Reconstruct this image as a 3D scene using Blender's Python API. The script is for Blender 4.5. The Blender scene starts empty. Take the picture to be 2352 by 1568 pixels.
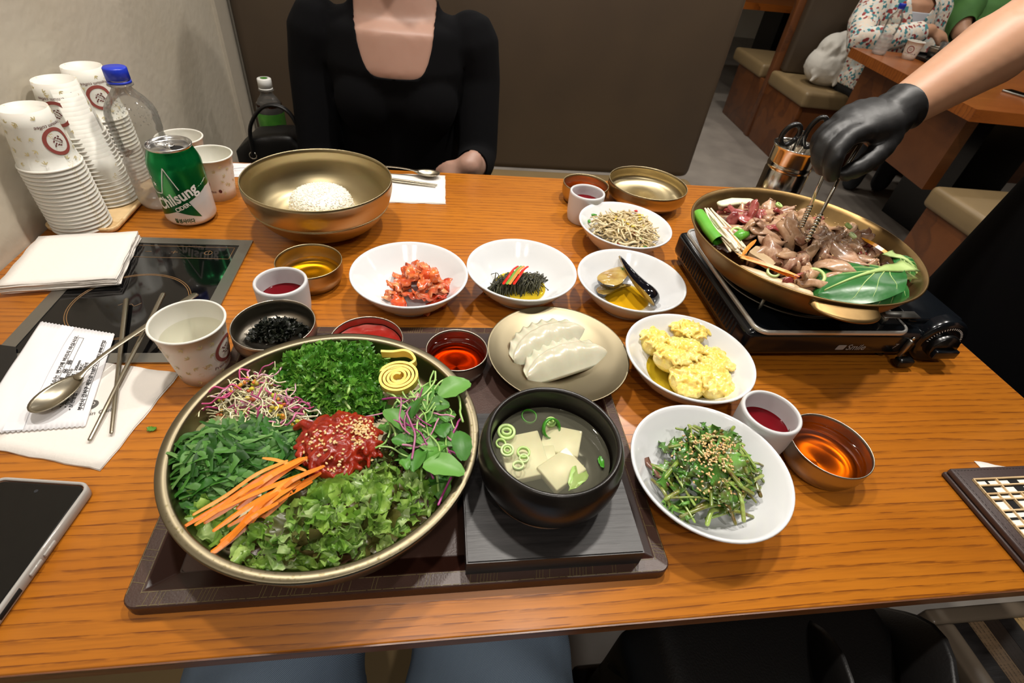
import bpy, bmesh, math, random
import numpy as np
from mathutils import Vector, Matrix

random.seed(7)
RNG = np.random.default_rng(11)
SC = bpy.context.scene
COL = SC.collection
T = 0.74                     # height of the table top above the floor
PI = math.pi

# ------------------------------------------------------------------ camera, world, exposure, lamps
cam_d = bpy.data.cameras.new('camera')
cam = bpy.data.objects.new('camera', cam_d)
COL.objects.link(cam)
cam_d.sensor_width = 36.0
cam_d.lens = 18.0
cam_d.clip_start = 0.02
cam_d.dof.use_dof = True
cam_d.dof.focus_distance = 0.60
cam_d.dof.aperture_fstop = 11.0
yaw, pitch, roll = 0.199276, 0.717855, 0.133637
F = Vector((math.sin(yaw) * math.cos(pitch), math.cos(yaw) * math.cos(pitch), -math.sin(pitch)))
R0 = Vector((math.cos(yaw), -math.sin(yaw), 0))
U0 = R0.cross(F)
Rt = R0 * math.cos(roll) + U0 * math.sin(roll)
Up = -R0 * math.sin(roll) + U0 * math.cos(roll)
mw = Matrix(((Rt.x, Up.x, -F.x, 0.0), (Rt.y, Up.y, -F.y, 0.0), (Rt.z, Up.z, -F.z, T + 0.45), (0, 0, 0, 1)))
cam.matrix_world = mw
SC.camera = cam

SC.view_settings.view_transform = 'Standard'
SC.view_settings.look = 'None'
SC.view_settings.exposure = 0.0
SC.view_settings.gamma = 1.0
SC.view_settings.use_curve_mapping = False

world = bpy.data.worlds.new('dining_room')
SC.world = world
world.use_nodes = True
world.node_tree.nodes['Background'].inputs[0].default_value = (1.0, 0.95, 0.89, 1)
world.node_tree.nodes['Background'].inputs[1].default_value = 0.08

LAMPS = [(-0.30, 0.85, 11), (0.40, 0.85, 14), (1.10, 0.95, 11), (1.95, 1.35, 9), (-0.30, 3.30, 6), (0.40, 3.30, 7), (1.10, 3.40, 7), (1.95, 3.40, 8), (0.30, -0.75, 7), (2.70, 2.60, 8), (3.00, 1.20, 5), (-0.30, -0.75, 5)]
LAMP_Z = 2.42
for i, (lx, ly, pw) in enumerate(LAMPS):
    ld = bpy.data.lights.new('downlight_beam', 'AREA')
    ld.shape = 'DISK'
    ld.size = 0.11
    ld.energy = pw
    ld.color = (1.0, 0.94, 0.86)
    ld.spread = math.radians(150)
    lo = bpy.data.objects.new('downlight_beam', ld)
    lo.location = (lx, ly, LAMP_Z - 0.012)
    COL.objects.link(lo)

# ------------------------------------------------------------------ helpers
def srgb(h):
    v = [int(h[i:i + 2], 16) / 255 for i in (0, 2, 4)]
    return tuple(c / 12.92 if c <= 0.04045 else ((c + 0.055) / 1.055) ** 2.4 for c in v) + (1.0,)

class N:
    """small node-tree builder"""
    def __init__(s, name):
        s.m = bpy.data.materials.new(name)
        s.m.use_nodes = True
        s.t = s.m.node_tree
        s.b = s.t.nodes['Principled BSDF']
        s.out = s.t.nodes['Material Output']
    def n(s, typ, **kw):
        x = s.t.nodes.new(typ)
        for k, v in kw.items():
            if k in x.inputs.keys():
                x.inputs[k].default_value = v
            else:
                setattr(x, k, v)
        return x
    def l(s, a, b):
        s.t.links.new(a, b)
    def co(s, kind='Object', scale=(1, 1, 1), rot=(0, 0, 0)):
        tc = s.n('ShaderNodeTexCoord')
        mp = s.n('ShaderNodeMapping')
        mp.inputs['Scale'].default_value = scale
        mp.inputs['Rotation'].default_value = rot
        s.l(tc.outputs[kind], mp.inputs['Vector'])
        return mp.outputs['Vector']
    def noise(s, vec, scale, detail=3, rough=0.5, dist=0.0):
        x = s.n('ShaderNodeTexNoise')
        x.inputs['Scale'].default_value = scale
        x.inputs['Detail'].default_value = detail
        x.inputs['Roughness'].default_value = rough
        x.inputs['Distortion'].default_value = dist
        s.l(vec, x.inputs['Vector'])
        return x.outputs['Fac']
    def ramp(s, fac, stops, interp='LINEAR'):
        r = s.n('ShaderNodeValToRGB')
        r.color_ramp.interpolation = interp
        e = r.color_ramp.elements
        while len(e) < len(stops):
            e.new(0.5)
        for k, (p, c) in enumerate(stops):
            e[k].position = p
            e[k].color = c if len(c) == 4 else tuple(c) + (1,)
        s.l(fac, r.inputs[0])
        return r.outputs[0]
    def mix(s, a, b, fac, mode='MIX'):
        x = s.n('ShaderNodeMix', data_type='RGBA', blend_type=mode)
        for sock, v in ((x.inputs[6], a), (x.inputs[7], b), (x.inputs[0], fac)):
            if hasattr(v, 'is_output'):
                s.l(v, sock)
            else:
                sock.default_value = v
        return x.outputs[2]
    def math(s, op, a, b=0.5):
        x = s.n('ShaderNodeMath', operation=op)
        for sock, v in ((x.inputs[0], a), (x.inputs[1], b)):
            if hasattr(v, 'is_output'):
                s.l(v, sock)
            else:
                sock.default_value = v
        return x.outputs[0]
    def bump(s, h, strength=0.2, dist=0.002):
        x = s.n('ShaderNodeBump')
        x.inputs['Strength'].default_value = strength
        x.inputs['Distance'].default_value = dist
        s.l(h, x.inputs['Height'])
        s.l(x.outputs['Normal'], s.b.inputs['Normal'])
    def set(s, **kw):
        for k, v in kw.items():
            s.b.inputs[k.replace('_', ' ')].default_value = v
        return s

def simple(name, hexcol, rough=0.5, metal=0.0, var=None, vscale=20, bump=0, bscale=200, bdist=0.0005, **kw):
    """Principled material with optional noise tint and noise relief."""
    s = N(name)
    c = srgb(hexcol)
    s.set(Base_Color=c, Roughness=rough, Metallic=metal, **kw)
    if var or bump:
        v = s.co()
    if var:
        f = s.ramp(s.noise(v, vscale, 4), [(0.3, c), (0.7, srgb(var))])
        s.l(f, s.b.inputs['Base Color'])
    if bump:
        s.bump(s.noise(v, bscale, 2), bump, bdist)
    return s.m

def island(name, cols, rough=0.4, vscale=60, dark=None, bump=0.3, bscale=300, bdist=0.0006, spec=0.5, sub=0.0, coat=0.0, trans=0.0):
    """each loose piece of a mesh (or each object) gets a tint of its own between the colours given"""
    s = N(name)
    g = s.n('ShaderNodeNewGeometry')
    oi = s.n('ShaderNodeObjectInfo')
    f = s.math('FRACT', s.math('ADD', g.outputs['Random Per Island'], oi.outputs['Random']), 0)
    k = len(cols)
    c = s.ramp(f, [(i / max(1, k - 1), srgb(h)) for i, h in enumerate(cols)])
    v = s.co()
    if dark:
        c = s.mix(c, srgb(dark), s.ramp(s.noise(v, vscale, 4, 0.6), [(0.42, (0, 0, 0)), (0.68, (1, 1, 1))]))
    s.l(c, s.b.inputs['Base Color'])
    s.set(Roughness=rough, Specular_IOR_Level=spec)
    if sub:
        s.set(Subsurface_Weight=sub, Subsurface_Scale=0.004)
    if coat:
        s.set(Coat_Weight=coat, Coat_Roughness=0.12)
    if bump:
        s.bump(s.noise(v, bscale, 3), bump, bdist)
    if trans:
        tl = s.n('ShaderNodeBsdfTranslucent')
        s.l(c, tl.inputs[0])
        ms = s.n('ShaderNodeMixShader')
        ms.inputs[0].default_value = trans
        s.l(s.b.outputs[0], ms.inputs[1])
        s.l(tl.outputs[0], ms.inputs[2])
        s.l(ms.outputs[0], s.out.inputs[0])
    return s.m

def mk(name, verts, faces, mat, parent=None, smooth=True, loc=(0, 0, 0), rot=(0, 0, 0)):
    me = bpy.data.meshes.new(name)
    me.from_pydata([tuple(map(float, v)) for v in verts], [], faces)
    me.validate()
    if smooth:
        me.polygons.foreach_set('use_smooth', [True] * len(me.polygons))
    return link(name, me, mat, parent, loc, rot)

def link(name, me, mat, parent=None, loc=(0, 0, 0), rot=(0, 0, 0)):
    o = bpy.data.objects.new(name, me)
    mats = mat if isinstance(mat, (list, tuple)) else [mat]
    if not me.materials:
        for m_ in mats:
            me.materials.append(m_)
    o.location = loc
    o.rotation_euler = rot
    COL.objects.link(o)
    if parent:
        o.parent = parent
    return o

def thing(name, label, cat, loc=(0, 0, 0), rz=0.0, group=None):
    o = bpy.data.objects.new(name, None)
    o.empty_display_size = 0.02
    o.location = (loc[0], loc[1], loc[2] + T)
    o.rotation_euler = (0, 0, rz)
    o['label'] = label
    o['category'] = cat
    if group:
        o['group'] = group
    COL.objects.link(o)
    return o

def tag(o, label=None, cat=None, group=None, kind=None):
    for k, v in (('label', label), ('category', cat), ('group', group), ('kind', kind)):
        if v:
            o[k] = v
    return o

class MB:
    """collects vertices and faces of one mesh"""
    def __init__(s):
        s.v, s.f = [], []
    def add(s, v, f):
        b = len(s.v)
        s.v += [tuple(x) for x in v]
        s.f += [tuple(i + b for i in q) for q in f]
        return s
    def o(s, name, mat, parent=None, smooth=True, loc=(0, 0, 0), rot=(0, 0, 0)):
        return mk(name, s.v, s.f, mat, parent, smooth, loc, rot)

def lathe(prof, n=64, a0=0.0):
    v, f = [], []
    rows = []
    for r, z in prof:
        if r < 1e-6:
            rows.append([len(v)])
            v.append((0, 0, z))
        else:
            rows.append(list(range(len(v), len(v) + n)))
            v += [(r * math.cos(a0 + 2 * PI * i / n), r * math.sin(a0 + 2 * PI * i / n), z) for i in range(n)]
    for a, b in zip(rows, rows[1:]):
        for i in range(n):
            j = (i + 1) % n
            if len(a) == 1 and len(b) == 1:
                continue
            if len(a) == 1:
                f.append((a[0], b[j], b[i]))
            elif len(b) == 1:
                f.append((a[i], a[j], b[0]))
            else:
                f.append((a[i], a[j], b[j], b[i]))
    return v, f

def smoothprof(prof, k=4):
    """Catmull-Rom through a profile so that lathed bodies read as round"""
    p = [np.array(q, float) for q in prof]
    p = [2 * p[0] - p[1]] + p + [2 * p[-1] - p[-2]]
    out = []
    for i in range(1, len(p) - 2):
        for t in np.linspace(0, 1, k, endpoint=False):
            a, b, c, d = p[i - 1], p[i], p[i + 1], p[i + 2]
            out.append(0.5 * (2 * b + (c - a) * t + (2 * a - 5 * b + 4 * c - d) * t * t + (3 * b - a - 3 * c + d) * t ** 3))
    out.append(p[-2])
    return [(max(0.0, float(q[0])), float(q[1])) for q in out]

def box(x0, x1, y0, y1, z0, z1):
    v = [(x, y, z) for z in (z0, z1) for y in (y0, y1) for x in (x0, x1)]
    return v, [(0, 2, 3, 1), (4, 5, 7, 6), (0, 1, 5, 4), (1, 3, 7, 5), (3, 2, 6, 7), (2, 0, 4, 6)]

def bbox(name, dims, mat, parent=None, bev=0.002, seg=2, loc=(0, 0, 0), rot=(0, 0, 0), smooth=True):
    """bevelled box from x0,x1,y0,y1,z0,z1"""
    bm = bmesh.new()
    v, f = box(*dims)
    vs = [bm.verts.new(q) for q in v]
    for q in f:
        bm.faces.new([vs[i] for i in q])
    if bev > 0:
        bmesh.ops.bevel(bm, geom=bm.edges[:], offset=bev, segments=seg, profile=0.5, affect='EDGES')
    me = bpy.data.meshes.new(name)
    bm.normal_update()
    bm.to_mesh(me)
    bm.free()
    if smooth and bev > 0:
        me.polygons.foreach_set('use_smooth', [True] * len(me.polygons))
        me.set_sharp_from_angle(angle=math.radians(50))
    return link(name, me, mat, parent, loc, rot)

def prism(poly, z0, z1):
    n = len(poly)
    v = [(x, y, z0) for x, y in poly] + [(x, y, z1) for x, y in poly]
    f = [tuple(range(n - 1, -1, -1)), tuple(range(n, 2 * n))] + [(i, (i + 1) % n, n + (i + 1) % n, n + i) for i in range(n)]
    return v, f

def rrect(x0, x1, y0, y1, r, k=6):
    p = []
    for cx, cy, a in ((x1 - r, y1 - r, 0), (x0 + r, y1 - r, 90), (x0 + r, y0 + r, 180), (x1 - r, y0 + r, 270)):
        for i in range(k + 1):
            t = math.radians(a + 90 * i / k)
            p.append((cx + r * math.cos(t), cy + r * math.sin(t)))
    return p

def tube(path, rad, n=8, cap=True, flat=1.0, up=None):
    """swept tube with rounded ends; rad is a number or one radius per point; flat squeezes it along its second axis"""
    P = [Vector(p) for p in path]
    m = len(P)
    if not hasattr(rad, '__len__'):
        rad = [rad] * m
    tang = []
    for i in range(m):
        d = (P[min(i + 1, m - 1)] - P[max(i - 1, 0)])
        tang.append(d.normalized() if d.length > 1e-9 else Vector((0, 0, 1)))
    u = Vector(up) if up else (Vector((0, 0, 1)) if abs(tang[0].z) < 0.9 else Vector((1, 0, 0)))
    v, f, rings = [], [], []
    def ring(c, t, r):
        nonlocal u
        u = (u - t * u.dot(t))
        u = u.normalized() if u.length > 1e-6 else t.orthogonal().normalized()
        w = t.cross(u)
        b = len(v)
        for k in range(n):
            a = 2 * PI * k / n
            v.append(c + w * (r * math.cos(a)) + u * (r * flat * math.sin(a)))
        rings.append(b)
    if cap:
        for a in (75, 40):
            a = math.radians(a)
            ring(P[0] - tang[0] * rad[0] * math.sin(a) * min(1, flat + .3), tang[0], rad[0] * math.cos(a))
    for i in range(m):
        ring(P[i], tang[i], rad[i])
    if cap:
        for a in (40, 75):
            a = math.radians(a)
            ring(P[-1] + tang[-1] * rad[-1] * math.sin(a) * min(1, flat + .3), tang[-1], rad[-1] * math.cos(a))
    for a, b in zip(rings, rings[1:]):
        for k in range(n):
            j = (k + 1) % n
            f.append((a + k, a + j, b + j, b + k))
    f.append(tuple(rings[0] + k for k in range(n - 1, -1, -1)))
    f.append(tuple(rings[-1] + k for k in range(n)))
    return v, f

def ell(c, r, nu=16, nv=10, rot=None):
    v, f = lathe([(max(0, math.sin(PI * i / nv)), -math.cos(PI * i / nv)) for i in range(nv + 1)], nu)
    out = []
    for q in v:
        w = Vector((q[0] * r[0], q[1] * r[1], q[2] * r[2]))
        if rot is not None:
            w = rot @ w
        out.append(w + Vector(c))
    return out, f

def curve(pts, k=8):
    """Catmull-Rom through 3-D points"""
    p = [Vector(q) for q in pts]
    p = [2 * p[0] - p[1]] + p + [2 * p[-1] - p[-2]]
    out = []
    for i in range(1, len(p) - 2):
        for j in range(k):
            t = j / k
            a, b, c, d = p[i - 1], p[i], p[i + 1], p[i + 2]
            out.append(0.5 * (2 * b + (c - a) * t + (2 * a - 5 * b + 4 * c - d) * t * t + (3 * b - a - 3 * c + d) * t ** 3))
    out.append(p[-2])
    return out

def fuse(name, parts, mat, parent=None, voxel=0.006, smooth=3, loc=(0, 0, 0), rot=(0, 0, 0)):
    """union of overlapping closed shapes as one continuous skin"""
    b = MB()
    for v, f in parts:
        b.add(v, f)
    me = bpy.data.meshes.new(name)
    me.from_pydata([tuple(map(float, v)) for v in b.v], [], b.f)
    tmp = bpy.data.objects.new(name, me)
    COL.objects.link(tmp)
    m = tmp.modifiers.new('r', 'REMESH')
    m.mode = 'VOXEL'
    m.voxel_size = voxel
    if smooth:
        s = tmp.modifiers.new('s', 'SMOOTH')
        s.factor = 0.5
        s.iterations = smooth
    dg = bpy.context.evaluated_depsgraph_get()
    out = bpy.data.meshes.new_from_object(tmp.evaluated_get(dg))
    bpy.data.objects.remove(tmp)
    bpy.data.meshes.remove(me)
    out.name = name
    out.polygons.foreach_set('use_smooth', [True] * len(out.polygons))
    out.materials.clear()
    return link(name, out, mat, parent, loc, rot)

def inside_any(p, polys):
    for poly in polys:
        c = False
        for (x1, y1), (x2, y2) in zip(poly, poly[1:] + poly[:1]):
            if (y1 > p[1]) != (y2 > p[1]) and p[0] < (x2 - x1) * (p[1] - y1) / (y2 - y1) + x1:
                c = not c
        if c:
            return True
    return False

def scatter(poly, k, rng=random):
    xs, ys = [p[0] for p in poly], [p[1] for p in poly]
    out = []
    while len(out) < k:
        p = (rng.uniform(min(xs), max(xs)), rng.uniform(min(ys), max(ys)))
        if inside_any(p, [poly]):
            out.append(p)
    return out

def text_mesh(body, size, align='CENTER', shear=0.0, bold=0.0):
    """outline text as (verts2d, faces), filled; Latin and Hangul both come from Blender's own fonts"""
    cu = bpy.data.curves.new('t', 'FONT')
    cu.body = body
    cu.size = size
    cu.align_x = align
    cu.shear = shear
    cu.offset = bold
    cu.resolution_u = 3
    o = bpy.data.objects.new('t', cu)
    COL.objects.link(o)
    dg = bpy.context.evaluated_depsgraph_get()
    me = bpy.data.meshes.new_from_object(o.evaluated_get(dg))
    v = [tuple(q.co) for q in me.vertices]
    f = [tuple(p.vertices) for p in me.polygons]
    bpy.data.objects.remove(o)
    bpy.data.curves.remove(cu)
    bpy.data.meshes.remove(me)
    return v, f

def refine(v, f, maxlen):
    """triangulate and split long edges so a flat print can follow a curved wall"""
    bm = bmesh.new()
    vs = [bm.verts.new((q[0], q[1], 0)) for q in v]
    for q in f:
        try:
            bm.faces.new([vs[i] for i in q])
        except ValueError:
            pass
    bmesh.ops.triangulate(bm, faces=bm.faces[:])
    for _ in range(4):
        es = [e for e in bm.edges if e.calc_length() > maxlen]
        if not es:
            break
        bmesh.ops.subdivide_edges(bm, edges=es, cuts=1)
        bmesh.ops.triangulate(bm, faces=[q for q in bm.faces if len(q.verts) > 3])
    bm.verts.index_update()
    vv = [tuple(q.co) for q in bm.verts]
    ff = [tuple(x.index for x in q.verts) for q in bm.faces]
    bm.free()
    return vv, ff

def xf2(v, ang=0.0, dx=0.0, dy=0.0, sx=1.0, sy=1.0):
    c, s = math.cos(ang), math.sin(ang)
    return [(c * q[0] * sx - s * q[1] * sy + dx, s * q[0] * sx + c * q[1] * sy + dy, 0) for q in v]

def wrap(v, radius, ang0, flip=False):
    """(u along the wall, height) -> points on an upright round wall; radius may be a function of height"""
    out = []
    for u, h, _ in v:
        r = radius(h) if callable(radius) else radius
        a = ang0 + u / r
        out.append((r * math.cos(a), r * math.sin(a), h))
    return out
# ------------------------------------------------------------------ materials
def wood(name, light, mid, dark, along=(0.5, 7.0, 7.0), pores=(38, 620, 620), rough=0.3, dist=5.0, scale=2.2, bump=0.12, coat=0.25, rot=(0, 0, 0), det=1.5):
    s = N(name)
    v = s.co(scale=along, rot=rot)
    w = s.n('ShaderNodeTexWave', wave_type='BANDS', bands_direction='Y', wave_profile='SAW')
    w.inputs['Scale'].default_value = scale
    w.inputs['Distortion'].default_value = dist
    w.inputs['Detail'].default_value = 2.2
    w.inputs['Detail Scale'].default_value = det
    w.inputs['Detail Roughness'].default_value = 0.42
    s.l(v, w.inputs['Vector'])
    base = s.ramp(s.noise(s.co(scale=(1.2, 5, 5), rot=rot), 2.2, 3), [(0.3, srgb(mid)), (0.7, srgb(light))])
    pv = s.co(scale=pores, rot=rot)
    pore = s.ramp(s.noise(pv, 1.0, 3, 0.6), [(0.40, (0, 0, 0)), (0.56, (1, 1, 1))])
    late = s.ramp(w.outputs['Fac'], [(0.45, (0, 0, 0)), (0.80, (0.50, 0.50, 0.50)), (0.96, (1, 1, 1)), (1.0, (0.1, 0.1, 0.1))])
    streak = s.math('MULTIPLY', s.math('MULTIPLY', late, s.math('ADD', s.math('MULTIPLY', pore, 0.85), 0.15)), 0.95)
    fine = s.math('MULTIPLY', s.ramp(s.noise(s.co(scale=(16, 330, 330), rot=rot), 1.0, 2), [(0.45, (0, 0, 0)), (0.75, (1, 1, 1))]), 0.22)
    fac = s.math('MAXIMUM', streak, fine)
    c = s.mix(base, srgb(dark), fac)
    s.l(c, s.b.inputs['Base Color'])
    s.set(Roughness=rough, Coat_Weight=coat, Coat_Roughness=0.25)
    s.bump(s.math('SUBTRACT', 1.0, fac), bump, 0.0006)
    return s.m

M = {}
M['oak'] = wood('oak_veneer', 'C07620', 'AA6214', '6C3610', scale=4.4, dist=9.0, det=0.9, coat=0.2, rough=0.38)
M['oak_edge'] = wood('oak_edge', '7C4A24', '6A3C1C', '3C1E0E', along=(0.6, 30, 30), scale=3, rough=0.4)
M['redwood'] = wood('stained_panel', '70401C', '643716', '462410', along=(0.6, 3, 3), rough=0.4, scale=1.4, rot=(0, 0, PI / 2))
M['traywood'] = wood('pale_tray_wood', 'E4C696', 'DDBB86', 'BF9660', along=(1, 12, 12), rough=0.5, coat=0.05, scale=1.2, rot=(0, 0, PI / 2))

def metal(name, hexcol, rough=0.28, aniso=0.75, bump=0.05, brush=700):
    s = N(name)
    tn = s.n('ShaderNodeTangent', direction_type='RADIAL', axis='Z')
    s.l(tn.outputs[0], s.b.inputs['Tangent'])
    s.set(Base_Color=srgb(hexcol), Metallic=1.0, Roughness=rough, Anisotropic=aniso)
    v = s.co()
    vl = s.n('ShaderNodeVectorMath', operation='LENGTH')
    sp = s.n('ShaderNodeSeparateXYZ')
    cb = s.n('ShaderNodeCombineXYZ')
    s.l(v, sp.inputs[0])
    s.l(sp.outputs[0], cb.inputs[0])
    s.l(sp.outputs[1], cb.inputs[1])
    s.l(cb.outputs[0], vl.inputs[0])
    cb2 = s.n('ShaderNodeCombineXYZ')
    s.l(vl.outputs['Value'], cb2.inputs[0])
    s.l(sp.outputs[2], cb2.inputs[2])
    s.bump(s.noise(cb2.outputs[0], brush, 2), bump, 0.0004)
    return s.m

M['brass'] = metal('brushed_bronze', 'B9AA86', 0.34)
M['bronze_plate'] = metal('worn_bronze', '8E846C', 0.44, 0.7)
M['steel'] = metal('brushed_steel', 'B4AC9E', 0.34)
M['pan'] = simple('hammered_brass', '94794F', 0.42, 1.0, var='7E6540', vscale=30, bump=0.1, bscale=60)
M['chrome'] = simple('polished_steel', 'D8D4CC', 0.14, 1.0)
M['rim_steel'] = simple('satin_steel', '9C9A94', 0.36, 1.0, bump=0.05, bscale=300)
M['cutlery'] = simple('warm_steel', '9E9684', 0.32, 1.0, bump=0.03, bscale=300)
M['porcelain'] = simple('white_porcelain', 'DCDEE0', 0.12, Coat_Weight=0.4, Coat_Roughness=0.05)
M['ceramic'] = simple('grey_glaze', 'C6C6C8', 0.38, bump=0.05, bscale=150)
M['stone'] = simple('black_stoneware', '14110F', 0.30, var='1D1815', vscale=60, bump=0.12, bscale=400)
M['plaster'] = simple('rough_plaster', 'BFB7A8', 0.85, var='B8AE9B', vscale=3.0, bump=0.22, bscale=55, bdist=0.004)
M['plaster_shade'] = simple('painted_wall_shade', 'A89F90', 0.8, bump=0.2, bscale=60, bdist=0.003)  # darker wall tone that paints in the corner shadow by the booth
M['ceil'] = simple('ceiling_paint', '6E665C', 0.9)
M['floor'] = simple('grey_stone_floor', '8F877E', 0.42, var='78716A', vscale=5, bump=0.08, bscale=12)
M['booth'] = simple('dark_brown_leatherette', '46392B', 0.45, var='413529', vscale=6, bump=0.12, bscale=420)
M['tan'] = simple('tan_leatherette', '86714F', 0.45, var='7E6A4A', vscale=8, bump=0.1, bscale=350)
M['black_leather'] = simple('black_leather', '0B0A0A', 0.45, bump=0.25, bscale=420, bdist=0.0008, Specular_IOR_Level=0.35)
M['black_cloth'] = simple('black_jersey', '060608', 0.95, bump=0.15, bscale=500, Specular_IOR_Level=0.12)
M['apron'] = simple('black_apron_cloth', '040405', 0.95, bump=0.2, bscale=300, Specular_IOR_Level=0.08)
M['glove'] = simple('black_nitrile', '0E0D0E', 0.48, bump=0.2, bscale=120, bdist=0.0012)
M['plastic_black'] = simple('black_plastic', '0C0C0D', 0.25, bump=0.03, bscale=500)
M['enamel'] = simple('black_enamel', '0D1014', 0.16)
M['glass_black'] = simple('black_ceramic_glass', '070708', 0.06)
M['gold'] = simple('printed_gold', '7A5A36', 0.4)
M['gold_line'] = simple('yellow_stitch', '74663F', 0.5)
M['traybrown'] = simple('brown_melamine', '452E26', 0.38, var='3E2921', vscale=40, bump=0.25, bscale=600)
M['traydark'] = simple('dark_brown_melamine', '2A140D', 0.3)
M['menu_leather'] = simple('dark_brown_hide', '3A2C2A', 0.45, bump=0.3, bscale=400)
M['lattice'] = wood('pale_plywood', 'D9BF95', 'CFB184', '9C7748', along=(2, 20, 20), rough=0.55, coat=0)
M['cream'] = simple('cream_board', 'EFE8DA', 0.6)
M['screen'] = simple('phone_glass', '050505', 0.05)
M['paper'] = simple('white_paper', 'DEDAD4', 0.8, bump=0.15, bscale=250)
M['tissue'] = simple('white_tissue', 'E2DCD5', 0.92, bump=0.35, bscale=180, bdist=0.001)
M['film'] = simple('white_plastic_film', 'E6E5E8', 0.28, bump=0.25, bscale=45, bdist=0.002)
M['ink'] = simple('black_ink', '2A2828', 0.7)
M['brown_ink'] = simple('brown_ink', '8A4038', 0.7)
M['brown_ink2'] = simple('dark_brown_ink', '5E2C2A', 0.7)
M['olive_ink'] = simple('pale_olive_ink', 'CDBF8C', 0.6)
M['white_ink'] = simple('white_ink', 'E9E9E6', 0.4)
M['green_ink'] = simple('green_ink', '0B4A26', 0.3, 0.3)
M['green_metal'] = simple('green_lacquer_metal', '07803F', 0.24, 0.75)
M['star_green'] = simple('green_star_lacquer', '0A5A2C', 0.26, 0.45)
M['can_white'] = simple('white_lacquer', 'D5D6D6', 0.25, 0.15)
M['aluminium'] = simple('aluminium', 'C9C8C6', 0.25, 1.0)
M['cap_blue'] = simple('blue_cap', '1C35B8', 0.35)
M['cap_white'] = simple('white_cap', 'E4E4E0', 0.4)
M['skin'] = simple('skin', 'A07E6E', 0.5, var='987464', vscale=14, bump=0.05, bscale=300, Subsurface_Weight=0.12, Subsurface_Scale=0.01)
M['skin_tan'] = simple('tanned_skin', 'B68C70', 0.5, var='AC8064', vscale=14, bump=0.05, bscale=300, Subsurface_Weight=0.1, Subsurface_Scale=0.01)
M['hair'] = simple('dark_hair', '17110E', 0.5, bump=0.4, bscale=200)
M['eye'] = simple('eye_white', 'E8E2DC', 0.2)
M['lip'] = simple('lip', 'A2574E', 0.45)
M['rice'] = simple('steamed_rice', 'EFE9DC', 0.5, var='E6DFCF', vscale=250, Subsurface_Weight=0.2, Subsurface_Scale=0.004)
M['egg'] = simple('egg_sheet', 'F2D670', 0.5, var='ECCB5A', vscale=80, bump=0.2, bscale=200)
M['lens'] = simple('dark_void', '050404', 0.9)

def cup_paper():
    s = N('printed_cup_paper')
    v = s.co(scale=(1, 1, 1))
    vo = s.n('ShaderNodeTexVoronoi')
    vo.inputs['Scale'].default_value = 62
    dv = s.n('ShaderNodeTexNoise')
    dv.inputs['Scale'].default_value = 140
    s.l(v, dv.inputs['Vector'])
    mv = s.n('ShaderNodeMix', data_type='VECTOR')
    mv.inputs[0].default_value = 0.007
    s.l(v, mv.inputs[4])
    s.l(dv.outputs['Color'], mv.inputs[5])
    s.l(mv.outputs[1], vo.inputs['Vector'])
    near = s.ramp(vo.outputs['Distance'], [(0.20, (1, 1, 1)), (0.27, (0, 0, 0))])
    leafy = s.ramp(s.noise(v, 330, 2, 0.5, 1.2), [(0.50, (0, 0, 0)), (0.56, (1, 1, 1))])
    some = s.ramp(vo.outputs['Color'], [(0.42, (0, 0, 0)), (0.46, (1, 1, 1))])
    f = s.math('MULTIPLY', s.math('MULTIPLY', s.math('MULTIPLY', near, leafy), some), 0.75)
    s.l(s.mix(srgb('DCD9D0'), srgb('BCA868'), f), s.b.inputs['Base Color'])
    s.set(Roughness=0.5, Subsurface_Weight=0.05, Subsurface_Scale=0.004)
    return s.m
M['cup'] = cup_paper()
M['cup_plain'] = simple('plain_cup_paper', 'EFEBE2', 0.5)

def liquid(name, hexcol, gloss=0.04, mixw=0.0, deep='000000'):
    """a tinted liquid surface: what lies under it shows through in its colour, lamps glint on top"""
    s = N(name)
    tr = s.n('ShaderNodeBsdfTransparent')
    tr.inputs[0].default_value = srgb(hexcol)
    gl = s.n('ShaderNodeBsdfGlossy')
    gl.inputs['Roughness'].default_value = gloss
    lw = s.n('ShaderNodeLayerWeight')
    lw.inputs[0].default_value = 0.5
    fr = s.math('ADD', s.math('MULTIPLY', s.math('POWER', lw.outputs['Facing'], 5.0), 0.9), 0.02)
    di = s.n('ShaderNodeBsdfDiffuse')
    di.inputs[0].default_value = srgb(deep)
    m0 = s.n('ShaderNodeMixShader')
    m0.inputs[0].default_value = mixw
    s.l(tr.outputs[0], m0.inputs[1])
    s.l(di.outputs[0], m0.inputs[2])
    m1 = s.n('ShaderNodeMixShader')
    s.l(fr, m1.inputs[0])
    s.l(m0.outputs[0], m1.inputs[1])
    s.l(gl.outputs[0], m1.inputs[2])
    s.l(m1.outputs[0], s.out.inputs[0])
    return s.m
M['amber'] = liquid('amber_tea', 'F0A43A')
M['amber_dark'] = liquid('soy_dressing', 'E07024')
M['golden'] = liquid('golden_oil', 'F4D458')
M['ruby'] = liquid('ruby_tea', 'A01820', mixw=0.45, deep='8A1420')
M['broth'] = liquid('clear_broth', 'ECEBDC', mixw=0.12, deep='C2C0A6')
M['yellow_oil'] = liquid('yellow_broth', 'E6D24A', mixw=0.25, deep='D8C040')
M['water'] = liquid('water', 'F4F4EC')
M['pan_sauce'] = liquid('pan_broth', 'A0703A', mixw=0.2, deep='7A5228')

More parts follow.
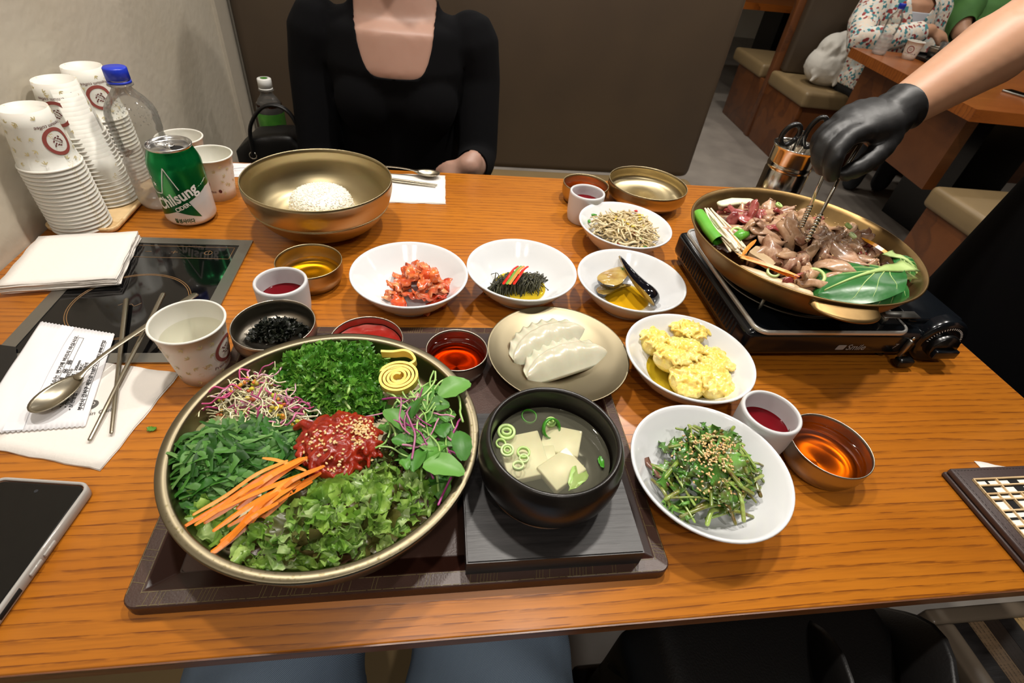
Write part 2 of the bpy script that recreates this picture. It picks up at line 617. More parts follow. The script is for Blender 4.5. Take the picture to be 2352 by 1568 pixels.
def clearplastic(name, tint='F2F2F0', haze=0.10):
    s = N(name)
    tr = s.n('ShaderNodeBsdfTransparent')
    tr.inputs[0].default_value = srgb(tint)
    gl = s.n('ShaderNodeBsdfGlossy')
    gl.inputs['Roughness'].default_value = 0.08
    lw = s.n('ShaderNodeLayerWeight')
    lw.inputs[0].default_value = 0.25
    di = s.n('ShaderNodeBsdfDiffuse')
    di.inputs[0].default_value = srgb('DAD6D0')
    m0 = s.n('ShaderNodeMixShader')
    m0.inputs[0].default_value = haze
    s.l(tr.outputs[0], m0.inputs[1])
    s.l(di.outputs[0], m0.inputs[2])
    m1 = s.n('ShaderNodeMixShader')
    s.l(s.math('MULTIPLY', lw.outputs['Fresnel'], 0.8), m1.inputs[0])
    s.l(m0.outputs[0], m1.inputs[1])
    s.l(gl.outputs[0], m1.inputs[2])
    s.l(m1.outputs[0], s.out.inputs[0])
    return s.m
M['pet'] = clearplastic('clear_bottle_plastic', haze=0.08)
M['pet_frost'] = clearplastic('misted_bottle_plastic', haze=0.42)
M['case'] = clearplastic('translucent_phone_case', 'CFC6C4', haze=0.55)
M['tea'] = liquid('brown_tea', '4A2008', mixw=0.4, deep='2A1206')
M['tea_label'] = simple('green_label', '2F6A22', 0.4, var='4C8A30', vscale=40)

def denim():
    s = N('blue_denim')
    v = s.co(rot=(0, 0, 0.7))
    w = s.n('ShaderNodeTexWave', wave_type='BANDS', bands_direction='X')
    w.inputs['Scale'].default_value = 260
    w.inputs['Distortion'].default_value = 1.5
    s.l(v, w.inputs['Vector'])
    c = s.ramp(w.outputs['Fac'], [(0.1, srgb('4E6076')), (0.9, srgb('8698AA'))])
    c = s.mix(c, srgb('66788E'), s.ramp(s.noise(v, 8, 4), [(0.4, (0, 0, 0)), (0.7, (0.5, 0.5, 0.5))]))
    s.l(c, s.b.inputs['Base Color'])
    s.set(Roughness=0.9)
    s.bump(w.outputs['Fac'], 0.3, 0.0006)
    return s.m
M['denim'] = denim()

def blouse():
    s = N('patterned_blouse_cloth')
    v = s.co()
    vo = s.n('ShaderNodeTexVoronoi')
    vo.inputs['Scale'].default_value = 75
    s.l(v, vo.inputs['Vector'])
    sp = s.n('ShaderNodeSeparateColor')
    s.l(vo.outputs['Color'], sp.inputs[0])
    c = s.ramp(sp.outputs[0], [(0.0, srgb('D9CCBC')), (0.36, srgb('D9CCBC')), (0.37, srgb('3E7F86')), (0.52, srgb('35707C')), (0.53, srgb('E2D6C8')), (0.66, srgb('D2B49C')), (0.67, srgb('8C3232')), (0.78, srgb('A04038')), (0.79, srgb('C9D0CC')), (1.0, srgb('6E8E92'))], 'CONSTANT')
    s.l(c, s.b.inputs['Base Color'])
    s.set(Roughness=0.8)
    return s.m
M['blouse'] = blouse()

# ------------------------------------------------------------------ the room
def struct(o):
    o['kind'] = 'structure'
    return o

struct(mk('floor', *box(-0.70, 7.2, -2.4, 7.6, -0.05, 0.0), M['floor'], smooth=False))
struct(mk('wall_left', *box(-0.70, -0.579, -2.4, 7.6, 0.0, 2.5), M['plaster'], smooth=False))
struct(mk('shade_strip_1', *box(-0.579, -0.571, 1.665, 1.76, 0.0, 2.5), M['plaster_shade'], smooth=False))  # shadow beside the booth back, put on the wall as a darker strip
ceiling = struct(mk('ceiling', *box(-0.70, 7.2, -2.4, 7.6, 2.5, 2.56), M['ceil'], smooth=False))
struct(mk('wall_back', *box(-0.70, 7.2, 7.6, 7.7, 0.0, 2.5), M['plaster'], smooth=False))
struct(mk('wall_right', *box(7.2, 7.3, -2.4, 7.6, 0.0, 2.5), M['plaster'], smooth=False))
struct(mk('wall_front', *box(-0.70, 7.2, -2.5, -2.4, 0.0, 2.5), M['plaster'], smooth=False))

lamp_glow = N('lamp_glow')
lamp_glow.set(Base_Color=(0, 0, 0, 1), Emission_Color=(1.0, 0.92, 0.80, 1), Emission_Strength=14.0)
for i, (lx, ly, pw) in enumerate(LAMPS):
    root = thing('ceiling_downlight', 'round recessed downlight in the ceiling', 'lamp', (lx, ly, LAMP_Z - T), group='recessed downlights in the ceiling')
    mk('housing', *lathe([(0.058, -0.004), (0.075, -0.006), (0.075, 0.080), (0.058, 0.080)], 32), M['cap_white'], root)
    mk('diffuser', *lathe([(0, 0.004), (0.057, 0.004), (0.057, 0.010), (0, 0.010)], 32), lamp_glow.m, root)

# ------------------------------------------------------------------ booth seating
def bench(name, label, x0, x1, y0, y1, base_mat, back=None, rz=0.0, end=None, cush=0.09, over=0.012):
    root = thing(name, label, 'bench', (x0, y0, -T), rz)
    w, d = x1 - x0, y1 - y0
    bbox('base', (0.008, w - 0.008, 0.012, d - 0.008, 0.0, 0.45 - cush), base_mat, root, 0.004)
    bbox('cushion', (-over, w + over, -over, d, 0.45 - cush, 0.45), M['tan'], root, 0.022, 4)
    if back:
        bx0, bx1, by0, by1, bz1, mat = back
        bbox('backrest', (bx0, bx1, by0, by1, 0.45, bz1), mat, root, 0.03, 5)
    if end:
        bbox('end_panel', end, M['redwood'], root, 0.003)
    return root

b1 = bench('booth_bench', 'booth bench with tall dark brown back behind the woman in black', -0.565, 0.93, 1.22, 1.76, M['redwood'], back=(0.0, 1.50, 0.52, 0.62, 1.14, M['booth']))
b2 = bench('booth_bench', 'tan booth bench under the jeans at the near table edge', -0.565, 0.155, -0.40, 0.28, M['redwood'], back=(0.0, 0.72, -0.10, -0.012, 1.10, M['booth']))
# ------------------------------------------------------------------ dining table and induction cooktop
tb = thing('dining_table', 'large oak veneer dining table covered with dishes in front of the camera', 'table', (0, 0, -T))
bbox('tabletop', (-0.577, 0.801, 0.150, 1.030, T - 0.014, T), M['oak'], tb, 0.0012, 1)
mk('edge_band', *box(-0.575, 0.799, 0.1488, 0.1500, T - 0.0135, T - 0.0012), M['oak_edge'], tb, smooth=False)
mk('edge_band', *box(0.801, 0.8022, 0.152, 1.028, T - 0.0135, T - 0.0012), M['oak_edge'], tb, smooth=False)
for x in (-0.35, 0.55):
    bbox('leg', (x - 0.03, x + 0.03, 0.56, 0.62, 0.02, T - 0.014), M['plastic_black'], tb, 0.006)
    bbox('foot', (x - 0.04, x + 0.04, 0.33, 0.85, 0.0, 0.02), M['plastic_black'], tb, 0.006)

ck = thing('induction_cooktop', 'black glass induction cooktop with grey steel frame set in the table', 'cooktop', (-0.3855, 0.6015, 0))
fw, fh = 0.1055, 0.1365
b = MB()
for q in ((-fw, fw, fh - 0.016, fh), (-fw, fw, -fh, -fh + 0.016), (-fw, -fw + 0.016, -fh + 0.016, fh - 0.016), (fw - 0.016, fw, -fh + 0.016, fh - 0.016)):
    b.add(*box(*q, 0.0002, 0.0026))
b.o('frame', M['rim_steel'], ck, smooth=False)
mk('glass_top', *box(-fw + 0.016, fw - 0.016, -fh + 0.016, fh - 0.016, 0.0002, 0.0018), M['glass_black'], ck, smooth=False)
def ring_strip(x, y, r, w, z, n=72, h=0.0002):
    return lathe([(r - w, z), (r - w, z + h), (r + w, z + h), (r + w, z)], n)
b = MB()
for r in (0.0665, 0.0690):
    v, f = ring_strip(0, 0, r, 0.0005, 0.0018)
    b.add([(q[0] - 0.003, q[1] - 0.028, q[2]) for q in v], f)
b.o('zone_ring', M['gold'], ck)
b = MB()
for q in ((-0.085, 0.085, 0.114, 0.1148), (-0.085, 0.085, 0.0830, 0.0838), (0.0842, 0.085, 0.0830, 0.1148), (-0.085, -0.0842, 0.0830, 0.1148)):
    b.add(*box(*q, 0.0018, 0.0020))
b.add(*box(0.001, 0.010, 0.0982, 0.0990, 0.0018, 0.0020)).add(*box(0.0050, 0.0058, 0.0945, 0.1027, 0.0018, 0.0020))
b.add(*box(-0.034, -0.025, 0.0982, 0.0990, 0.0018, 0.0020)).add(*box(0.052, 0.0526, 0.096, 0.105, 0.0018, 0.0020))
v, f = ring_strip(0, 0, 0.0052, 0.0004, 0.0018, 24)
b.add([(q[0] + 0.052, q[1] + 0.0985, q[2]) for q in v], f)
b.o('control_marking', M['gold'], ck)
mk('zone_mark', *tube(curve([(-0.016, -0.030, 0.0019), (-0.011, -0.026, 0.0019), (-0.008, -0.032, 0.0019), (-0.002, -0.027, 0.0019), (0.003, -0.031, 0.0019), (0.009, -0.025, 0.0019)], 5), 0.0004, 5, flat=0.3), M['gold'], ck)

# ------------------------------------------------------------------ bowls, dishes, cups
WB = smoothprof([(0, 0.0015), (0.030, 0.0015), (0.037, 0.0), (0.040, 0.0), (0.042, 0.004), (0.058, 0.017), (0.071, 0.033), (0.0775, 0.0425)], 3) + \
     [(0.0790, 0.0440), (0.0797, 0.0452), (0.0793, 0.0465), (0.0780, 0.0470)] + smoothprof([(0.0765, 0.0462), (0.069, 0.0375), (0.056, 0.0225), (0.042, 0.0120), (0.025, 0.0095), (0, 0.0090)], 3)
def lathe_thing(name, label, cat, prof, mat, loc, group=None, n=72, part=None, rz=0):
    v, f = lathe(prof, n)
    if part is None:
        o = mk(name, v, f, mat, loc=(loc[0], loc[1], loc[2] + T), rot=(0, 0, rz))
        tag(o, label, cat, group)
        return o
    root = thing(name, label, cat, loc, rz, group)
    mk(part, v, f, mat, root)
    return root

BOWLS = [('kimchi', -0.0340, 0.5949, 'white porcelain bowl holding red kimchi'),
         ('seaweed', 0.1240, 0.6128, 'white porcelain bowl holding dark seaweed strands with pepper strips'),
         ('eggplant', 0.2830, 0.5916, 'white porcelain bowl holding glossy eggplant wedges'),
         ('beansprout', 0.3200, 0.7545, 'white porcelain bowl holding bean sprouts behind the eggplant bowl'),
         ('pumpkin', 0.3100, 0.4297, 'white porcelain bowl holding soft yellow shredded fruit salad'),
         ('greens', 0.2692, 0.2690, 'white porcelain bowl holding dressed greens with sesame seeds')]
first = None
BP = {}
for key, x, y, lab in BOWLS:
    if first is None:
        first = lathe_thing('side_dish_bowl', lab, 'bowl', WB, M['porcelain'], (x, y, 0.0004), 'white side dish bowls')
        o = first
    else:
        o = first.copy()
        COL.objects.link(o)
        o.location = (x, y, T + 0.0004)
        o['label'] = lab
    BP[key] = (x, y)

def steel_dish(name, label, r, h, loc, base=0.75, mat='steel', liq=None, liq_z=0.5, group='small steel dishes'):
    b = r * base
    prof = smoothprof([(0, 0.001), (b * 0.8, 0.001), (b, 0.0005), (b + (r - b) * 0.45, h * 0.14), (r * 0.985, h * 0.48), (r * 0.995, h * 0.9)], 4) + [(r, h), (r - 0.0006, h + 0.0006), (r - 0.0014, h)] + \
        smoothprof([(r - 0.0018, h * 0.9), (r * 0.985 - 0.0016, h * 0.5), (b + (r - b) * 0.4, h * 0.18 + 0.001), (b * 0.75, 0.0025), (0, 0.0025)], 4)
    root = thing(name, label, 'bowl', loc, 0, group)
    mk('dish', *lathe(prof, 72), M[mat], root)
    return root

def liquid_disc(root_xy, z, r, mat, name, label, cat, group=None):
    v, f = lathe([(0, 0), (r * 0.9, 0.0), (r * 0.985, 0.0003), (r, 0.0010)], 64)
    o = mk(name, v, [q[::-1] for q in f], M[mat], loc=(root_xy[0], root_xy[1], T + z))
    tag(o, label, cat, group)
    return o

steel_dish('steel_dish', 'small bronze dish of golden oil behind the ruby tea cup by the cooktop', 0.0449, 0.035, (-0.1747, 0.6353, 0), 0.78, 'brass')
liquid_disc((-0.1747, 0.6353), 0.0150, 0.0430, 'golden', 'golden_oil', 'golden oil lying in the small bronze dish', 'liquid')
steel_dish('steel_dish', 'small steel dish of amber dressing beside the dressed greens bowl', 0.0439, 0.035, (0.4266, 0.2984, 0), 0.78)
liquid_disc((0.4266, 0.2984), 0.0215, 0.0420, 'amber', 'amber_dressing', 'amber dressing lying in the steel dish near the dressed greens', 'liquid')
steel_dish('steel_dish', 'small steel dish of dark soy dressing on the brown tray', 0.0368, 0.031, (0.0262, 0.4510, 0.0045), 0.8)
liquid_disc((0.0262, 0.4510), 0.0245, 0.0352, 'amber_dark', 'soy_dressing', 'dark soy dressing in the steel dish on the brown tray', 'liquid')
steel_dish('steel_dish', 'small steel dish of red pepper paste half hidden behind the salad platter', 0.0432, 0.0255, (-0.0811, 0.4755, 0.0045), 0.72)
steel_dish('steel_dish', 'round steel bowl of shredded roasted laver beside the paper cup', 0.0458, 0.0355, (-0.1839, 0.4795, 0.0145), 0.5)
steel_dish('steel_dish', 'small bronze dish of tea behind the ruby tea cup at the far table edge', 0.0449, 0.036, (0.2925, 0.9300, 0), 0.78, 'brass')
liquid_disc((0.2925, 0.9300), 0.0205, 0.0428, 'amber', 'amber_tea', 'amber tea in the bronze dish at the far table edge', 'liquid')
steel_dish('bronze_bowl', 'empty shallow bronze bowl at the far table edge', 0.0777, 0.045, (0.4182, 0.9297, 0), 0.55, 'brass', group='bronze bowls')

CP = smoothprof([(0, 0.001), (0.022, 0.001), (0.026, 0.0), (0.0285, 0.003), (0.0312, 0.02), (0.0320, 0.045), (0.0322, 0.053)], 3) + [(0.0318, 0.0555), (0.0302, 0.0566), (0.0284, 0.0560)] + smoothprof([(0.0280, 0.053), (0.0276, 0.03), (0.0255, 0.009), (0.018, 0.0055), (0, 0.005)], 3)
for x, y, lq, lab, l2 in ((-0.1915, 0.5560, 0.032, 'grey white ceramic cup of ruby tea in front of the golden oil dish', 'ruby tea in the ceramic cup near the cooktop'),
                          (0.2740, 0.8510, 0.036, 'grey white ceramic cup of ruby tea behind the bean sprout bowl', 'ruby tea in the ceramic cup behind the bean sprouts'),
                          (0.3625, 0.3290, 0.031, 'grey white ceramic cup of ruby tea touching the amber dressing dish', 'ruby tea in the ceramic cup touching the amber dressing dish')):
    lathe_thing('ceramic_cup', lab, 'cup', CP, M['ceramic'], (x, y, 0.0), 'ceramic tea cups')
    liquid_disc((x, y), lq, 0.0277, 'ruby', 'ruby_tea', l2, 'liquid', None)

# big bronze bowl with the dome of rice
GB = smoothprof([(0, 0.002), (0.045, 0.002), (0.050, 0.0), (0.058, 0.002), (0.085, 0.017), (0.104, 0.042), (0.1122, 0.066), (0.1132, 0.080)], 4) + [(0.1131, 0.0848), (0.1122, 0.0854), (0.1112, 0.0848)] + smoothprof([(0.1110, 0.078), (0.1098, 0.064), (0.1020, 0.043), (0.084, 0.020), (0.055, 0.006), (0, 0.0055)], 4)
gb = thing('bronze_mixing_bowl', 'large deep bronze mixing bowl holding a dome of white rice', 'bowl', (-0.1815, 0.7960, 0), 0, 'bronze bowls')
mk('bowl_body', *lathe(GB, 96), M['brass'], gb)
gl = MB()
for z, r in ((0.0450, 0.1057), (0.0475, 0.1068)):
    gl.add(*lathe([(r - 0.0008, z - 0.0004), (r + 0.0005, z - 0.0003), (r + 0.0005, z + 0.0003), (r - 0.0004, z + 0.0004)], 96))
gl.o('scribed_line', M['brass'], gb)

# dumpling plate
DP = smoothprof([(0, 0.0006), (0.022, 0.0006), (0.027, 0.0), (0.040, 0.0075), (0.054, 0.0115), (0.072, 0.0175), (0.0855, 0.0238)], 4) + [(0.0880, 0.0252), (0.0885, 0.0262), (0.0878, 0.0268)] + smoothprof([(0.0860, 0.0258), (0.0720, 0.0198), (0.052, 0.0140), (0.038, 0.0103), (0.024, 0.0070), (0, 0.0060)], 4)
lathe_thing('bronze_plate', 'round shallow bronze plate with two pale dumplings', 'plate', DP, M['bronze_plate'], (0.1515, 0.4545, 0.0045), None)

# ------------------------------------------------------------------ brown serving tray
TX0, TX1, TY0, TY1 = -0.237, 0.2085, 0.184, 0.518
tr = thing('serving_tray', 'rectangular dark brown serving tray with a stitched print along its rim', 'tray', (0, 0, 0))
prof = [(0.0, 0.0010), (0.0, 0.0125), (0.0010, 0.0137), (0.0125, 0.0139), (0.0135, 0.0132), (0.0300, 0.0045), (0.0310, 0.0044)]
loops = []
b = MB()
for inset, z in prof:
    p = rrect(TX0 + inset, TX1 - inset, TY0 + inset, TY1 - inset, max(0.002, 0.011 - inset * 0.9), 5)
    loops.append([(x, y, z) for x, y in p])
n = len(loops[0])
vs = [q for lo in loops for q in lo]
fs = []
for i in range(len(loops) - 1):
    for k in range(n):
        j = (k + 1) % n
        fs.append((i * n + k, i * n + j, (i + 1) * n + j, (i + 1) * n + k))
rim_faces = [q for q in fs if q[0] < 4 * n]
slope_faces = [q for q in fs if q[0] >= 4 * n]
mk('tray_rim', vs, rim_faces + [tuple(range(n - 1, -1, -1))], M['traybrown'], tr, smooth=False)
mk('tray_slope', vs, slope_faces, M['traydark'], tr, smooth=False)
p = rrect(TX0 + 0.031, TX1 - 0.031, TY0 + 0.031, TY1 - 0.031, 0.003, 4)
mk('tray_floor', *prism(p, 0.0008, 0.0044), M['traybrown'], tr, smooth=False)
b = MB()
for x0, y0, x1, y1 in ((TX0, TY0, TX1, TY0), (TX1, TY0, TX1, TY1), (TX1, TY1, TX0, TY1), (TX0, TY1, TX0, TY0)):
    d = Vector((x1 - x0, y1 - y0, 0))
    L = d.length
    d.normalize()
    nn = Vector((-d.y, d.x, 0))
    for off in (0.0016, 0.0118):
        s = 0.012
        while s < L - 0.012:
            e = s + random.uniform(0.004, 0.016)
            a = Vector((x0, y0, 0.0139)) + d * s + nn * off
            c = Vector((x0, y0, 0.0139)) + d * min(e, L - 0.011) + nn * off
            w = nn * 0.00022
            b.add([a - w, c - w, c + w, a + w], [(0, 1, 2, 3)])
            s = e + 0.0012
    s = 0.016
    while s < L - 0.02:
        a = Vector((x0, y0, 0.0139)) + d * s + nn * 0.002
        c = a + nn * 0.0096 + d * 0.0018
        w = d * 0.00016
        b.add([a - w, a + w, c + w, c - w], [(0, 1, 2, 3)])
        s += random.choice([0.0028, 0.0028, 0.003, 0.006, 0.018, 0.034])
o = b.o('rim_stitching', M['gold_line'], tr, smooth=False)
o.location.z = 0.00022
tag(o, kind='stuff')

# salad platter
PL = smoothprof([(0, 0.002), (0.100, 0.002), (0.106, 0.0), (0.112, 0.002), (0.122, 0.018), (0.1300, 0.040), (0.1358, 0.054)], 4) + [(0.1371, 0.0575), (0.1371, 0.0600), (0.1362, 0.0608), (0.1290, 0.0606), (0.1278, 0.0598)] + smoothprof([(0.1268, 0.0570), (0.1225, 0.0430), (0.1180, 0.0360), (0.108, 0.0335), (0.09, 0.0330), (0, 0.0330)], 4)
lathe_thing('salad_platter', 'very large round bronze platter piled with shredded salad on the brown tray', 'plate', PL, M['bronze_plate'], (-0.0955, 0.3088, 0.0045), None, 128)
b = MB()
for k in range(150):
    a = random.uniform(-2.6, 0.5)
    rr = random.uniform(0.1294, 0.1352)
    b.add(*ell((rr * math.cos(a), rr * math.sin(a), 0.0606), (random.uniform(0.0004, 0.0013),) * 2 + (0.0005,), 8, 4))
o = b.o('water_drops', M['water'], None, loc=(-0.0955, 0.3088, T + 0.0046))
tag(o, 'tiny water drops on the rim of the salad platter', 'water drops', None, 'stuff')

# trivet and stone pot
tv = thing('wooden_trivet', 'square charred black wooden trivet under the stone soup pot', 'trivet', (0.1030, 0.2730, 0.0045))
hx, hy, hr, zt, zr = 0.077, 0.080, 0.0530, 0.0300, 0.0245
k = 64
vs, fs = [], []
for i in range(k):
    a = 2 * PI * (i + 0.5) / k
    c, s = math.cos(a), math.sin(a)
    m = min(hx / abs(c), hy / abs(s))
    vs.append((c * m, s * m, zt))
for sx_ in (-1, 1):
    for sy_ in (-1, 1):
        i = min(range(k), key=lambda q: math.hypot(vs[q][0] - sx_ * hx, vs[q][1] - sy_ * hy))
        vs[i] = (sx_ * hx, sy_ * hy, zt)
for i in range(k):
    a = 2 * PI * (i + 0.5) / k
    vs.append((hr * math.cos(a), hr * math.sin(a), zt))
vs += [(q[0], q[1], zr) for q in vs[k:2 * k]]
vs += [(q[0], q[1], 0.008) for q in vs[:k]]
for i in range(k):
    j = (i + 1) % k
    fs += [(i, j, k + j, k + i), (k + i, k + j, 2 * k + j, 2 * k + i), (3 * k + i, 3 * k + j, j, i)]
fs.append(tuple(range(2 * k, 3 * k)))
fs.append(tuple(range(4 * k - 1, 3 * k - 1, -1)))
def charred():
    s = N('charred_wood')
    v = s.co(scale=(14, 160, 160))
    n1 = s.noise(v, 1.0, 4, 0.6)
    c = s.ramp(n1, [(0.3, srgb('161414')), (0.6, srgb('2A2727')), (0.8, srgb('3A3536'))])
    s.l(c, s.b.inputs['Base Color'])
    s.set(Roughness=0.4)
    s.bump(n1, 0.35, 0.0008)
    return s.m
M['charred'] = charred()
o = mk('board', vs, fs, M['charred'], tv, smooth=False)
bm = bmesh.new()
bm.from_mesh(o.data)
bmesh.ops.bevel(bm, geom=[e for e in bm.edges if e.calc_face_angle(0) > 1.0 and all(abs(q.co.z - zt) < 1e-5 for q in e.verts)], offset=0.0012, segments=2, affect='EDGES')
bm.to_mesh(o.data)
bm.free()
for y in (-0.062, 0.062):
    bbox('runner', (-0.060, 0.060, y - 0.010, y + 0.010, 0.0, 0.008), M['charred'], tv, 0.001, 1)
b = MB().add(*lathe([(0.0526, 0.0290), (0.0530, 0.0302), (0.0540, 0.0304), (0.0543, 0.0299)], 64))
b.o('worn_edge', simple('worn_bare_wood', '6A4422', 0.6, var='1C120C', vscale=70), tv)

PT = smoothprof([(0, 0.001), (0.044, 0.001), (0.048, 0.0), (0.053, 0.006), (0.0625, 0.022), (0.0660, 0.038), (0.0648, 0.054), (0.0615, 0.0625)], 4) + [(0.0600, 0.0652), (0.0585, 0.0662), (0.0568, 0.0655)] + smoothprof([(0.0556, 0.0630), (0.0552, 0.052), (0.0560, 0.038), (0.053, 0.022), (0.042, 0.010), (0, 0.008)], 4)
PX, PY = 0.1046, 0.2730
lathe_thing('stone_pot', 'black stoneware pot of clear radish soup on the charred trivet', 'pot', PT, M['stone'], (PX, PY, 0.0292), None, 96)

# ------------------------------------------------------------------ paper cups
def cup_shell(r_top, r_bot, h, recess=0.006):
    """standing cup: rolled rim on top, bottom disc recessed"""
    t = 0.0006
    rim = [(r_top - 0.0004 + 0.0014 * math.cos(a), h - 0.0014 + 0.0014 * math.sin(a)) for a in np.linspace(-1.4, PI, 7)]
    return [(0, recess), (r_bot - t * 2, recess), (r_bot - t * 1.5, 0.0), (r_bot, 0.0)] + [(r_bot + (r_top - 0.0012 - r_bot) * k / 4, h * 0.96 * k / 4) for k in range(1, 5)] + rim + \
        [(r_top - 0.0014, h * 0.95), (r_bot + 0.0004, recess + 0.0012), (r_bot - 0.002, recess + 0.0008), (0, recess + 0.0008)]

CUP_R, CUP_B, CUP_H = 0.0370, 0.0268, 0.0740
def place_cup(x, y, z, label, group, rz=0.0, water=None):
    root = thing('paper_cup', label, 'cup', (x, y, z), rz, group)
    mk('cup_wall', *lathe(cup_shell(CUP_R, CUP_B, CUP_H), 56), M['cup'], root)
    if water:
        rr = CUP_B + (CUP_R - CUP_B) * water / CUP_H - 0.0012
        mk('water', *lathe([(0, water), (rr, water + 0.0003)], 48), M['water'], root)
    return root

def emblem(root, ang, rad, hz, flip=1, k=1.0):
    """brown ring badge, coffee words and a bean printed on the wall of a cup"""
    b = MB()
    ov, of = [], []
    for i in range(40):
        a = 2 * PI * i / 40
        ov += [(0.0150 * k * math.cos(a), 0.0150 * k * math.sin(a)), (0.0112 * k * math.cos(a), 0.0112 * k * math.sin(a))]
    of = [(2 * i, (2 * i + 2) % 80, (2 * i + 3) % 80, 2 * i + 1) for i in range(40)]
    v = [(q[0], q[1] * flip + hz, 0) for q in ov]
    b.add(wrap(v, rad, ang), of)
    b.o('badge_ring', M['brown_ink'], root)
    b = MB()
    lv, lf = refine([(0.0026 * math.cos(a), 0.0009 * math.sin(a), 0) for a in np.linspace(0, 2 * PI, 10, endpoint=False)], [tuple(range(10))], 0.004)
    sr = random.Random(int(ang * 100) + 7)
    spots = []
    for _ in range(400):
        u, h = sr.uniform(-0.085, 0.085), sr.uniform(0.008, 0.066)
        if math.hypot(u, h - hz) > 0.0215 and not (abs(h - hz + 0.0185 * k * flip) < 0.006 and abs(u) < 0.032) and all(math.hypot(u - a_, h - c_) > 0.0125 for a_, c_ in spots):
            spots.append((u, h))
    for u, h in spots:
        an = sr.uniform(0, 6.3)
        for da, ln in ((0, 1.0), (0.75, 0.85), (-0.75, 0.85)):
            t = an + da
            b.add(wrap(xf2(lv, t, u + 0.0027 * math.cos(t), h + 0.0027 * math.sin(t), ln, ln * 0.75), lambda q: rad(q) + 0.00008, ang), lf)
    b.o('leaf_print', M['olive_ink'], root)
    b = MB()
    v, f = refine([(0.0004 * math.cos(a) - 0, 0.0065 * math.sin(a), 0) for a in np.linspace(0, 2 * PI, 12, endpoint=False)], [tuple(range(12))], 0.004)
    for (dx, dy, an) in ((-0.0035, -0.0035, 0.9), (-0.0012, -0.001, 0.6), (0.0012, 0.0012, 0.9), (0.0035, 0.0030, 0.5)):
        b.add(wrap([(q[0], q[1] * flip + hz, 0) for q in xf2(v, an - PI / 2, dx, dy, 1.0, 0.30)], lambda h: rad(h) + 0.0001, ang), f)
    for (dx, dy) in ((-0.0050, -0.001), (-0.0034, 0.0022), (-0.0010, 0.0040), (0.0015, 0.0052), (-0.0012, -0.0048), (0.0015, -0.0030), (0.0040, -0.0012), (0.0052, 0.0012), (-0.0055, 0.0045), (0.0035, -0.0052)):
        v2, f2 = refine([(0.0016 * math.cos(a), 0.0009 * math.sin(a), 0) for a in np.linspace(0, 2 * PI, 10, endpoint=False)], [tuple(range(10))], 0.004)
        b.add(wrap([(q[0], q[1] * flip + hz, 0) for q in xf2(v2, dx * 200, dx, dy)], lambda h: rad(h) + 0.0001, ang), f2)
    b.o('badge_sprig', M['brown_ink2'], root)
    b = MB()
    tvv, tff = text_mesh('Premium coffee', 0.0062, shear=0.1)
    tvv, tff = refine(tvv, tff, 0.003)
    b.add(wrap([(-q[0] * flip * -1, q[1] * flip + hz - 0.0185 * k * flip, 0) if flip > 0 else (-q[0] + 0.002, -q[1] + hz + 0.0185 * k, 0) for q in tvv], lambda h: rad(h) + 0.0001, ang), tff)
    bx = 0.026 if flip > 0 else 0.0265
    v3, f3 = refine([(0.0026 * math.cos(a), 0.0034 * math.sin(a), 0) for a in np.linspace(0, 2 * PI, 16, endpoint=False)], [tuple(range(16))], 0.004)
    b.add(wrap([(q[0] + bx, q[1] + hz + (0.0200 * k if flip < 0 else -0.0165 * k), 0) for q in v3], lambda h: rad(h) + 0.0001, ang), f3)
    b.o('coffee_lettering', M['brown_ink2'], root)

def updown(prof, h):
    return [(r, h - z) for r, z in prof][::-1]

ORD = ['topmost', 'second', 'third', 'fourth', 'fifth', 'sixth', 'seventh', 'eighth', 'ninth', 'tenth', 'eleventh', 'twelfth', 'thirteenth', 'fourteenth', 'fifteenth', 'sixteenth', 'seventeenth', 'eighteenth', 'nineteenth', 'twentieth']
cup_me = None
STACKS = [('front stack on the wooden tray', -0.529, 0.7650, -0.529, 0.7620, 17, 0.0058, 2.15 - PI, -0.34),
          ('middle stack on the wooden tray', -0.525, 0.8520, -0.540, 0.8620, 18, 0.0058, 0, -1.45),
          ('rear stack behind the water bottle', -0.536, 0.9330, -0.538, 0.9350, 18, 0.0058, 0, -0.80)]
rad_ud = lambda h: CUP_B + (CUP_R - CUP_B) * (CUP_H - h) / CUP_H + 0.00015
for nm, x0, y0, x1, y1, cnt, pitch_, _, ang in STACKS:
    for k in range(cnt):
        t = k / (cnt - 1)
        i = cnt - 1 - k
        lab = 'white paper cup, %s from the top of the %s' % (ORD[i], nm) if i else 'upside down printed paper cup crowning the %s' % nm
        root = thing('paper_cup', lab, 'cup', (x0 + (x1 - x0) * t, y0 + (y1 - y0) * t, 0.0062 + (pitch_ + 0.00022) * k), random.uniform(-0.02, 0.02), 'nested paper cups of the ' + nm)
        if cup_me is None:
            cup_me = mk('cup_wall', *lathe(updown(cup_shell(CUP_R, CUP_B, CUP_H), CUP_H), 56), M['cup'], root)
        else:
            c = cup_me.copy()
            COL.objects.link(c)
            c.parent = root
        if i == 0:
            emblem(root, ang, rad_ud, 0.036, -1, 1.15)

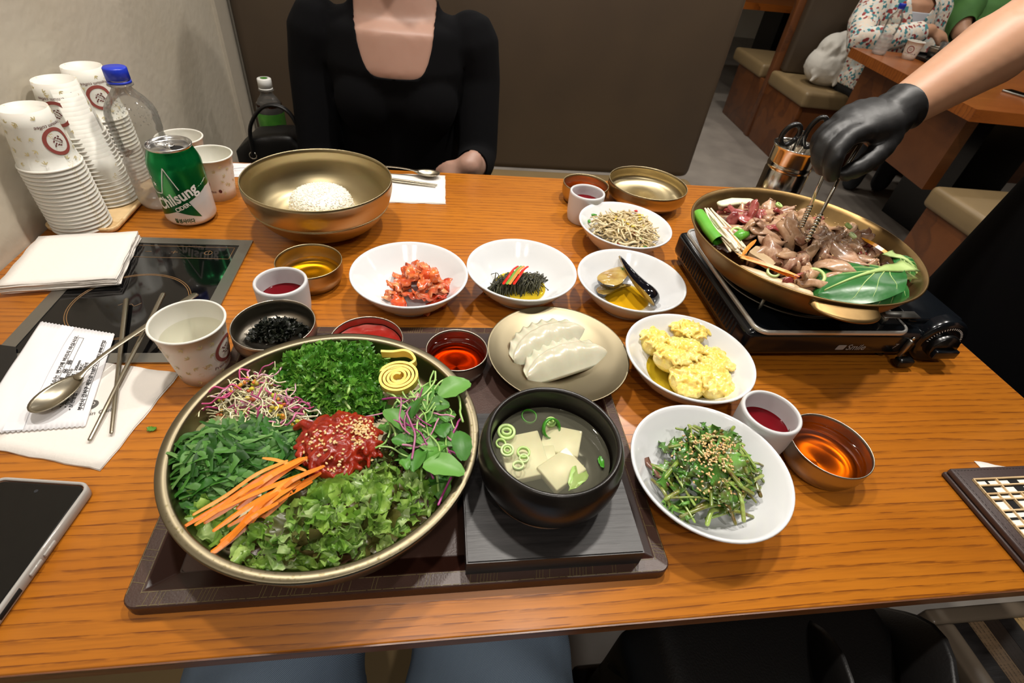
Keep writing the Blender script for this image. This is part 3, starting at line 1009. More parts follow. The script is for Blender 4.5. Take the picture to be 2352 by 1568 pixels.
wt = thing('wooden_tray', 'small pale wooden tray under the stacked paper cups', 'tray', (0, 0, 0))
p0 = rrect(-0.572, -0.478, 0.748, 0.900, 0.016)
lay = [(0.004, 0.0), (0.0, 0.004), (-0.001, 0.0095), (0.0005, 0.0102), (0.0030, 0.0098), (0.0065, 0.0055), (0.0075, 0.0050)]
vs, fs = [], []
for ins, z in lay:
    vs += [(x, y, z) for x, y in rrect(-0.574 + ins, -0.477 - ins, 0.7455 + ins, 0.9750 - ins, max(0.004, 0.016 - ins), 6)]
n = len(vs) // len(lay)
for i in range(len(lay) - 1):
    fs += [(i * n + q, i * n + (q + 1) % n, (i + 1) * n + (q + 1) % n, (i + 1) * n + q) for q in range(n)]
fs += [tuple(range(n - 1, -1, -1)), tuple(range((len(lay) - 1) * n, len(lay) * n))]
mk('tray_body', vs, fs, M['traywood'], wt)

fc = place_cup(-0.2610, 0.4550, 0.0, 'white paper cup of water standing alone between cooktop and laver bowl', 'loose paper cups', 0.0, 0.052)
rad_up = lambda h: CUP_B + (CUP_R - CUP_B) * h / CUP_H + 0.00015
emblem(fc, -0.15, rad_up, 0.040, 1, 1.1)
c2 = place_cup(-0.3735, 0.8900, 0.0, 'white paper cup between the green can and the bronze mixing bowl', 'loose paper cups', 0.4, 0.040)
emblem(c2, -2.35, rad_up, 0.036, 1, 1.0)
place_cup(-0.4400, 0.9560, 0.0, 'white paper cup mostly hidden behind the green can', 'loose paper cups')
# ------------------------------------------------------------------ green soda can
cn = thing('soda_can', 'green and white soda can with a big star opened on the table', 'can', (-0.3895, 0.8075, 0))
CR, CH = 0.0368, 0.120
mk('can_top_body', *lathe([(0.0300, CH - 0.001), (0.0298, CH - 0.003), (0.0303, CH - 0.006), (0.0345, 0.1035), (0.0364, 0.0965), (CR, 0.0915)] + [(CR, 0.090 - 0.0075 * i) for i in range(1, 5)], 72), M['green_metal'], cn)
mk('can_lower_body', *lathe([(CR, 0.060), (CR, 0.04), (CR, 0.012), (0.0362, 0.0085), (0.0335, 0.0045), (0.0290, 0.0012)], 72), M['can_white'], cn)
mk('can_base', *lathe([(0.0290, 0.0012), (0.0275, 0.0), (0.0260, 0.0015), (0.022, 0.005), (0, 0.007)], 48), M['aluminium'], cn)
mk('lid', *lathe([(0.0298, CH - 0.003), (0.0308, CH - 0.001), (0.0312, CH), (0.0306, CH + 0.0012), (0.0292, CH + 0.0008), (0.0285, CH - 0.0035), (0.0270, CH - 0.0055), (0.0255, CH - 0.004), (0, CH - 0.0035)], 56), M['aluminium'], cn)
fa = -1.12                                    # the star faces the bench this way
def disc(rx, ry, z, ang, cx, cy, n=24, h=0.0004):
    c, s = math.cos(ang), math.sin(ang)
    p = [(cx + c * rx * math.cos(a) - s * ry * math.sin(a), cy + s * rx * math.cos(a) + c * ry * math.sin(a)) for a in np.linspace(0, 2 * PI, n, endpoint=False)]
    return prism(p, z, z + h)
oa = fa + 0.75
mk('opening', *disc(0.0098, 0.0075, CH - 0.0034, oa, 0.0135 * math.cos(oa), 0.0135 * math.sin(oa)), M['lens'], cn, smooth=False)
b = MB()
for r1, cx in ((0.0062, 0.001), (0.0080, -0.0105)):
    pth = [(cx * math.cos(oa) + r1 * math.cos(a), cx * math.sin(oa) + r1 * math.sin(a), CH - 0.0018) for a in np.linspace(0, 2 * PI, 21)]
    b.add(*tube(pth, 0.0011, 6, cap=False))
b.add(*lathe([(0, CH - 0.0008), (0.0028, CH - 0.0010), (0.0032, CH - 0.003)], 16))
b.o('pull_tab', M['aluminium'], cn)
def decal(poly, dr, name, mat, maxlen=0.004, cols=None):
    v, f = refine([(x, y, 0) for x, y in poly], [tuple(range(len(poly)))], maxlen)
    return mk(name, wrap(v, CR + dr, fa), f, mat, cn)
STAR = [(-0.0188, 0.0985), (-0.0066, 0.0640), (0.0270, 0.0665), (0.0470, 0.0740), (0.0330, 0.0600), (0.0010, 0.0440), (0.0130, 0.0170), (-0.0050, 0.0235), (-0.0197, 0.0290), (-0.0560, 0.0150), (-0.0430, 0.0400), (-0.0780, 0.0640), (-0.0330, 0.0600)]
ctr = (-0.0190, 0.0500)
fan_v = [(ctr[0], ctr[1], 0)] + [(x, y, 0) for x, y in STAR]
fan_f = [(0, i + 1, (i + 1) % len(STAR) + 1) for i in range(len(STAR))]
v, f = refine(fan_v, fan_f, 0.004)
mk('star', wrap(v, CR + 0.00012, fa), f, M['star_green'], cn)
def line(pts, w, dr, name, mat):
    b = MB()
    for (x0, y0), (x1, y1) in zip(pts, pts[1:]):
        L = math.hypot(x1 - x0, y1 - y0)
        nx, ny = -(y1 - y0) / L * w, (x1 - x0) / L * w
        k = max(1, int(L / 0.004))
        vv, ff = [], []
        for i in range(k + 1):
            t = i / k
            vv += [(x0 + (x1 - x0) * t + nx, y0 + (y1 - y0) * t + ny, 0), (x0 + (x1 - x0) * t - nx, y0 + (y1 - y0) * t - ny, 0)]
        ff = [(2 * i, 2 * i + 1, 2 * i + 3, 2 * i + 2) for i in range(k)]
        b.add(wrap(vv, CR + dr, fa), ff)
    return b.o(name, mat, cn)
line([(-0.060, 0.0635), (-0.0450, 0.0555), (-0.0330, 0.0575), (-0.0188, 0.0980), (-0.0066, 0.0640)], 0.0007, 0.00022, 'star_outline', M['white_ink'])
line([(0.0260, 0.0655), (0.0330, 0.0690), (0.0390, 0.0715)], 0.0006, 0.00022, 'star_outline', M['white_ink'])
facet = [(-0.0188, 0.0900), (-0.0120, 0.0560), (-0.0240, 0.0480), (-0.0320, 0.0570)]
v, f = refine([(x, y, 0) for x, y in facet], [(0, 1, 2, 3)], 0.004)
mk('star_facet', wrap(v, CR + 0.00018, fa), f, simple('bright_facet_green', '2E8B3C', 0.3, 0.3), cn)
def can_text(body, size, ang, x, y, mat, name, sx=1.0, bold=0.0, shear=0.0, align='CENTER'):
    tv, tf = text_mesh(body, size, align, shear, bold)
    tv, tf = refine(xf2(tv, ang, x, y, sx, 1.0), tf, 0.003)
    return mk(name, wrap(tv, CR + 0.00030, fa), tf, mat, cn)
can_text('Chilsung', 0.0240, 0.44, -0.0130, 0.0430, M['white_ink'], 'brand_lettering', 0.86, 0.0006, 0.12)
can_text('CIDER', 0.0085, 0.44, -0.0085, 0.0335, M['white_ink'], 'cider_lettering', 1.0, 0.00025)
can_text('칠성사이다', 0.0078, 0.0, -0.0130, 0.0105, M['green_ink'], 'korean_lettering', 0.8, 0.0003)
for x, y, r in ((-0.042, 0.070, 0.0042), (-0.047, 0.079, 0.0034), (-0.051, 0.087, 0.0030), (-0.031, 0.0475, 0.0030)):
    p = [(x + (r if i % 2 == 0 else r * 0.42) * math.cos(PI / 2 + i * PI / 5), y + (r if i % 2 == 0 else r * 0.42) * math.sin(PI / 2 + i * PI / 5)) for i in range(10)]
    v, f = refine([(x, y, 0)] + [(a, c, 0) for a, c in p], [(0, i + 1, (i + 1) % 10 + 1) for i in range(10)], 0.004)
    mk('small_star', wrap(v, CR + 0.0003, fa), f, M['white_ink'], cn)

# ------------------------------------------------------------------ water bottle with blue cap
def bottle(name, label, loc, H, R, cap_mat, cap_r, body_mat, ribs=True, liquid_mat=None, level=0.0, low_mat=None, waist=True, shf=0.66, nkf=0.865):
    root = thing(name, label, 'bottle', loc)
    sh = H * shf
    nk = H * nkf
    prof = [(0, 0.004), (R * 0.55, 0.002), (R * 0.75, 0.0), (R * 0.92, 0.003), (R, 0.012)]
    z = 0.012
    k = int((sh - 0.012) / 0.0045)
    for i in range(1, k + 1):
        z = 0.012 + (sh - 0.012) * i / k
        w = 0.0
        if ribs:
            w = -0.0013 * (0.5 + 0.5 * math.cos(2 * PI * z / 0.0165)) if z < sh * 0.86 else 0
            if waist and abs(z - sh * 0.62) < 0.012:
                w -= 0.003 * math.cos((z - sh * 0.62) / 0.012 * PI / 2)
        prof.append((R + w, z))
    prof += [(R * 0.985, sh + (nk - sh) * 0.2), (R * 0.90, sh + (nk - sh) * 0.42), (R * 0.72, sh + (nk - sh) * 0.66), (R * 0.50, sh + (nk - sh) * 0.86), (cap_r * 0.86, nk), (cap_r * 0.84, nk + 0.004), (cap_r * 1.12, nk + 0.0045), (cap_r * 1.12, nk + 0.006), (cap_r * 0.84, nk + 0.0065), (cap_r * 0.84, H - 0.004)]
    if low_mat:
        cut = next(i for i, q in enumerate(prof) if q[1] > sh * 0.62)
        mk('lower_wall', *lathe(prof[:cut + 1], 48), low_mat, root)
        mk('upper_wall', *lathe(prof[cut:], 48), body_mat, root)
    else:
        mk('bottle_wall', *lathe(prof, 48), body_mat, root)
    if liquid_mat:
        q = [(max(0, r - 0.0012), max(z, 0.0045)) for r, z in prof if z < level]
        mk('liquid', *lathe([(0, 0.005)] + q[1:] + [(q[-1][0], level), (0, level)], 40), liquid_mat, root)
    cp = [(cap_r * 0.8, nk + 0.0075), (cap_r, nk + 0.0078), (cap_r, nk + 0.0105)]
    mk('tamper_ring', *lathe([(cap_r * 0.86, nk + 0.0072), (cap_r * 1.02, nk + 0.0074), (cap_r * 1.02, nk + 0.0105), (cap_r * 0.86, nk + 0.0107)], 40), cap_mat, root)
    b = MB()
    n = 80
    prof2 = [(0.93, nk + 0.0118), (1.0, nk + 0.0122), (1.0, H - 0.0015), (0.94, H), (0, H + 0.0002)]
    vv, ff = [], []
    for rr, zz in prof2[:-1]:
        vv += [(cap_r * rr * (1 + (0.018 if (i % 2 and 0 < prof2.index((rr, zz)) < 3) else 0)) * math.cos(2 * PI * i / n), cap_r * rr * (1 + (0.018 if (i % 2 and 0 < prof2.index((rr, zz)) < 3) else 0)) * math.sin(2 * PI * i / n), zz) for i in range(n)]
    for q in range(3):
        ff += [(q * n + i, q * n + (i + 1) % n, (q + 1) * n + (i + 1) % n, (q + 1) * n + i) for i in range(n)]
    ff.append(tuple(range(3 * n, 4 * n)))
    mk('cap', vv, ff, cap_mat, root)
    return root

wb = bottle('water_bottle', 'misted clear water bottle with bright blue cap beside the cup stacks', (-0.4500, 0.8560, 0), 0.207, 0.0345, M['cap_blue'], 0.0150, M['pet'], low_mat=M['pet_frost'])
b = MB()
for k in range(120):
    a, z = random.uniform(-2.6, 0.4), random.uniform(0.135, 0.168)
    rr = np.interp(z, [0.135, 0.1445, 0.152, 0.1604, 0.168], [0.0345, 0.0339, 0.0311, 0.0249, 0.0200]) + 0.0002
    b.add(*ell((rr * math.cos(a), rr * math.sin(a), z), (random.uniform(0.0005, 0.0013),) * 3, 6, 4))
tag(b.o('dew_drops', M['pet'], wb), kind='stuff')

# green tea bottle standing on the bench behind the handbag
gt = bottle('tea_bottle', 'green labelled tea bottle with white cap standing on the bench', (-0.425, 1.455, -0.289), 0.325, 0.0325, M['cap_white'], 0.0165, M['pet'], liquid_mat=M['tea'], level=0.266, shf=0.76, nkf=0.90)
mk('label', *lathe([(0.0332, 0.150), (0.0335, 0.153), (0.0335, 0.243), (0.0332, 0.246)], 40), M['tea_label'], gt)
mk('cap_print', *lathe([(0, 0.3255), (0.009, 0.3255)], 20), M['tea_label'], gt)

# ------------------------------------------------------------------ napkins, sachets, cards
def sheet_stack(name, label, corners, n, thick, mat, group=None, jitter=0.002, z0=0.0, waves=0.0006, curl=0.0, cat='napkins', res=10):
    """folded paper: n leaves, each a gently wavy quad with thickness, a part of the pile"""
    cx = sum(c[0] for c in corners) / 4
    cy = sum(c[1] for c in corners) / 4
    root = thing(name, label, cat, (cx, cy, z0), 0, group)
    for k in range(n):
        q = [(c[0] - cx + random.uniform(-jitter, jitter), c[1] - cy + random.uniform(-jitter, jitter)) for c in corners]
        ph = random.uniform(0, 6)
        vs, fs = [], []
        for lay in (0, 1):
            for i in range(res + 1):
                for j in range(res + 1):
                    s, t = i / res, j / res
                    x = (1 - s) * (1 - t) * q[0][0] + s * (1 - t) * q[1][0] + s * t * q[2][0] + (1 - s) * t * q[3][0]
                    y = (1 - s) * (1 - t) * q[0][1] + s * (1 - t) * q[1][1] + s * t * q[2][1] + (1 - s) * t * q[3][1]
                    w = waves * math.sin(9 * s + ph) * math.cos(8 * t + ph) * (0.3 + abs(s - 0.5) + abs(t - 0.5)) * (k + 1) / n
                    w += curl * ((s - 0.5) ** 2 + (t - 0.5) ** 2) * (k + 1) / n
                    vs.append((x + 0.0007 * math.sin(18 * t + ph) * (s in (0, 1)), y + 0.0007 * math.sin(18 * s + ph) * (t in (0, 1)), 0.0003 + k * thick + lay * thick * 0.86 + max(-thick * 0.05, w)))
        m = (res + 1) ** 2
        for i in range(res):
            for j in range(res):
                a = i * (res + 1) + j
                fs.append((a, a + 1, a + res + 2, a + res + 1))
                fs.append((m + a, m + a + res + 1, m + a + res + 2, m + a + 1))
        for i in range(res):
            a = i
            fs.append((a, m + a, m + a + 1, a + 1))
            a = res * (res + 1) + i
            fs.append((a, a + 1, m + a + 1, m + a))
            a = i * (res + 1)
            fs.append((a, a + res + 1, m + a + res + 1, m + a))
            a = i * (res + 1) + res
            fs.append((a, m + a, m + a + res + 1, a + res + 1))
        mk('napkin_layer', vs, fs, mat, root)
    return root

sheet_stack('napkin_pile', 'pile of folded white napkins lying on the induction cooktop', [(-0.5440, 0.5900), (-0.4160, 0.6120), (-0.4380, 0.7340), (-0.5560, 0.7120)], 8, 0.0016, M['tissue'], jitter=0.0022, z0=0.0027, waves=0.0008)
np1 = sheet_stack('napkin', 'white folded napkin with a grey emblem under the spoon and chopsticks', [(-0.4270, 0.3500), (-0.3120, 0.3190), (-0.2880, 0.4470), (-0.4000, 0.4720)], 2, 0.0011, M['tissue'], jitter=0.001, waves=0.0004, cat='napkin')
cx, cy = np1.location.x, np1.location.y
mk('emblem', *disc(0.0085, 0.0068, 0.0030, 0.5, -0.358 - cx, 0.4005 - cy, 28, 0.0001), simple('grey_ink', '55514E', 0.8), np1, smooth=False)
b = MB()
for dx, dy in ((-0.0025, 0.001), (0.0025, 0.002), (0, -0.0022)):
    b.add([(q[0] + dx - 0.358 - cx, q[1] + dy + 0.4005 - cy, q[2]) for q in lathe([(0.0018, 0.00315), (0.0018, 0.00325), (0.0024, 0.00325), (0.0024, 0.00315)], 16)[0]], lathe([(0.0018, 0), (0.0018, 1), (0.0024, 1), (0.0024, 0)], 16)[1])
b.o('emblem_swirl', M['tissue'], np1)
tv, tf = text_mesh('Seongmin Club', 0.0072, shear=0.15)
mk('napkin_lettering', [(q[0] - 0.3525 - cx, q[1] + 0.3860 - cy, 0.0031) for q in xf2(tv, 0.30)], tf, simple('grey_ink', '55514E', 0.8), np1, smooth=False)

def sachet(name, label, corners, mat, z0, bulge=0.004, teeth=22, textlines=(), cat='sachet', res=16):
    """flat film packet: serrated short ends, soft pillow, printed panel"""
    cx = sum(c[0] for c in corners) / 4
    cy = sum(c[1] for c in corners) / 4
    root = thing(name, label, cat, (cx, cy, z0))
    def at(s, t):
        q = corners
        return ((1 - s) * (1 - t) * q[0][0] + s * (1 - t) * q[1][0] + s * t * q[2][0] + (1 - s) * t * q[3][0] - cx,
                (1 - s) * (1 - t) * q[0][1] + s * (1 - t) * q[1][1] + s * t * q[2][1] + (1 - s) * t * q[3][1] - cy)
    def hgt(s, t):
        e = min(1, t / 0.1, (1 - t) / 0.1) if t > 0.0 else 0
        return 0.0006 + bulge * max(0, math.sin(PI * s)) ** 0.7 * max(0, math.sin(PI * t)) ** 0.5 * e + 0.0003 * math.sin(23 * s + 4 * t) * math.sin(17 * t)
    vs, fs = [], []
    nt, ns = res, teeth * 2
    for j in range(nt + 1):
        for i in range(ns + 1):
            s, t = i / ns, j / nt
            if j == 0:
                t -= 0.012 * (i % 2)
            if j == nt:
                t += 0.012 * (i % 2)
            x, y = at(s, t)
            vs.append((x, y, hgt(min(1, max(0, s)), min(1, max(0, t)))))
    m = len(vs)
    vs += [(q[0], q[1], 0.0) for q in vs[:m]]
    for j in range(nt):
        for i in range(ns):
            a = j * (ns + 1) + i
            fs.append((a, a + 1, a + ns + 2, a + ns + 1))
            fs.append((m + a, m + a + ns + 1, m + a + ns + 2, m + a + 1))
    for i in range(ns):
        fs.append((i, m + i, m + i + 1, i + 1))
        a = nt * (ns + 1) + i
        fs.append((a, a + 1, m + a + 1, m + a))
    for j in range(nt):
        a = j * (ns + 1)
        fs.append((a, a + ns + 1, m + a + ns + 1, m + a))
        a += ns
        fs.append((a, m + a, m + a + ns + 1, a + ns + 1))
    mk('film', vs, fs, mat, root)
    # seam strip along the length
    b = MB()
    for j in range(nt):
        q = []
        for s, t in ((0.30, j / nt), (0.47, j / nt), (0.47, (j + 1) / nt), (0.30, (j + 1) / nt)):
            x, y = at(s, t)
            q.append((x, y, hgt(s, t) + 0.0007))
        b.add(q, [(0, 1, 2, 3)])
    b.o('seam_flap', mat, root)
    if textlines:
        b = MB()
        for s0, t0, body, size, k in textlines:
            tv, tf = text_mesh(body, size, 'LEFT', 0, size * 0.02)
            tv, tf = refine(tv, tf, 0.006)
            out = []
            for q in tv:
                x, y = at(s0 - q[1] / 0.094, t0 + q[0] * k / 0.155)
                out.append((x, y, hgt(s0 - q[1] / 0.094, min(1, max(0, t0 + q[0] * k / 0.155))) + 0.0005))
            b.add(out, tf)
        for s0, t0, s1, t1 in ((0.60, 0.12, 0.60, 0.86), (0.66, 0.12, 0.66, 0.86), (0.90, 0.12, 0.90, 0.86), (0.94, 0.12, 0.94, 0.86), (0.60, 0.12, 0.66, 0.12), (0.90, 0.12, 0.94, 0.12)):
            for i in range(12):
                a, c = i / 12, (i + 1) / 12
                q = []
                for u, w in ((a, -1), (c, -1), (c, 1), (a, 1)):
                    s, t = s0 + (s1 - s0) * u, t0 + (t1 - t0) * u
                    s2, t2 = (s + w * 0.002, t) if abs(t1 - t0) > 0.1 else (s, t + w * 0.0015)
                    x, y = at(s2, t2)
                    q.append((x, y, hgt(s2, t2) + 0.0005))
                b.add(q, [(0, 1, 2, 3)])
        b.o('printed_text', M['ink'], root, smooth=False)
    return root

TL = [(0.585, 0.86, '사용하신 물티슈는 변기에 버리지 마십시오.', 0.0050, -1.32),
      (0.650, 0.70, '위  생  용  품', 0.0050, -1.9),
      (0.700, 0.80, '• 용도 : 식당용 물티슈', 0.0044, -1.32),
      (0.745, 0.84, '• 원단 : 부직포 • 규격 : 200mm', 0.0044, -1.32),
      (0.790, 0.84, '• 성분 : 정제수, 에탄올, BKC', 0.0044, -1.32),
      (0.835, 0.86, '• 보관방법 : 직사광선을 피하여', 0.0044, -1.32),
      (0.928, 0.86, '부산시 강서구 제도로 1187-2 / T.051-898-5722', 0.0050, -1.22)]
sachet('wet_tissue_sachet', 'white printed wet tissue sachet with serrated ends under the spoon', [(-0.4700, 0.5340), (-0.3800, 0.5120), (-0.3480, 0.3720), (-0.4480, 0.3640)], M['film'], 0.0040, textlines=TL)
sachet('wet_tissue_sachet', 'small white tissue sachet at the far edge behind the bronze mixing bowl', [(-0.3900, 1.0220), (-0.3780, 0.9620), (-0.3000, 0.9680), (-0.3100, 1.0280)], M['film'], 0.0004, 0.003, 12, [(0.90, 0.75, '물티슈 위생용품', 0.006, -1.0), (0.78, 0.78, '부산시 강서구', 0.005, -1.0)])

bn = sheet_stack('napkin', 'white paper napkin under the spoon and chopsticks by the far edge', [(-0.1050, 0.8850), (0.0195, 0.8880), (0.0205, 1.0120), (-0.1050, 1.0080)], 2, 0.0010, M['paper'], jitter=0.0005, waves=0.0002, cat='napkin')
sheet_stack('napkin', 'white paper corner sticking out from under the brown menu board', [(0.6250, 0.2000), (0.7200, 0.2050), (0.7050, 0.2720), (0.6320, 0.2935)], 1, 0.0008, M['paper'], jitter=0.0, waves=0.0, cat='napkin')

bc = thing('leaflet_card', 'black leaflet with a blue picture strip lying partly under the sachet', 'leaflet', (-0.50, 0.43, 0.0032), 0)
cc = [(-0.0740, 0.0800), (0.0270, 0.0600), (0.0960, -0.0620), (-0.0200, -0.0640)]
mk('cover', *prism(cc[::-1], 0.0, 0.0009), simple('black_gloss_card', '121212', 0.3), bc, smooth=False)
mk('picture_panel', *prism([(-0.068, 0.030), (0.030, 0.016), (0.052, -0.024), (-0.040, -0.010)][::-1], 0.0009, 0.0011), simple('blue_photo_print', '3C7FB8', 0.3, var='BFD9EA', vscale=40), bc, smooth=False)

# ------------------------------------------------------------------ spoons and chopsticks
def spoon(name, label, loc, rz, L=0.212, bw=0.0215, bl=0.062, tilt=0.0):
    """long handled spoon: shallow oval bowl and flat widening handle"""
    root = thing(name, label, 'spoon', loc, rz)
    nu, nv = 28, 8
    top, bot = [], []
    for j in range(nv + 1):
        rr = j / nv
        for i in range(nu):
            a = 2 * PI * i / nu
            ex = math.cos(a)
            x = bl / 2 * rr * ex
            y = bw * rr * math.sin(a) * (1 - 0.12 * ex)
            d = 0.0085 * (1 - rr ** 2)
            top.append((x, y, 0.0098 - d))
            bot.append((x * 1.0, y * 1.0, 0.0098 - d - 0.0011))
    vs = top + bot
    m = len(top)
    fs = []
    for j in range(nv):
        for i in range(nu):
            k = (i + 1) % nu
            a, b_, c, d = j * nu + i, j * nu + k, (j + 1) * nu + k, (j + 1) * nu + i
            fs.append((a, d, c, b_))
            fs.append((m + a, m + b_, m + c, m + d))
    for i in range(nu):
        k = (i + 1) % nu
        fs.append((nv * nu + i, m + nv * nu + i, m + nv * nu + k, nv * nu + k))
    mk('spoon_bowl', vs, fs, M['cutlery'], root)
    pts = curve([(bl / 2 - 0.004, 0, 0.0092), (bl / 2 + 0.014, 0, 0.0120), (bl / 2 + 0.045, 0, 0.0130), (L * 0.62, 0, 0.0100), (L - bl / 2, 0, 0.0060)], 6)
    rad = np.interp(np.linspace(0, 1, len(pts)), [0, 0.12, 0.5, 0.9, 1], [0.0060, 0.0030, 0.0034, 0.0052, 0.0050])
    mk('spoon_handle', *tube(pts, list(rad), 10, flat=0.30, up=(0, 0, 1)), M['cutlery'], root)
    return root
def chopstick(name, label, p0, p1, z0, z1, w=0.0030):
    d = Vector((p1[0] - p0[0], p1[1] - p0[1], 0))
    root = thing(name, label, 'chopsticks', (p0[0], p0[1], 0), math.atan2(d.y, d.x))
    L = d.length
    mk('stick', *tube([(0, 0, z0), (L * 0.3, 0, z0 + (z1 - z0) * 0.3), (L * 0.7, 0, z0 + (z1 - z0) * 0.7), (L, 0, z1)], [w * 0.62, w * 0.8, w, w * 1.15], 8, flat=0.62, up=(0, 0, 1)), M['cutlery'], root)
    return root
spoon('table_spoon', 'long handled metal spoon lying bowl down left across the tissue sachet', (-0.3830, 0.4040, 0.0095), math.radians(67), 0.218, 0.0150, 0.056)
chopstick('chopstick', 'metal chopstick whose tip points nearest the loose green leaf scrap', (-0.3350, 0.3530), (-0.3480, 0.5800), 0.0060, 0.0140)
chopstick('chopstick', 'metal chopstick crossing under the spoon handle onto the cooktop glass', (-0.3190, 0.3610), (-0.3920, 0.5760), 0.0060, 0.0075)
spoon('table_spoon', 'metal spoon on the napkin behind the bronze mixing bowl', (-0.0150, 0.9980, 0.0030), math.radians(172), 0.19, 0.0145, 0.050)
chopstick('chopstick', 'metal chopstick nearest the spoon on the far napkin', (0.0030, 0.9600), (-0.1500, 0.9900), 0.0050, 0.0050)
chopstick('chopstick', 'metal chopstick nearest the camera on the far napkin', (0.0000, 0.9530), (-0.1500, 0.9800), 0.0050, 0.0050)

# ------------------------------------------------------------------ phone in a clear case
ph = thing('smartphone', 'black smartphone in a translucent case lying near the tray', 'phone', (-0.3575, 0.2270, 0), math.radians(-7.0))
w, h = 0.0395, 0.0765
mk('phone_body', *prism(rrect(-w + 0.002, w - 0.002, -h + 0.002, h - 0.002, 0.006), 0.0018, 0.0098), M['plastic_black'], ph, smooth=False)
scr = mk('screen', *prism(rrect(-w + 0.0028, w - 0.0028, -h + 0.003, h - 0.003, 0.005), 0.0098, 0.0101), M['screen'], ph, smooth=False)
vs, fs = [], []
lay = [(0.0015, 0.0), (0.0, 0.002), (0.0, 0.0105), (0.0010, 0.0118), (0.0024, 0.0118), (0.0030, 0.0104)]
for ins, z in lay:
    vs += [(x, y, z) for x, y in rrect(-w - 0.002 + ins, w + 0.002 - ins, -h - 0.002 + ins, h + 0.002 - ins, max(0.004, 0.010 - ins), 6)]
n = len(vs) // len(lay)
for i in range(len(lay) - 1):
    fs += [(i * n + q, i * n + (q + 1) % n, (i + 1) * n + (q + 1) % n, (i + 1) * n + q) for q in range(n)]
fs.append(tuple(range(n - 1, -1, -1)))
cs = mk('clear_case', vs, fs, M['case'], ph)
for y0, y1 in ((0.012, 0.025), (-0.004, 0.009)):
    bbox('side_button', (w + 0.0018, w + 0.0034, y0, y1, 0.0045, 0.0085), M['case'], cs, 0.0007, 2)
bbox('side_slot', (w + 0.0010, w + 0.0024, -0.036, -0.014, 0.0035, 0.0085), M['lens'], cs, 0.0004, 1)
mk('front_camera', *disc(0.0016, 0.0016, 0.01011, 0, 0.0, h - 0.0095, 18, 0.0001), simple('lens_ring', '2A2C30', 0.2), scr, smooth=False)

# ------------------------------------------------------------------ menu board with pale lattice
mn = thing('menu_board', 'dark brown leather menu board with pale cut out lattice panel', 'menu', (0.572, 0.1560, 0.0008))
bbox('cover', (0.0, 0.205, 0.0, 0.1215, 0.0, 0.0055), M['menu_leather'], mn, 0.0015, 2)
bbox('cover', (0.0015, 0.205, 0.0012, 0.1205, 0.0060, 0.0130), M['menu_leather'], mn, 0.0018, 2)
b = MB()
for k in range(46):
    s = 0.004 + k * 0.0043
    if s < 0.2:
        b.add(*box(s, s + 0.0026, 0.1165, 0.1169, 0.0129, 0.0132))
    if s < 0.115:
        b.add(*box(0.0058, 0.0062, s, s + 0.0026, 0.0129, 0.0132))
tag(b.o('edge_stitching', M['lens'], mn, smooth=False), kind='stuff')
mk('lattice_backing', *box(0.0160, 0.198, 0.0140, 0.1050, 0.0128, 0.0132), M['lens'], mn, smooth=False)
GX = [0.0165, 0.0305, 0.0450, 0.0600, 0.0640, 0.0690, 0.0860, 0.1030, 0.1250, 0.1500, 0.1960]
GY = [0.0145, 0.0290, 0.0375, 0.0480, 0.0580, 0.0660, 0.0790, 0.0860, 0.0960, 0.1043]
for i in range(len(GX) - 1):
    for j in range(len(GY) - 1):
        wd, hd = GX[i + 1] - GX[i], GY[j + 1] - GY[j]
        if wd > 0.012 and (i * 3 + j * 5) % 7 not in (0,):
            mk('cream_panel', *box(GX[i] + 0.0034, GX[i + 1] - 0.0006, GY[j] + 0.0006, GY[j + 1] - 0.0026, 0.0132, 0.0136), M['cream'], mn, smooth=False)
for x in GX:
    full = x in (GX[0], GX[-1], GX[2], GX[6])
    y0, y1 = (GY[0], GY[-1]) if full else random.choice([(GY[0], GY[5]), (GY[3], GY[-1]), (GY[2], GY[7])])
    mk('lattice_bar', *box(x - 0.0007, x + 0.0007, y0, y1, 0.0132, 0.0156), M['lattice'], mn, smooth=False)
for y in GY:
    full = y in (GY[0], GY[-1], GY[3])
    x0, x1 = (GX[0], GX[-1]) if full else random.choice([(GX[0], GX[6]), (GX[0], GX[8]), (GX[2], GX[-1])])
    mk('lattice_bar', *box(x0, x1, y - 0.0007, y + 0.0007, 0.0131, 0.0155), M['lattice'], mn, smooth=False)

# ------------------------------------------------------------------ portable gas stove
SX0, SX1, SY0, SY1 = 0.402, 0.745, 0.457, 0.722
sv = thing('gas_stove', 'black portable gas stove under the wide brass pan', 'stove', (0, 0, 0))
bbox('stove_body', (SX0, 0.668, SY0 + 0.004, SY1, 0.014, 0.056), M['enamel'], sv, 0.010, 4)
bbox('stove_base', (SX0 + 0.008, 0.660, SY0 + 0.016, SY1 - 0.008, 0.006, 0.016), M['plastic_black'], sv, 0.003)
for x in (SX0 + 0.022, 0.640):
    for y in (SY0 + 0.026, SY1 - 0.022):
        mk('foot', *lathe([(0, 0), (0.008, 0), (0.009, 0.006), (0, 0.0065)], 20), M['plastic_black'], sv, loc=(x, y, 0))
bbox('gas_compartment', (0.640, 0.738, SY0 + 0.014, SY1 - 0.004, 0.010, 0.062), M['enamel'], sv, 0.018, 6)
bbox('compartment_lid', (0.646, 0.733, SY0 + 0.022, SY1 - 0.010, 0.058, 0.0655), M['enamel'], sv, 0.004, 3)
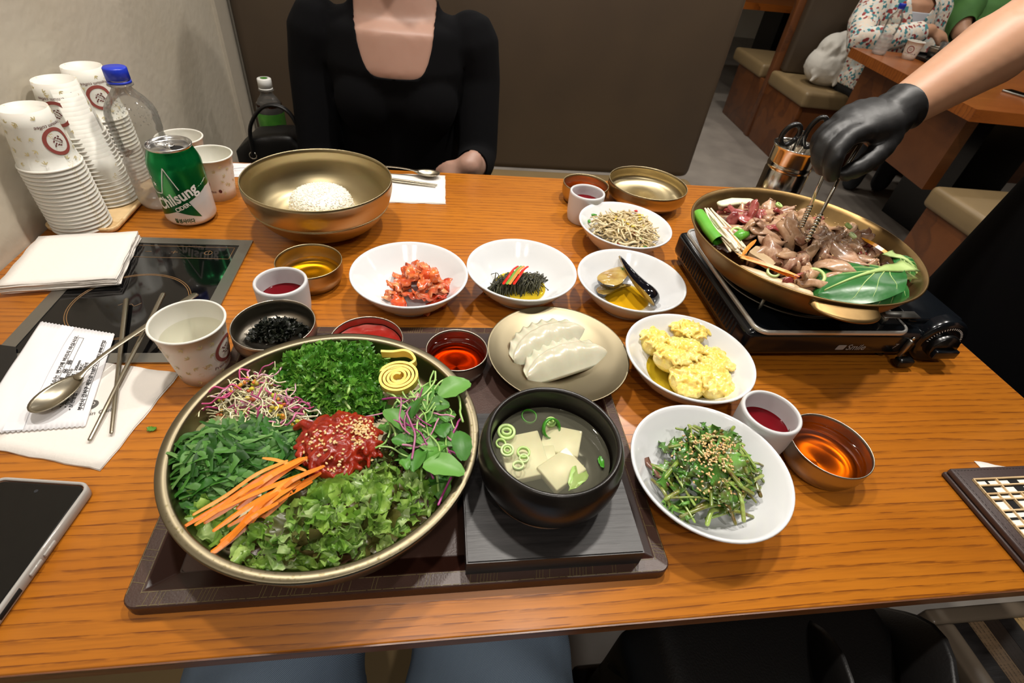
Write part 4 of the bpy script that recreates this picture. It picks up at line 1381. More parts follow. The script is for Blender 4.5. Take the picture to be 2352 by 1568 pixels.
# drip pan with polished edge
pp = rrect(0.409, 0.636, SY0 - 0.001, SY1 - 0.003, 0.018, 8)
vs, fs = [], []
for ins, z in [(0.0, 0.0555), (-0.0008, 0.0585), (0.0, 0.0612), (0.0020, 0.0620), (0.0036, 0.0606)]:
    vs += [(x, y, z) for x, y in rrect(0.409 + ins, 0.636 - ins, SY0 - 0.001 + ins, SY1 - 0.003 - ins, 0.018 - ins, 8)]
n = len(vs) // 5
for i in range(4):
    fs += [(i * n + q, i * n + (q + 1) % n, (i + 1) * n + (q + 1) % n, (i + 1) * n + q) for q in range(n)]
mk('polished_edge', vs, fs, simple('bright_trim', 'D0CEC8', 0.32, 0.6), sv)
mk('drip_pan', *prism(rrect(0.4125, 0.6325, SY0 + 0.0025, SY1 - 0.0065, 0.015, 8), 0.0555, 0.0600), M['enamel'], sv, smooth=False)
bx, by = 0.515, 0.586
mk('burner', *lathe([(0.05, 0.060), (0.046, 0.068), (0.030, 0.070), (0.028, 0.066), (0, 0.066)], 40), M['plastic_black'], sv, loc=(bx, by, 0))
for k in range(4):
    a = PI / 4 + k * PI / 2
    b = MB().add(*tube([(0.050 * math.cos(a), 0.050 * math.sin(a), 0.0755), (0.098 * math.cos(a), 0.098 * math.sin(a), 0.0755), (0.106 * math.cos(a), 0.106 * math.sin(a), 0.0690), (0.108 * math.cos(a), 0.108 * math.sin(a), 0.0600)], 0.0024, 8))
    b.o('pan_support', M['rim_steel'], sv, loc=(bx, by, 0))
v, f = ring_strip(bx, by, 0.099, 0.002, 0.060, 64, 0.0012)
mk('burner_ring', v, f, M['rim_steel'], sv, loc=(bx, by, 0))
for k in range(26):
    y = SY0 + 0.034 + k * 0.0078
    mk('side_vent', *box(SX0 - 0.0004, SX0 + 0.0012, y, y + 0.0034, 0.024, 0.046), M['lens'], sv, smooth=False)
bbox('steel_bracket', (0.598, 0.655, 0.474, 0.489, 0.0700, 0.0720), M['rim_steel'], sv, 0.0008, 1)
bbox('steel_bracket', (0.600, 0.606, 0.474, 0.489, 0.0605, 0.0705), M['rim_steel'], sv, 0.0005, 1)
# knob with its dial
kx, kz, ky = 0.7020, 0.0320, SY0 + 0.012
def fronted(prof, n=40):
    v, f = lathe(prof, n)
    return [(q[0], -q[2], q[1]) for q in v], f
dpl = mk('dial_plate', *fronted(smoothprof([(0.0370, -0.012), (0.0372, 0.002), (0.0345, 0.006), (0.028, 0.0075), (0, 0.0075)], 3)), M['enamel'], sv, loc=(kx, ky, kz + 0.004))
b = MB()
for k in range(22):
    a = math.radians(10 + k * 7.6)
    b.add(*box(-0.0004, 0.0004, -0.0002, 0.0002, -0.0014, 0.0014))
    for i in range(len(b.v) - 8, len(b.v)):
        x, y, z = b.v[i]
        z += 0.0262
        b.v[i] = (x * math.cos(a - PI / 2) - z * math.sin(a - PI / 2), y - 0.0078, x * math.sin(a - PI / 2) + z * math.cos(a - PI / 2))
b.o('dial_marking', M['white_ink'], dpl, smooth=False)
kb = mk('knob', *fronted([(0.0205, 0.0), (0.0205, 0.007), (0.0190, 0.0095), (0, 0.0098)]), M['plastic_black'], sv, loc=(kx, ky - 0.0075, kz + 0.002))
bbox('knob_grip', (-0.0185, 0.0185, -0.0075, 0.0, -0.0125, 0.0010), M['enamel'], kb, 0.002, 3, loc=(0, -0.0095, 0))
# cartridge lever
bbox('lever_arm', (0.6420, 0.6460, SY0 - 0.0030, SY0 + 0.004, 0.016, 0.046), M['rim_steel'], sv, 0.0008, 1)
bbox('lever_tip', (0.6400, 0.6640, SY0 - 0.0120, SY0 + 0.002, 0.0040, 0.0170), M['plastic_black'], sv, 0.004, 4)
mk('screw', *fronted([(0.0028, 0), (0.0026, 0.0012), (0, 0.0016)], 14), M['chrome'], sv, loc=(0.650, SY0 + 0.0035, 0.046))
tv, tf = text_mesh('Smile', 0.0135, 'LEFT', 0.25, 0.0002)
mk('brand_lettering', [(q[0] + 0.5560, SY0 + 0.0036, q[1] + 0.0255) for q in tv], tf, simple('grey_print', '8E8C8A', 0.5), sv, smooth=False)
mk('brand_mark', [(x + 0.5400 + 0.25 * z, SY0 + 0.0036, z + 0.0255) for x, z in rrect(0, 0.013, 0, 0.0085, 0.0015, 3)], [tuple(range(16))], simple('grey_print', '8E8C8A', 0.5), sv, smooth=False)
tv, tf = text_mesh('7', 0.012, 'LEFT', 0.2)
mk('dial_numeral', [(q[0] + 0.6270, SY0 + 0.0036, q[1] + 0.028) for q in tv], tf, simple('grey_print', '8E8C8A', 0.5), sv, smooth=False)

# ------------------------------------------------------------------ wide brass pan
pn = thing('brass_pan', 'wide brass pan of raw marinated beef and vegetables on the gas stove', 'pan', (0.515, 0.586, 0.0782))
PR = smoothprof([(0, 0.002), (0.100, 0.001), (0.112, 0.0), (0.126, 0.004), (0.142, 0.020), (0.1535, 0.040)], 4) + [(0.1565, 0.0452), (0.1582, 0.0468), (0.1575, 0.0480), (0.1555, 0.0478)] + smoothprof([(0.1518, 0.0415), (0.1400, 0.0225), (0.124, 0.0075), (0.110, 0.0040), (0, 0.0040)], 4)
mk('pan_body', *lathe(PR, 112), M['pan'], pn)
for deg in (259, 79):
    vs, fs = [], []
    na, nr = 20, 5
    for lay in (0, 1):
        for i in range(na + 1):
            a = math.radians(deg - 15.5 + 31 * i / na)
            e = math.sin(PI * i / na) ** 0.45
            for j in range(nr + 1):
                r = 0.1545 + (0.0275 * e) * j / nr
                z = 0.0440 - 0.0045 * (j / nr) - 0.002 * lay - 0.002 * (1 - e) * j / nr
                vs.append((r * math.cos(a), r * math.sin(a), z))
    m = (na + 1) * (nr + 1)
    for i in range(na):
        for j in range(nr):
            a = i * (nr + 1) + j
            fs.append((a, a + 1, a + nr + 2, a + nr + 1))
            fs.append((m + a, m + a + nr + 1, m + a + nr + 2, m + a + 1))
        a = i * (nr + 1) + nr
        fs.append((a, m + a, m + a + nr + 1, a + nr + 1))
    for i in (0, na):
        for j in range(nr):
            a = i * (nr + 1) + j
            fs.append((a, m + a, m + a + 1, a + 1))
    mk('pan_handle', vs, fs, M['pan'], pn)
o = liquid_disc((0.515, 0.586), 0.0782 + 0.0150, 0.1345, 'pan_sauce', 'pan_broth', 'thin brown broth in the brass pan', 'liquid')

# ------------------------------------------------------------------ canister with scissors
cx, cy = 0.657, 0.872
ca = thing('utensil_canister', 'polished steel utensil canister behind the brass pan', 'canister', (cx, cy, 0))
mk('canister_body', *lathe([(0, 0.0015), (0.036, 0.0015), (0.0385, 0.0), (0.0395, 0.003), (0.0395, 0.108), (0.0388, 0.110), (0.0388, 0.113), (0.0395, 0.115), (0.0395, 0.119), (0.0388, 0.121), (0.0388, 0.124), (0.0395, 0.126), (0.0395, 0.147), (0.0425, 0.152), (0.0430, 0.1535), (0.0418, 0.1538), (0.0383, 0.148), (0.0380, 0.006), (0, 0.004)], 64), M['chrome'], ca)
sc = thing('kitchen_scissors', 'black handled scissors standing in the steel canister', 'scissors', (cx, cy, 0.006))
def loop3(c, rx, rz, tilt, r, n=28, ax=0.0):
    out = []
    for i in range(n + 1):
        a = 2 * PI * i / n
        x, z = rx * math.cos(a), rz * math.sin(a)
        x, z = x * math.cos(tilt) + z * math.sin(tilt), -x * math.sin(tilt) + z * math.cos(tilt)
        out.append((c[0] + x * math.cos(ax), c[1] + x * math.sin(ax), c[2] + z))
    return tube(out, r, 10, cap=False)
for c, rx, rz, t, ax in (((-0.0250, 0.000, 0.1660), 0.0125, 0.0190, 0.35, -0.3), ((0.0170, -0.004, 0.1740), 0.0125, 0.0270, 0.15, -0.5)):
    mk('finger_loop', *loop3(c, rx, rz, t, 0.0046, 28, ax), M['plastic_black'], sc)
mk('blade', *tube([(-0.018, 0.0, 0.146), (-0.004, 0.0, 0.10), (0.004, 0, 0.004)], [0.005, 0.007, 0.003], 8, flat=0.25, up=(0, 1, 0)), M['chrome'], sc)
mk('blade', *tube([(0.012, -0.003, 0.150), (0.003, 0.003, 0.10), (-0.002, 0.003, 0.004)], [0.005, 0.007, 0.003], 8, flat=0.25, up=(0, 1, 0)), M['chrome'], sc)
tg = thing('steel_tongs', 'flat steel tongs standing in the canister between the scissor loops', 'tongs', (cx, cy, 0.006))
mk('tong_arm', *tube([(0.020, 0.014, 0.004), (0.016, 0.016, 0.09), (0.016, 0.018, 0.158), (0.016, 0.022, 0.164)], 0.0085, 10, flat=0.12, up=(0, 1, 0)), M['chrome'], tg)
mk('tong_arm', *tube([(0.022, 0.024, 0.004), (0.018, 0.025, 0.09), (0.016, 0.024, 0.158), (0.016, 0.022, 0.165)], 0.0085, 10, flat=0.12, up=(0, 1, 0)), M['chrome'], tg)
# ------------------------------------------------------------------ food: outlines on the dishes (metres)
PG_MUST = [(-0.2344, 0.3138), (-0.2206, 0.3207), (-0.1888, 0.3248), (-0.1598, 0.3291), (-0.1268, 0.3178), (-0.1149, 0.305), (-0.1175, 0.2883), (-0.1452, 0.2826), (-0.1661, 0.2681), (-0.1856, 0.2545), (-0.1963, 0.2471), (-0.2151, 0.264), (-0.2262, 0.2858)]
PG_FRIS = [(-0.1698, 0.3983), (-0.1627, 0.4247), (-0.1226, 0.4388), (-0.062, 0.4389), (-0.0491, 0.4245), (-0.0645, 0.3877), (-0.051, 0.354), (-0.0706, 0.3402), (-0.1081, 0.3467), (-0.1299, 0.3556), (-0.158, 0.3826)]
PG_SPR = [(-0.2093, 0.3833), (-0.1938, 0.4017), (-0.167, 0.3951), (-0.1492, 0.3705), (-0.1254, 0.3527), (-0.1248, 0.3281), (-0.1421, 0.3183), (-0.1604, 0.3317), (-0.1925, 0.3378), (-0.2199, 0.3411), (-0.2213, 0.3575)]
PG_NAM = [(-0.2206, 0.3207), (-0.2182, 0.3359), (-0.1955, 0.3486), (-0.1798, 0.3402), (-0.1888, 0.3248), (-0.2117, 0.3155)]
PG_LET = [(-0.1522, 0.1945), (-0.1451, 0.2199), (-0.1261, 0.2436), (-0.099, 0.2651), (-0.0742, 0.2684), (-0.0416, 0.2784), (-0.0163, 0.2637), (-0.0067, 0.2459), (-0.0187, 0.2223), (-0.0349, 0.2045), (-0.0586, 0.1936), (-0.0957, 0.1876), (-0.1356, 0.1886)]
PG_LET2 = [(-0.205, 0.2398), (-0.2, 0.2532), (-0.1815, 0.2463), (-0.1644, 0.2265), (-0.1744, 0.218), (-0.1951, 0.2245)]
PG_RED = [(-0.0538, 0.2883), (-0.0399, 0.3126), (-0.0148, 0.2774), (-0.0218, 0.2595), (-0.0441, 0.2605)]
PG_MIC = [(-0.0457, 0.3448), (-0.017, 0.3709), (0.023, 0.3735), (0.0275, 0.3491), (0.0248, 0.2999), (0.0178, 0.2665), (0.0007, 0.2454), (-0.0144, 0.2679), (-0.0412, 0.2781), (-0.0475, 0.3124)]
YUK = [(-0.1165, 0.2934), (-0.0519, 0.2985), (-0.0906, 0.333), (-0.0772, 0.2605), (-0.0843, 0.2947)]
YUK_SES = [(-0.0642, 0.3016), (-0.0772, 0.2876), (-0.0854, 0.2698), (-0.096, 0.2929), (-0.076, 0.3069), (-0.056, 0.2941), (-0.1017, 0.2838), (-0.0733, 0.2564)]
EGG = [(-0.0363, 0.3737), (-0.0583, 0.366), (-0.0169, 0.3766), (-0.0397, 0.3961), (-0.0061, 0.3926), (-0.0493, 0.4061), (-0.0103, 0.3703)]
CARROT = [(-0.1909, 0.2231, -0.1141, 0.2787), (-0.1854, 0.2322, -0.1237, 0.2738), (-0.1733, 0.2232, -0.1095, 0.2732), (-0.1639, 0.2145, -0.1007, 0.2671), (-0.1619, 0.2008, -0.1092, 0.2527), (-0.1679, 0.1946, -0.1217, 0.2315), (-0.1443, 0.2799, -0.1082, 0.2661), (-0.1712, 0.2267, -0.0973, 0.264), (-0.1575, 0.2223, -0.0922, 0.2646), (-0.1581, 0.2083, -0.101, 0.2544), (-0.1526, 0.2331, -0.1083, 0.2763), (-0.1783, 0.2199, -0.1332, 0.2538), (-0.1439, 0.218, -0.0954, 0.2626), (-0.1524, 0.2149, -0.1104, 0.259), (-0.1582, 0.2032, -0.1237, 0.2413)]
MIC_BIG = [(0.0198, 0.353), (0.008, 0.2574), (-0.0142, 0.2707), (-0.035, 0.3151), (0.0006, 0.2748), (0.0235, 0.2787), (-0.0298, 0.29), (-0.0176, 0.3253), (0.0048, 0.3331), (-0.0249, 0.2622)]
PG_BEEF = [(0.4353, 0.691), (0.4962, 0.7418), (0.5681, 0.744), (0.6554, 0.7412), (0.6727, 0.6817), (0.6636, 0.5944), (0.6484, 0.5413), (0.6021, 0.5026), (0.5654, 0.5064), (0.503, 0.4992), (0.4625, 0.4835), (0.4509, 0.5172), (0.4365, 0.5373), (0.4435, 0.5761), (0.4222, 0.5865), (0.4218, 0.6291)]
PAN = [(0.3978, 0.6534), (0.3763, 0.6259), (0.4444, 0.7289), (0.3859, 0.5786), (0.3806, 0.5452), (0.4557, 0.4927), (0.5044, 0.727), (0.4808, 0.7096), (0.6472, 0.5581), (0.639, 0.5247), (0.487, 0.4986), (0.4211, 0.5982), (0.415, 0.5259), (0.4202, 0.5061), (0.4398, 0.497)]
BOK = [(0.4506, 0.4597), (0.6162, 0.493), (0.5313, 0.51), (0.5232, 0.4439), (0.5885, 0.4823), (0.4517, 0.4423), (0.5943, 0.5073)]
SAL = [(0.2455, 0.3202), (0.286, 0.3339), (0.3252, 0.3176), (0.334, 0.2887), (0.3208, 0.2577), (0.2804, 0.2218), (0.2494, 0.2213), (0.2195, 0.234), (0.2117, 0.2627), (0.2358, 0.2925)]
SES2 = [(0.2612, 0.2946), (0.2752, 0.2834), (0.2913, 0.2776), (0.2877, 0.2599), (0.2604, 0.2489), (0.2573, 0.2737)]
SOUP = [(0.0664, 0.2979), (0.065, 0.2771), (0.1093, 0.3207), (0.0906, 0.3173), (0.1107, 0.3086), (0.0795, 0.2742), (0.079, 0.2676), (0.073, 0.2604), (0.0598, 0.2846), (0.1515, 0.2572), (0.0612, 0.2587)]
RADISH = [(0.1184, 0.2895), (0.0812, 0.2759), (0.1125, 0.2582), (0.0993, 0.2753)]
KIM = [(-0.0625, 0.5587), (0.0188, 0.5907), (-0.0405, 0.6489), (-0.028, 0.5499), (-0.0449, 0.6098), (-0.0055, 0.6111), (-0.0169, 0.5695)]
SEA = [(0.085, 0.605), (0.1588, 0.624), (0.1272, 0.6639), (0.1189, 0.5693), (0.1004, 0.6001), (0.1344, 0.6404), (0.092, 0.5789)]
EGP = [(0.2448, 0.5906), (0.3271, 0.676), (0.2871, 0.6591), (0.3127, 0.5606), (0.2924, 0.5811)]
BSP = [(0.27, 0.7719), (0.3169, 0.8308), (0.3552, 0.8475), (0.3924, 0.804), (0.3693, 0.7343), (0.3379, 0.7088), (0.306, 0.7305)]
YEL = [(0.2834, 0.4775), (0.3375, 0.491), (0.3516, 0.4359), (0.2929, 0.4363), (0.3044, 0.4057), (0.3352, 0.398)]
GIM = [(-0.2167, 0.4794), (-0.2048, 0.5116), (-0.1805, 0.5161), (-0.1512, 0.4956), (-0.1796, 0.4642)]
RR = random.Random(5)

def place(v, m, loc):
    return [m @ Vector(q) + Vector(loc) for q in v]

def rotm(yaw=0.0, tilt=0.0, roll=0.0):
    return Matrix.Rotation(yaw, 3, 'Z') @ Matrix.Rotation(tilt, 3, 'Y') @ Matrix.Rotation(roll, 3, 'X')

def sheet(l, w, nx=8, ny=6, curl=0.0, ruffle=0.0, fold=0.0, thick=0.0, rng=RR, pinch=0.6, freq=3.0, tooth=0.0):
    """an irregular crinkled leaf or slice, l long and w wide, optionally with thickness"""
    ph = [rng.uniform(0, 6.3) for _ in range(6)]
    vs = []
    for i in range(nx + 1):
        s = i / nx * 2 - 1
        ww = w / 2 * (max(0.0, 1 - abs(s) ** 2.6)) ** pinch * (1 + 0.18 * math.sin(3 * s + ph[0]))
        ww = max(ww, w * 0.06)
        for j in range(ny + 1):
            t = j / ny * 2 - 1
            e = abs(t) ** 1.5
            x = l / 2 * s + 0.10 * w * math.sin(2.5 * t + ph[1])
            y = ww * t * (1 + (tooth if (i % 2) else -tooth) * (abs(t) > 0.95))
            z = ruffle * e * math.sin(freq * PI * s + ph[2] + (1.5 if t > 0 else 0)) + 0.45 * ruffle * math.sin(4 * s + ph[3]) * math.cos(3 * t + ph[4])
            z += curl * (s * s) + fold * abs(t) ** 1.4
            vs.append(Vector((x, y, z)))
    fs = []
    for i in range(nx):
        for j in range(ny):
            a = i * (ny + 1) + j
            fs.append((a, a + ny + 1, a + ny + 2, a + 1))
    if thick:
        m = len(vs)
        nrm = [Vector((0, 0, 0)) for _ in vs]
        for q in fs:
            nn = (vs[q[1]] - vs[q[0]]).cross(vs[q[2]] - vs[q[0]])
            for k in q:
                nrm[k] += nn
        low = [v - (n.normalized() if n.length else Vector((0, 0, 1))) * thick for v, n in zip(vs, nrm)]
        f2 = [tuple(m + k for k in q[::-1]) for q in fs]
        rim = []
        b0 = [j for j in range(ny + 1)]
        b1 = [i * (ny + 1) + ny for i in range(1, nx + 1)]
        b2 = [nx * (ny + 1) + j for j in range(ny - 1, -1, -1)]
        b3 = [i * (ny + 1) for i in range(nx - 1, 0, -1)]
        loop = b0 + b1 + b2 + b3
        for k in range(len(loop)):
            a, c = loop[k], loop[(k + 1) % len(loop)]
            rim.append((a, c, m + c, m + a))
        vs = vs + low
        fs = fs + f2 + rim
    return vs, fs

def ribbon(pts, w, n=None):
    """flat cut strip along a path"""
    p = curve(pts, 4)
    vs, fs = [], []
    side = None
    for i, q in enumerate(p):
        d = (p[min(i + 1, len(p) - 1)] - p[max(0, i - 1)]).normalized()
        s = d.cross(Vector((0.2, 0.1, 1))).normalized()
        ww = w * min(1, 0.70 + 2.2 * min(i, len(p) - 1 - i) / len(p))
        tw = Vector((0, 0, 1)) * 0.35 * ww * math.sin(i * 0.9)
        vs += [q - s * ww / 2 - tw, q + Vector((0, 0, ww * 0.18)), q + s * ww / 2 + tw]
    for i in range(len(p) - 1):
        a = 3 * i
        fs += [(a, a + 3, a + 4, a + 1), (a + 1, a + 4, a + 5, a + 2)]
    return vs, fs

def seeds(pts, mat, name, label, cat, rng=RR, r=(0.0016, 0.0010, 0.0008), parent=None):
    b = MB()
    for p in pts:
        m = rotm(rng.uniform(0, 6.3), rng.uniform(-0.5, 0.5))
        v, f = ell((0, 0, 0), r, 8, 5)
        b.add(place(v, m, p), f)
    o = b.o(name, mat, parent, loc=(0, 0, T) if parent is None else (0, 0, 0))
    tag(o, label, cat, None, 'stuff')
    return o

def edge_depth(p, poly):
    d = 9
    for (x1, y1), (x2, y2) in zip(poly, poly[1:] + poly[:1]):
        L2 = (x2 - x1) ** 2 + (y2 - y1) ** 2
        t = max(0, min(1, ((p[0] - x1) * (x2 - x1) + (p[1] - y1) * (y2 - y1)) / L2))
        d = min(d, math.hypot(p[0] - x1 - t * (x2 - x1), p[1] - y1 - t * (y2 - y1)))
    return d

M['mustard'] = island('mustard_strip', ['28541A', '356E22', '214A14', '4A8430', '6E9E52', '30641E', '7EA860'], 0.45, spec=0.3, trans=0.3, bump=0.25, bscale=160)
M['frisee'] = island('curly_green', ['3C7A20', '5EA032', '4C8C28', '82B848', '447E20'], 0.38, trans=0.35, bump=0.25, bscale=200)
M['frisee_stem'] = island('pale_green_stem', ['A6C46E', '8DB65A', 'C2D694'], 0.35, bump=0.1)
M['lettuce'] = island('leaf_lettuce', ['92C044', 'B4D664', '78AC38', 'C4DE84', 'A2CC54', 'B8D680', 'D0E2A4'], 0.34, trans=0.4, vscale=70, dark='6E9C3C', bump=0.4, bscale=140, coat=0.12)
M['redleaf'] = island('red_lettuce', ['33200F', '4A4A1E', '2A1512', '3C2A18', '55642A'], 0.35, bump=0.4, bscale=150)
M['sprout_white'] = island('pale_sprout', ['E4DDB8', 'D8D0A0', 'EBE4CC', 'CFC68E'], 0.3, bump=0.0, sub=0.1)
M['sprout_pink'] = island('pink_sprout', ['D0588A', 'B84078', 'DFA0BC', '9A2F66', 'E2B8C8'], 0.3, bump=0.0, sub=0.1)
M['sprout_seed'] = island('sprout_seed', ['D9B82A', 'A8B830', 'C8901C', 'B4452A', '8FA82C'], 0.35, bump=0.0)
M['micro'] = island('round_green_leaf', ['44802E', '5E9C3C', '74AE50', '3A7228', '86B864'], 0.42, trans=0.25, vscale=50, bump=0.25, bscale=120)
M['micro_stem'] = island('green_stem', ['8FB860', 'A6C878', '7DA852'], 0.35, bump=0.0)
M['purple_stem'] = island('purple_stem', ['B04888', '8A2C6C', 'C88AA4', '6E2048'], 0.35, bump=0.0)
M['carrot'] = island('carrot', ['F2861C', 'F6962C', 'EA7A14', 'F6A64C'], 0.36, vscale=90, bump=0.2, bscale=260, bdist=0.0008, sub=0.1)
M['yukhoe'] = simple('seasoned_raw_beef', '7A1408', 0.30, var='9C2A12', vscale=110, bump=0.5, bscale=240, bdist=0.0012, Coat_Weight=0.15, Coat_Roughness=0.15, Subsurface_Weight=0.1, Subsurface_Scale=0.004)
M['sesame'] = island('sesame', ['E0BE84', 'D2A868', 'EBD0A0', 'C89A5C'], 0.4, bump=0.0)
M['namul'] = simple('grey_green_mash', '8E8C60', 0.5, var='6E7048', vscale=160, bump=0.6, bscale=200, bdist=0.0015)
M['kimchi'] = island('kimchi_leaf', ['CE4A1C', 'E07A3C', 'BC3414', 'E8A870', 'D65C28', 'EECDA4'], 0.24, vscale=70, dark='B4300E', bump=0.5, bscale=180, coat=0.5)
M['seaweed'] = island('sea_strand', ['2A2A1A', '3C3A24', '1E1E14', '48462C'], 0.38, bump=0.0, spec=0.35)
M['pepper_red'] = simple('red_pepper', 'C8200C', 0.25, Coat_Weight=0.5)
M['pepper_orange'] = simple('orange_carrot_strip', 'F08A3A', 0.3)
M['pepper_green'] = simple('green_pepper', '6E9A3C', 0.3)
M['egg_skin'] = simple('eggplant_skin', '0B0A10', 0.12, bump=0.7, bscale=45, bdist=0.002, Coat_Weight=0.6)
M['egg_flesh'] = simple('fried_eggplant_flesh', 'B9A25A', 0.3, var='8E6A24', vscale=55, bump=0.5, bscale=120, bdist=0.0015, Coat_Weight=0.4)
M['bean'] = island('bean_sprout', ['CDBB92', 'BDA87A', 'D8C9A4', 'AB9768'], 0.28, bump=0.0, sub=0.08)
M['bean_head'] = island('bean_head', ['CDB038', 'B89E30', 'D8C45A'], 0.35, bump=0.0)
M['yellow_fruit'] = simple('yellow_shredded_fruit', 'E6C654', 0.22, var='EBD98C', vscale=70, bump=0.7, bscale=260, bdist=0.0015, Subsurface_Weight=0.3, Subsurface_Scale=0.006, Coat_Weight=0.3)
M['laver'] = island('laver', ['0C0F0A', '141810', '080A07', '1E2418'], 0.38, bump=0.4, bscale=200, spec=0.3)
M['gochujang'] = simple('red_pepper_paste', '8E1408', 0.3, bump=0.3, bscale=90, bdist=0.0015, Coat_Weight=0.3)
M['dumpling'] = simple('dumpling_skin', 'BCB9A2', 0.25, var='CAC7B2', vscale=40, bump=0.1, bscale=90, Subsurface_Weight=0.35, Subsurface_Scale=0.008, Coat_Weight=0.3)
M['scallion'] = island('scallion_ring', ['C4DC94', 'A8CC70', 'D8E6B4'], 0.3, bump=0.0)
M['scallion_green'] = simple('scallion_green', '3F8A22', 0.3)
M['radish'] = simple('boiled_radish', 'EEEAD8', 0.35, var='E2DECA', vscale=60, Subsurface_Weight=0.2, Subsurface_Scale=0.005)
M['beef'] = island('raw_beef_slice', ['8A5E48', 'A27858', '7C5040', 'B08A68', '967050', 'BC9874', '805040'], 0.28, vscale=75, dark='C2A084', bump=0.5, bscale=150, bdist=0.0012, coat=0.2, sub=0.04)
M['beef_red'] = island('red_beef_slice', ['84302E', '943C38', '742828'], 0.24, vscale=75, dark='A8605A', bump=0.5, bscale=150, coat=0.35)
M['bok'] = simple('bok_choy_leaf', '1F5A26', 0.3, var='2C6E30', vscale=30, bump=0.3, bscale=60, bdist=0.0015)
M['bok_stem'] = simple('bok_choy_rib', 'B8CE88', 0.4, var='A2BE70', vscale=40)
M['leek'] = simple('leek_green', '4E9A2A', 0.3, var='6AB040', vscale=40)
M['leek_white'] = simple('leek_white', 'DDE2BE', 0.35)
M['enoki'] = simple('enoki', 'E6DCC2', 0.4)
M['mushroom'] = simple('mushroom', 'B89A74', 0.4, var='D8C4A0', vscale=40)
M['parsley'] = island('water_parsley', ['3F7A26', '568F36', '2F621C', '6FA348'], 0.3, vscale=60, dark='4A3A12', bump=0.3, bscale=140, coat=0.3)
M['parsley_stem'] = island('parsley_stem', ['8FAE4C', '7A9A3A', 'A4BE62', '5E7426'], 0.3, vscale=50, dark='5A2E0C', bump=0.1, coat=0.3)

# ---- salad platter
def on_plate(p, r=0.116):
    return (p[0] + 0.0955) ** 2 + (p[1] - 0.3088) ** 2 < r * r
_scatter = scatter
def scatter(poly, k, rng=random, r=0.116):
    """points of an outline that also lie inside the platter's wall (outlines of other dishes are left alone)"""
    c = (sum(q[0] for q in poly) / len(poly), sum(q[1] for q in poly) / len(poly))
    pts = _scatter(poly, k, rng)
    return [p for p in pts if on_plate(p, r)] if on_plate(c, 0.135) else pts
ZP = 0.0375
def heap_z(p, poly, base=0.040, top=0.062, ramp_=0.030):
    return base + (top - base) * min(1.0, edge_depth(p, poly) / ramp_) ** 0.7

b = MB()
for p in scatter(PG_MUST, 560, RR):
    z = heap_z(p, PG_MUST, 0.042, 0.066) + RR.uniform(-0.004, 0.004)
    a = RR.gauss(0.35, 0.85)
    L = RR.uniform(0.024, 0.054)
    d = Vector((math.cos(a), math.sin(a), 0))
    s = Vector((-d.y, d.x, 0)) * RR.uniform(-0.010, 0.010)
    c = Vector((p[0], p[1], z))
    v, f = ribbon([c - d * L / 2 + Vector((0, 0, RR.uniform(-0.006, 0.002))), c - d * L / 6 + s + Vector((0, 0, RR.uniform(0, 0.004))), c + d * L / 6 + s, c + d * L / 2 + Vector((0, 0, RR.uniform(-0.006, 0.003)))], RR.uniform(0.0030, 0.0064))
    b.add(v, f)
tag(b.o('mustard_greens', M['mustard'], loc=(0, 0, T)), 'dark green shredded leaf strips heaped on the salad platter', 'greens', None, 'stuff')

b = MB()
for p in scatter(PG_FRIS, 620, RR):
    z = heap_z(p, PG_FRIS, 0.042, 0.070) + RR.uniform(-0.005, 0.004)
    v, f = sheet(RR.uniform(0.012, 0.022), RR.uniform(0.008, 0.014), 8, 4, RR.uniform(-0.003, 0.004), RR.uniform(0.002, 0.0042), RR.uniform(-0.002, 0.004), 0, RR, 0.4, 4.0, 0.35)
    b.add(place(v, rotm(RR.uniform(0, 6.3), RR.gauss(0, 0.55), RR.gauss(0, 0.55)), (p[0], p[1], z)), f)
tag(b.o('curly_greens', M['frisee'], loc=(0, 0, T)), 'bright green curly chopped greens heaped at the back of the salad platter', 'greens', None, 'stuff')
b = MB()
for p in scatter(PG_FRIS, 34, RR):
    z = heap_z(p, PG_FRIS, 0.044, 0.070)
    a = RR.uniform(0, 6.3)
    L = RR.uniform(0.006, 0.012)
    b.add(*tube([(p[0] - L * math.cos(a), p[1] - L * math.sin(a), z), (p[0], p[1], z + 0.002), (p[0] + L * math.cos(a), p[1] + L * math.sin(a), z)], RR.uniform(0.0009, 0.0019), 7))
tag(b.o('pale_stalks', M['frisee_stem'], loc=(0, 0, T)), 'pale chopped stalks among the curly greens', 'stalks', None, 'stuff')

def lettuce(poly, k, mat, name, label, top=0.062, sz=(0.020, 0.038)):
    b = MB()
    for p in scatter(poly, k, RR):
        z = heap_z(p, poly, 0.041, top) + RR.uniform(-0.004, 0.005)
        v, f = sheet(RR.uniform(*sz), RR.uniform(0.013, 0.023), 13, 8, RR.uniform(-0.005, 0.007), RR.uniform(0.0018, 0.0044), RR.uniform(-0.003, 0.006), 0, RR, 0.40, RR.uniform(2.4, 4.2), 0.05)
        b.add(place(v, rotm(RR.uniform(0, 6.3), RR.gauss(0, 0.45), RR.gauss(0, 0.45)), (p[0], p[1], z)), f)
    return tag(b.o(name, mat, loc=(0, 0, T)), label, 'lettuce', None, 'stuff')
lettuce(PG_LET, 330, M['lettuce'], 'chopped_lettuce', 'light green chopped leaf lettuce at the front of the salad platter')
lettuce(PG_LET2, 34, M['lettuce'], 'chopped_lettuce', 'small clump of chopped lettuce under the carrot tips', 0.056)
lettuce(PG_LET, 60, M['redleaf'], 'red_leaf_lettuce', 'dark red chopped lettuce scattered through the light lettuce', 0.063)
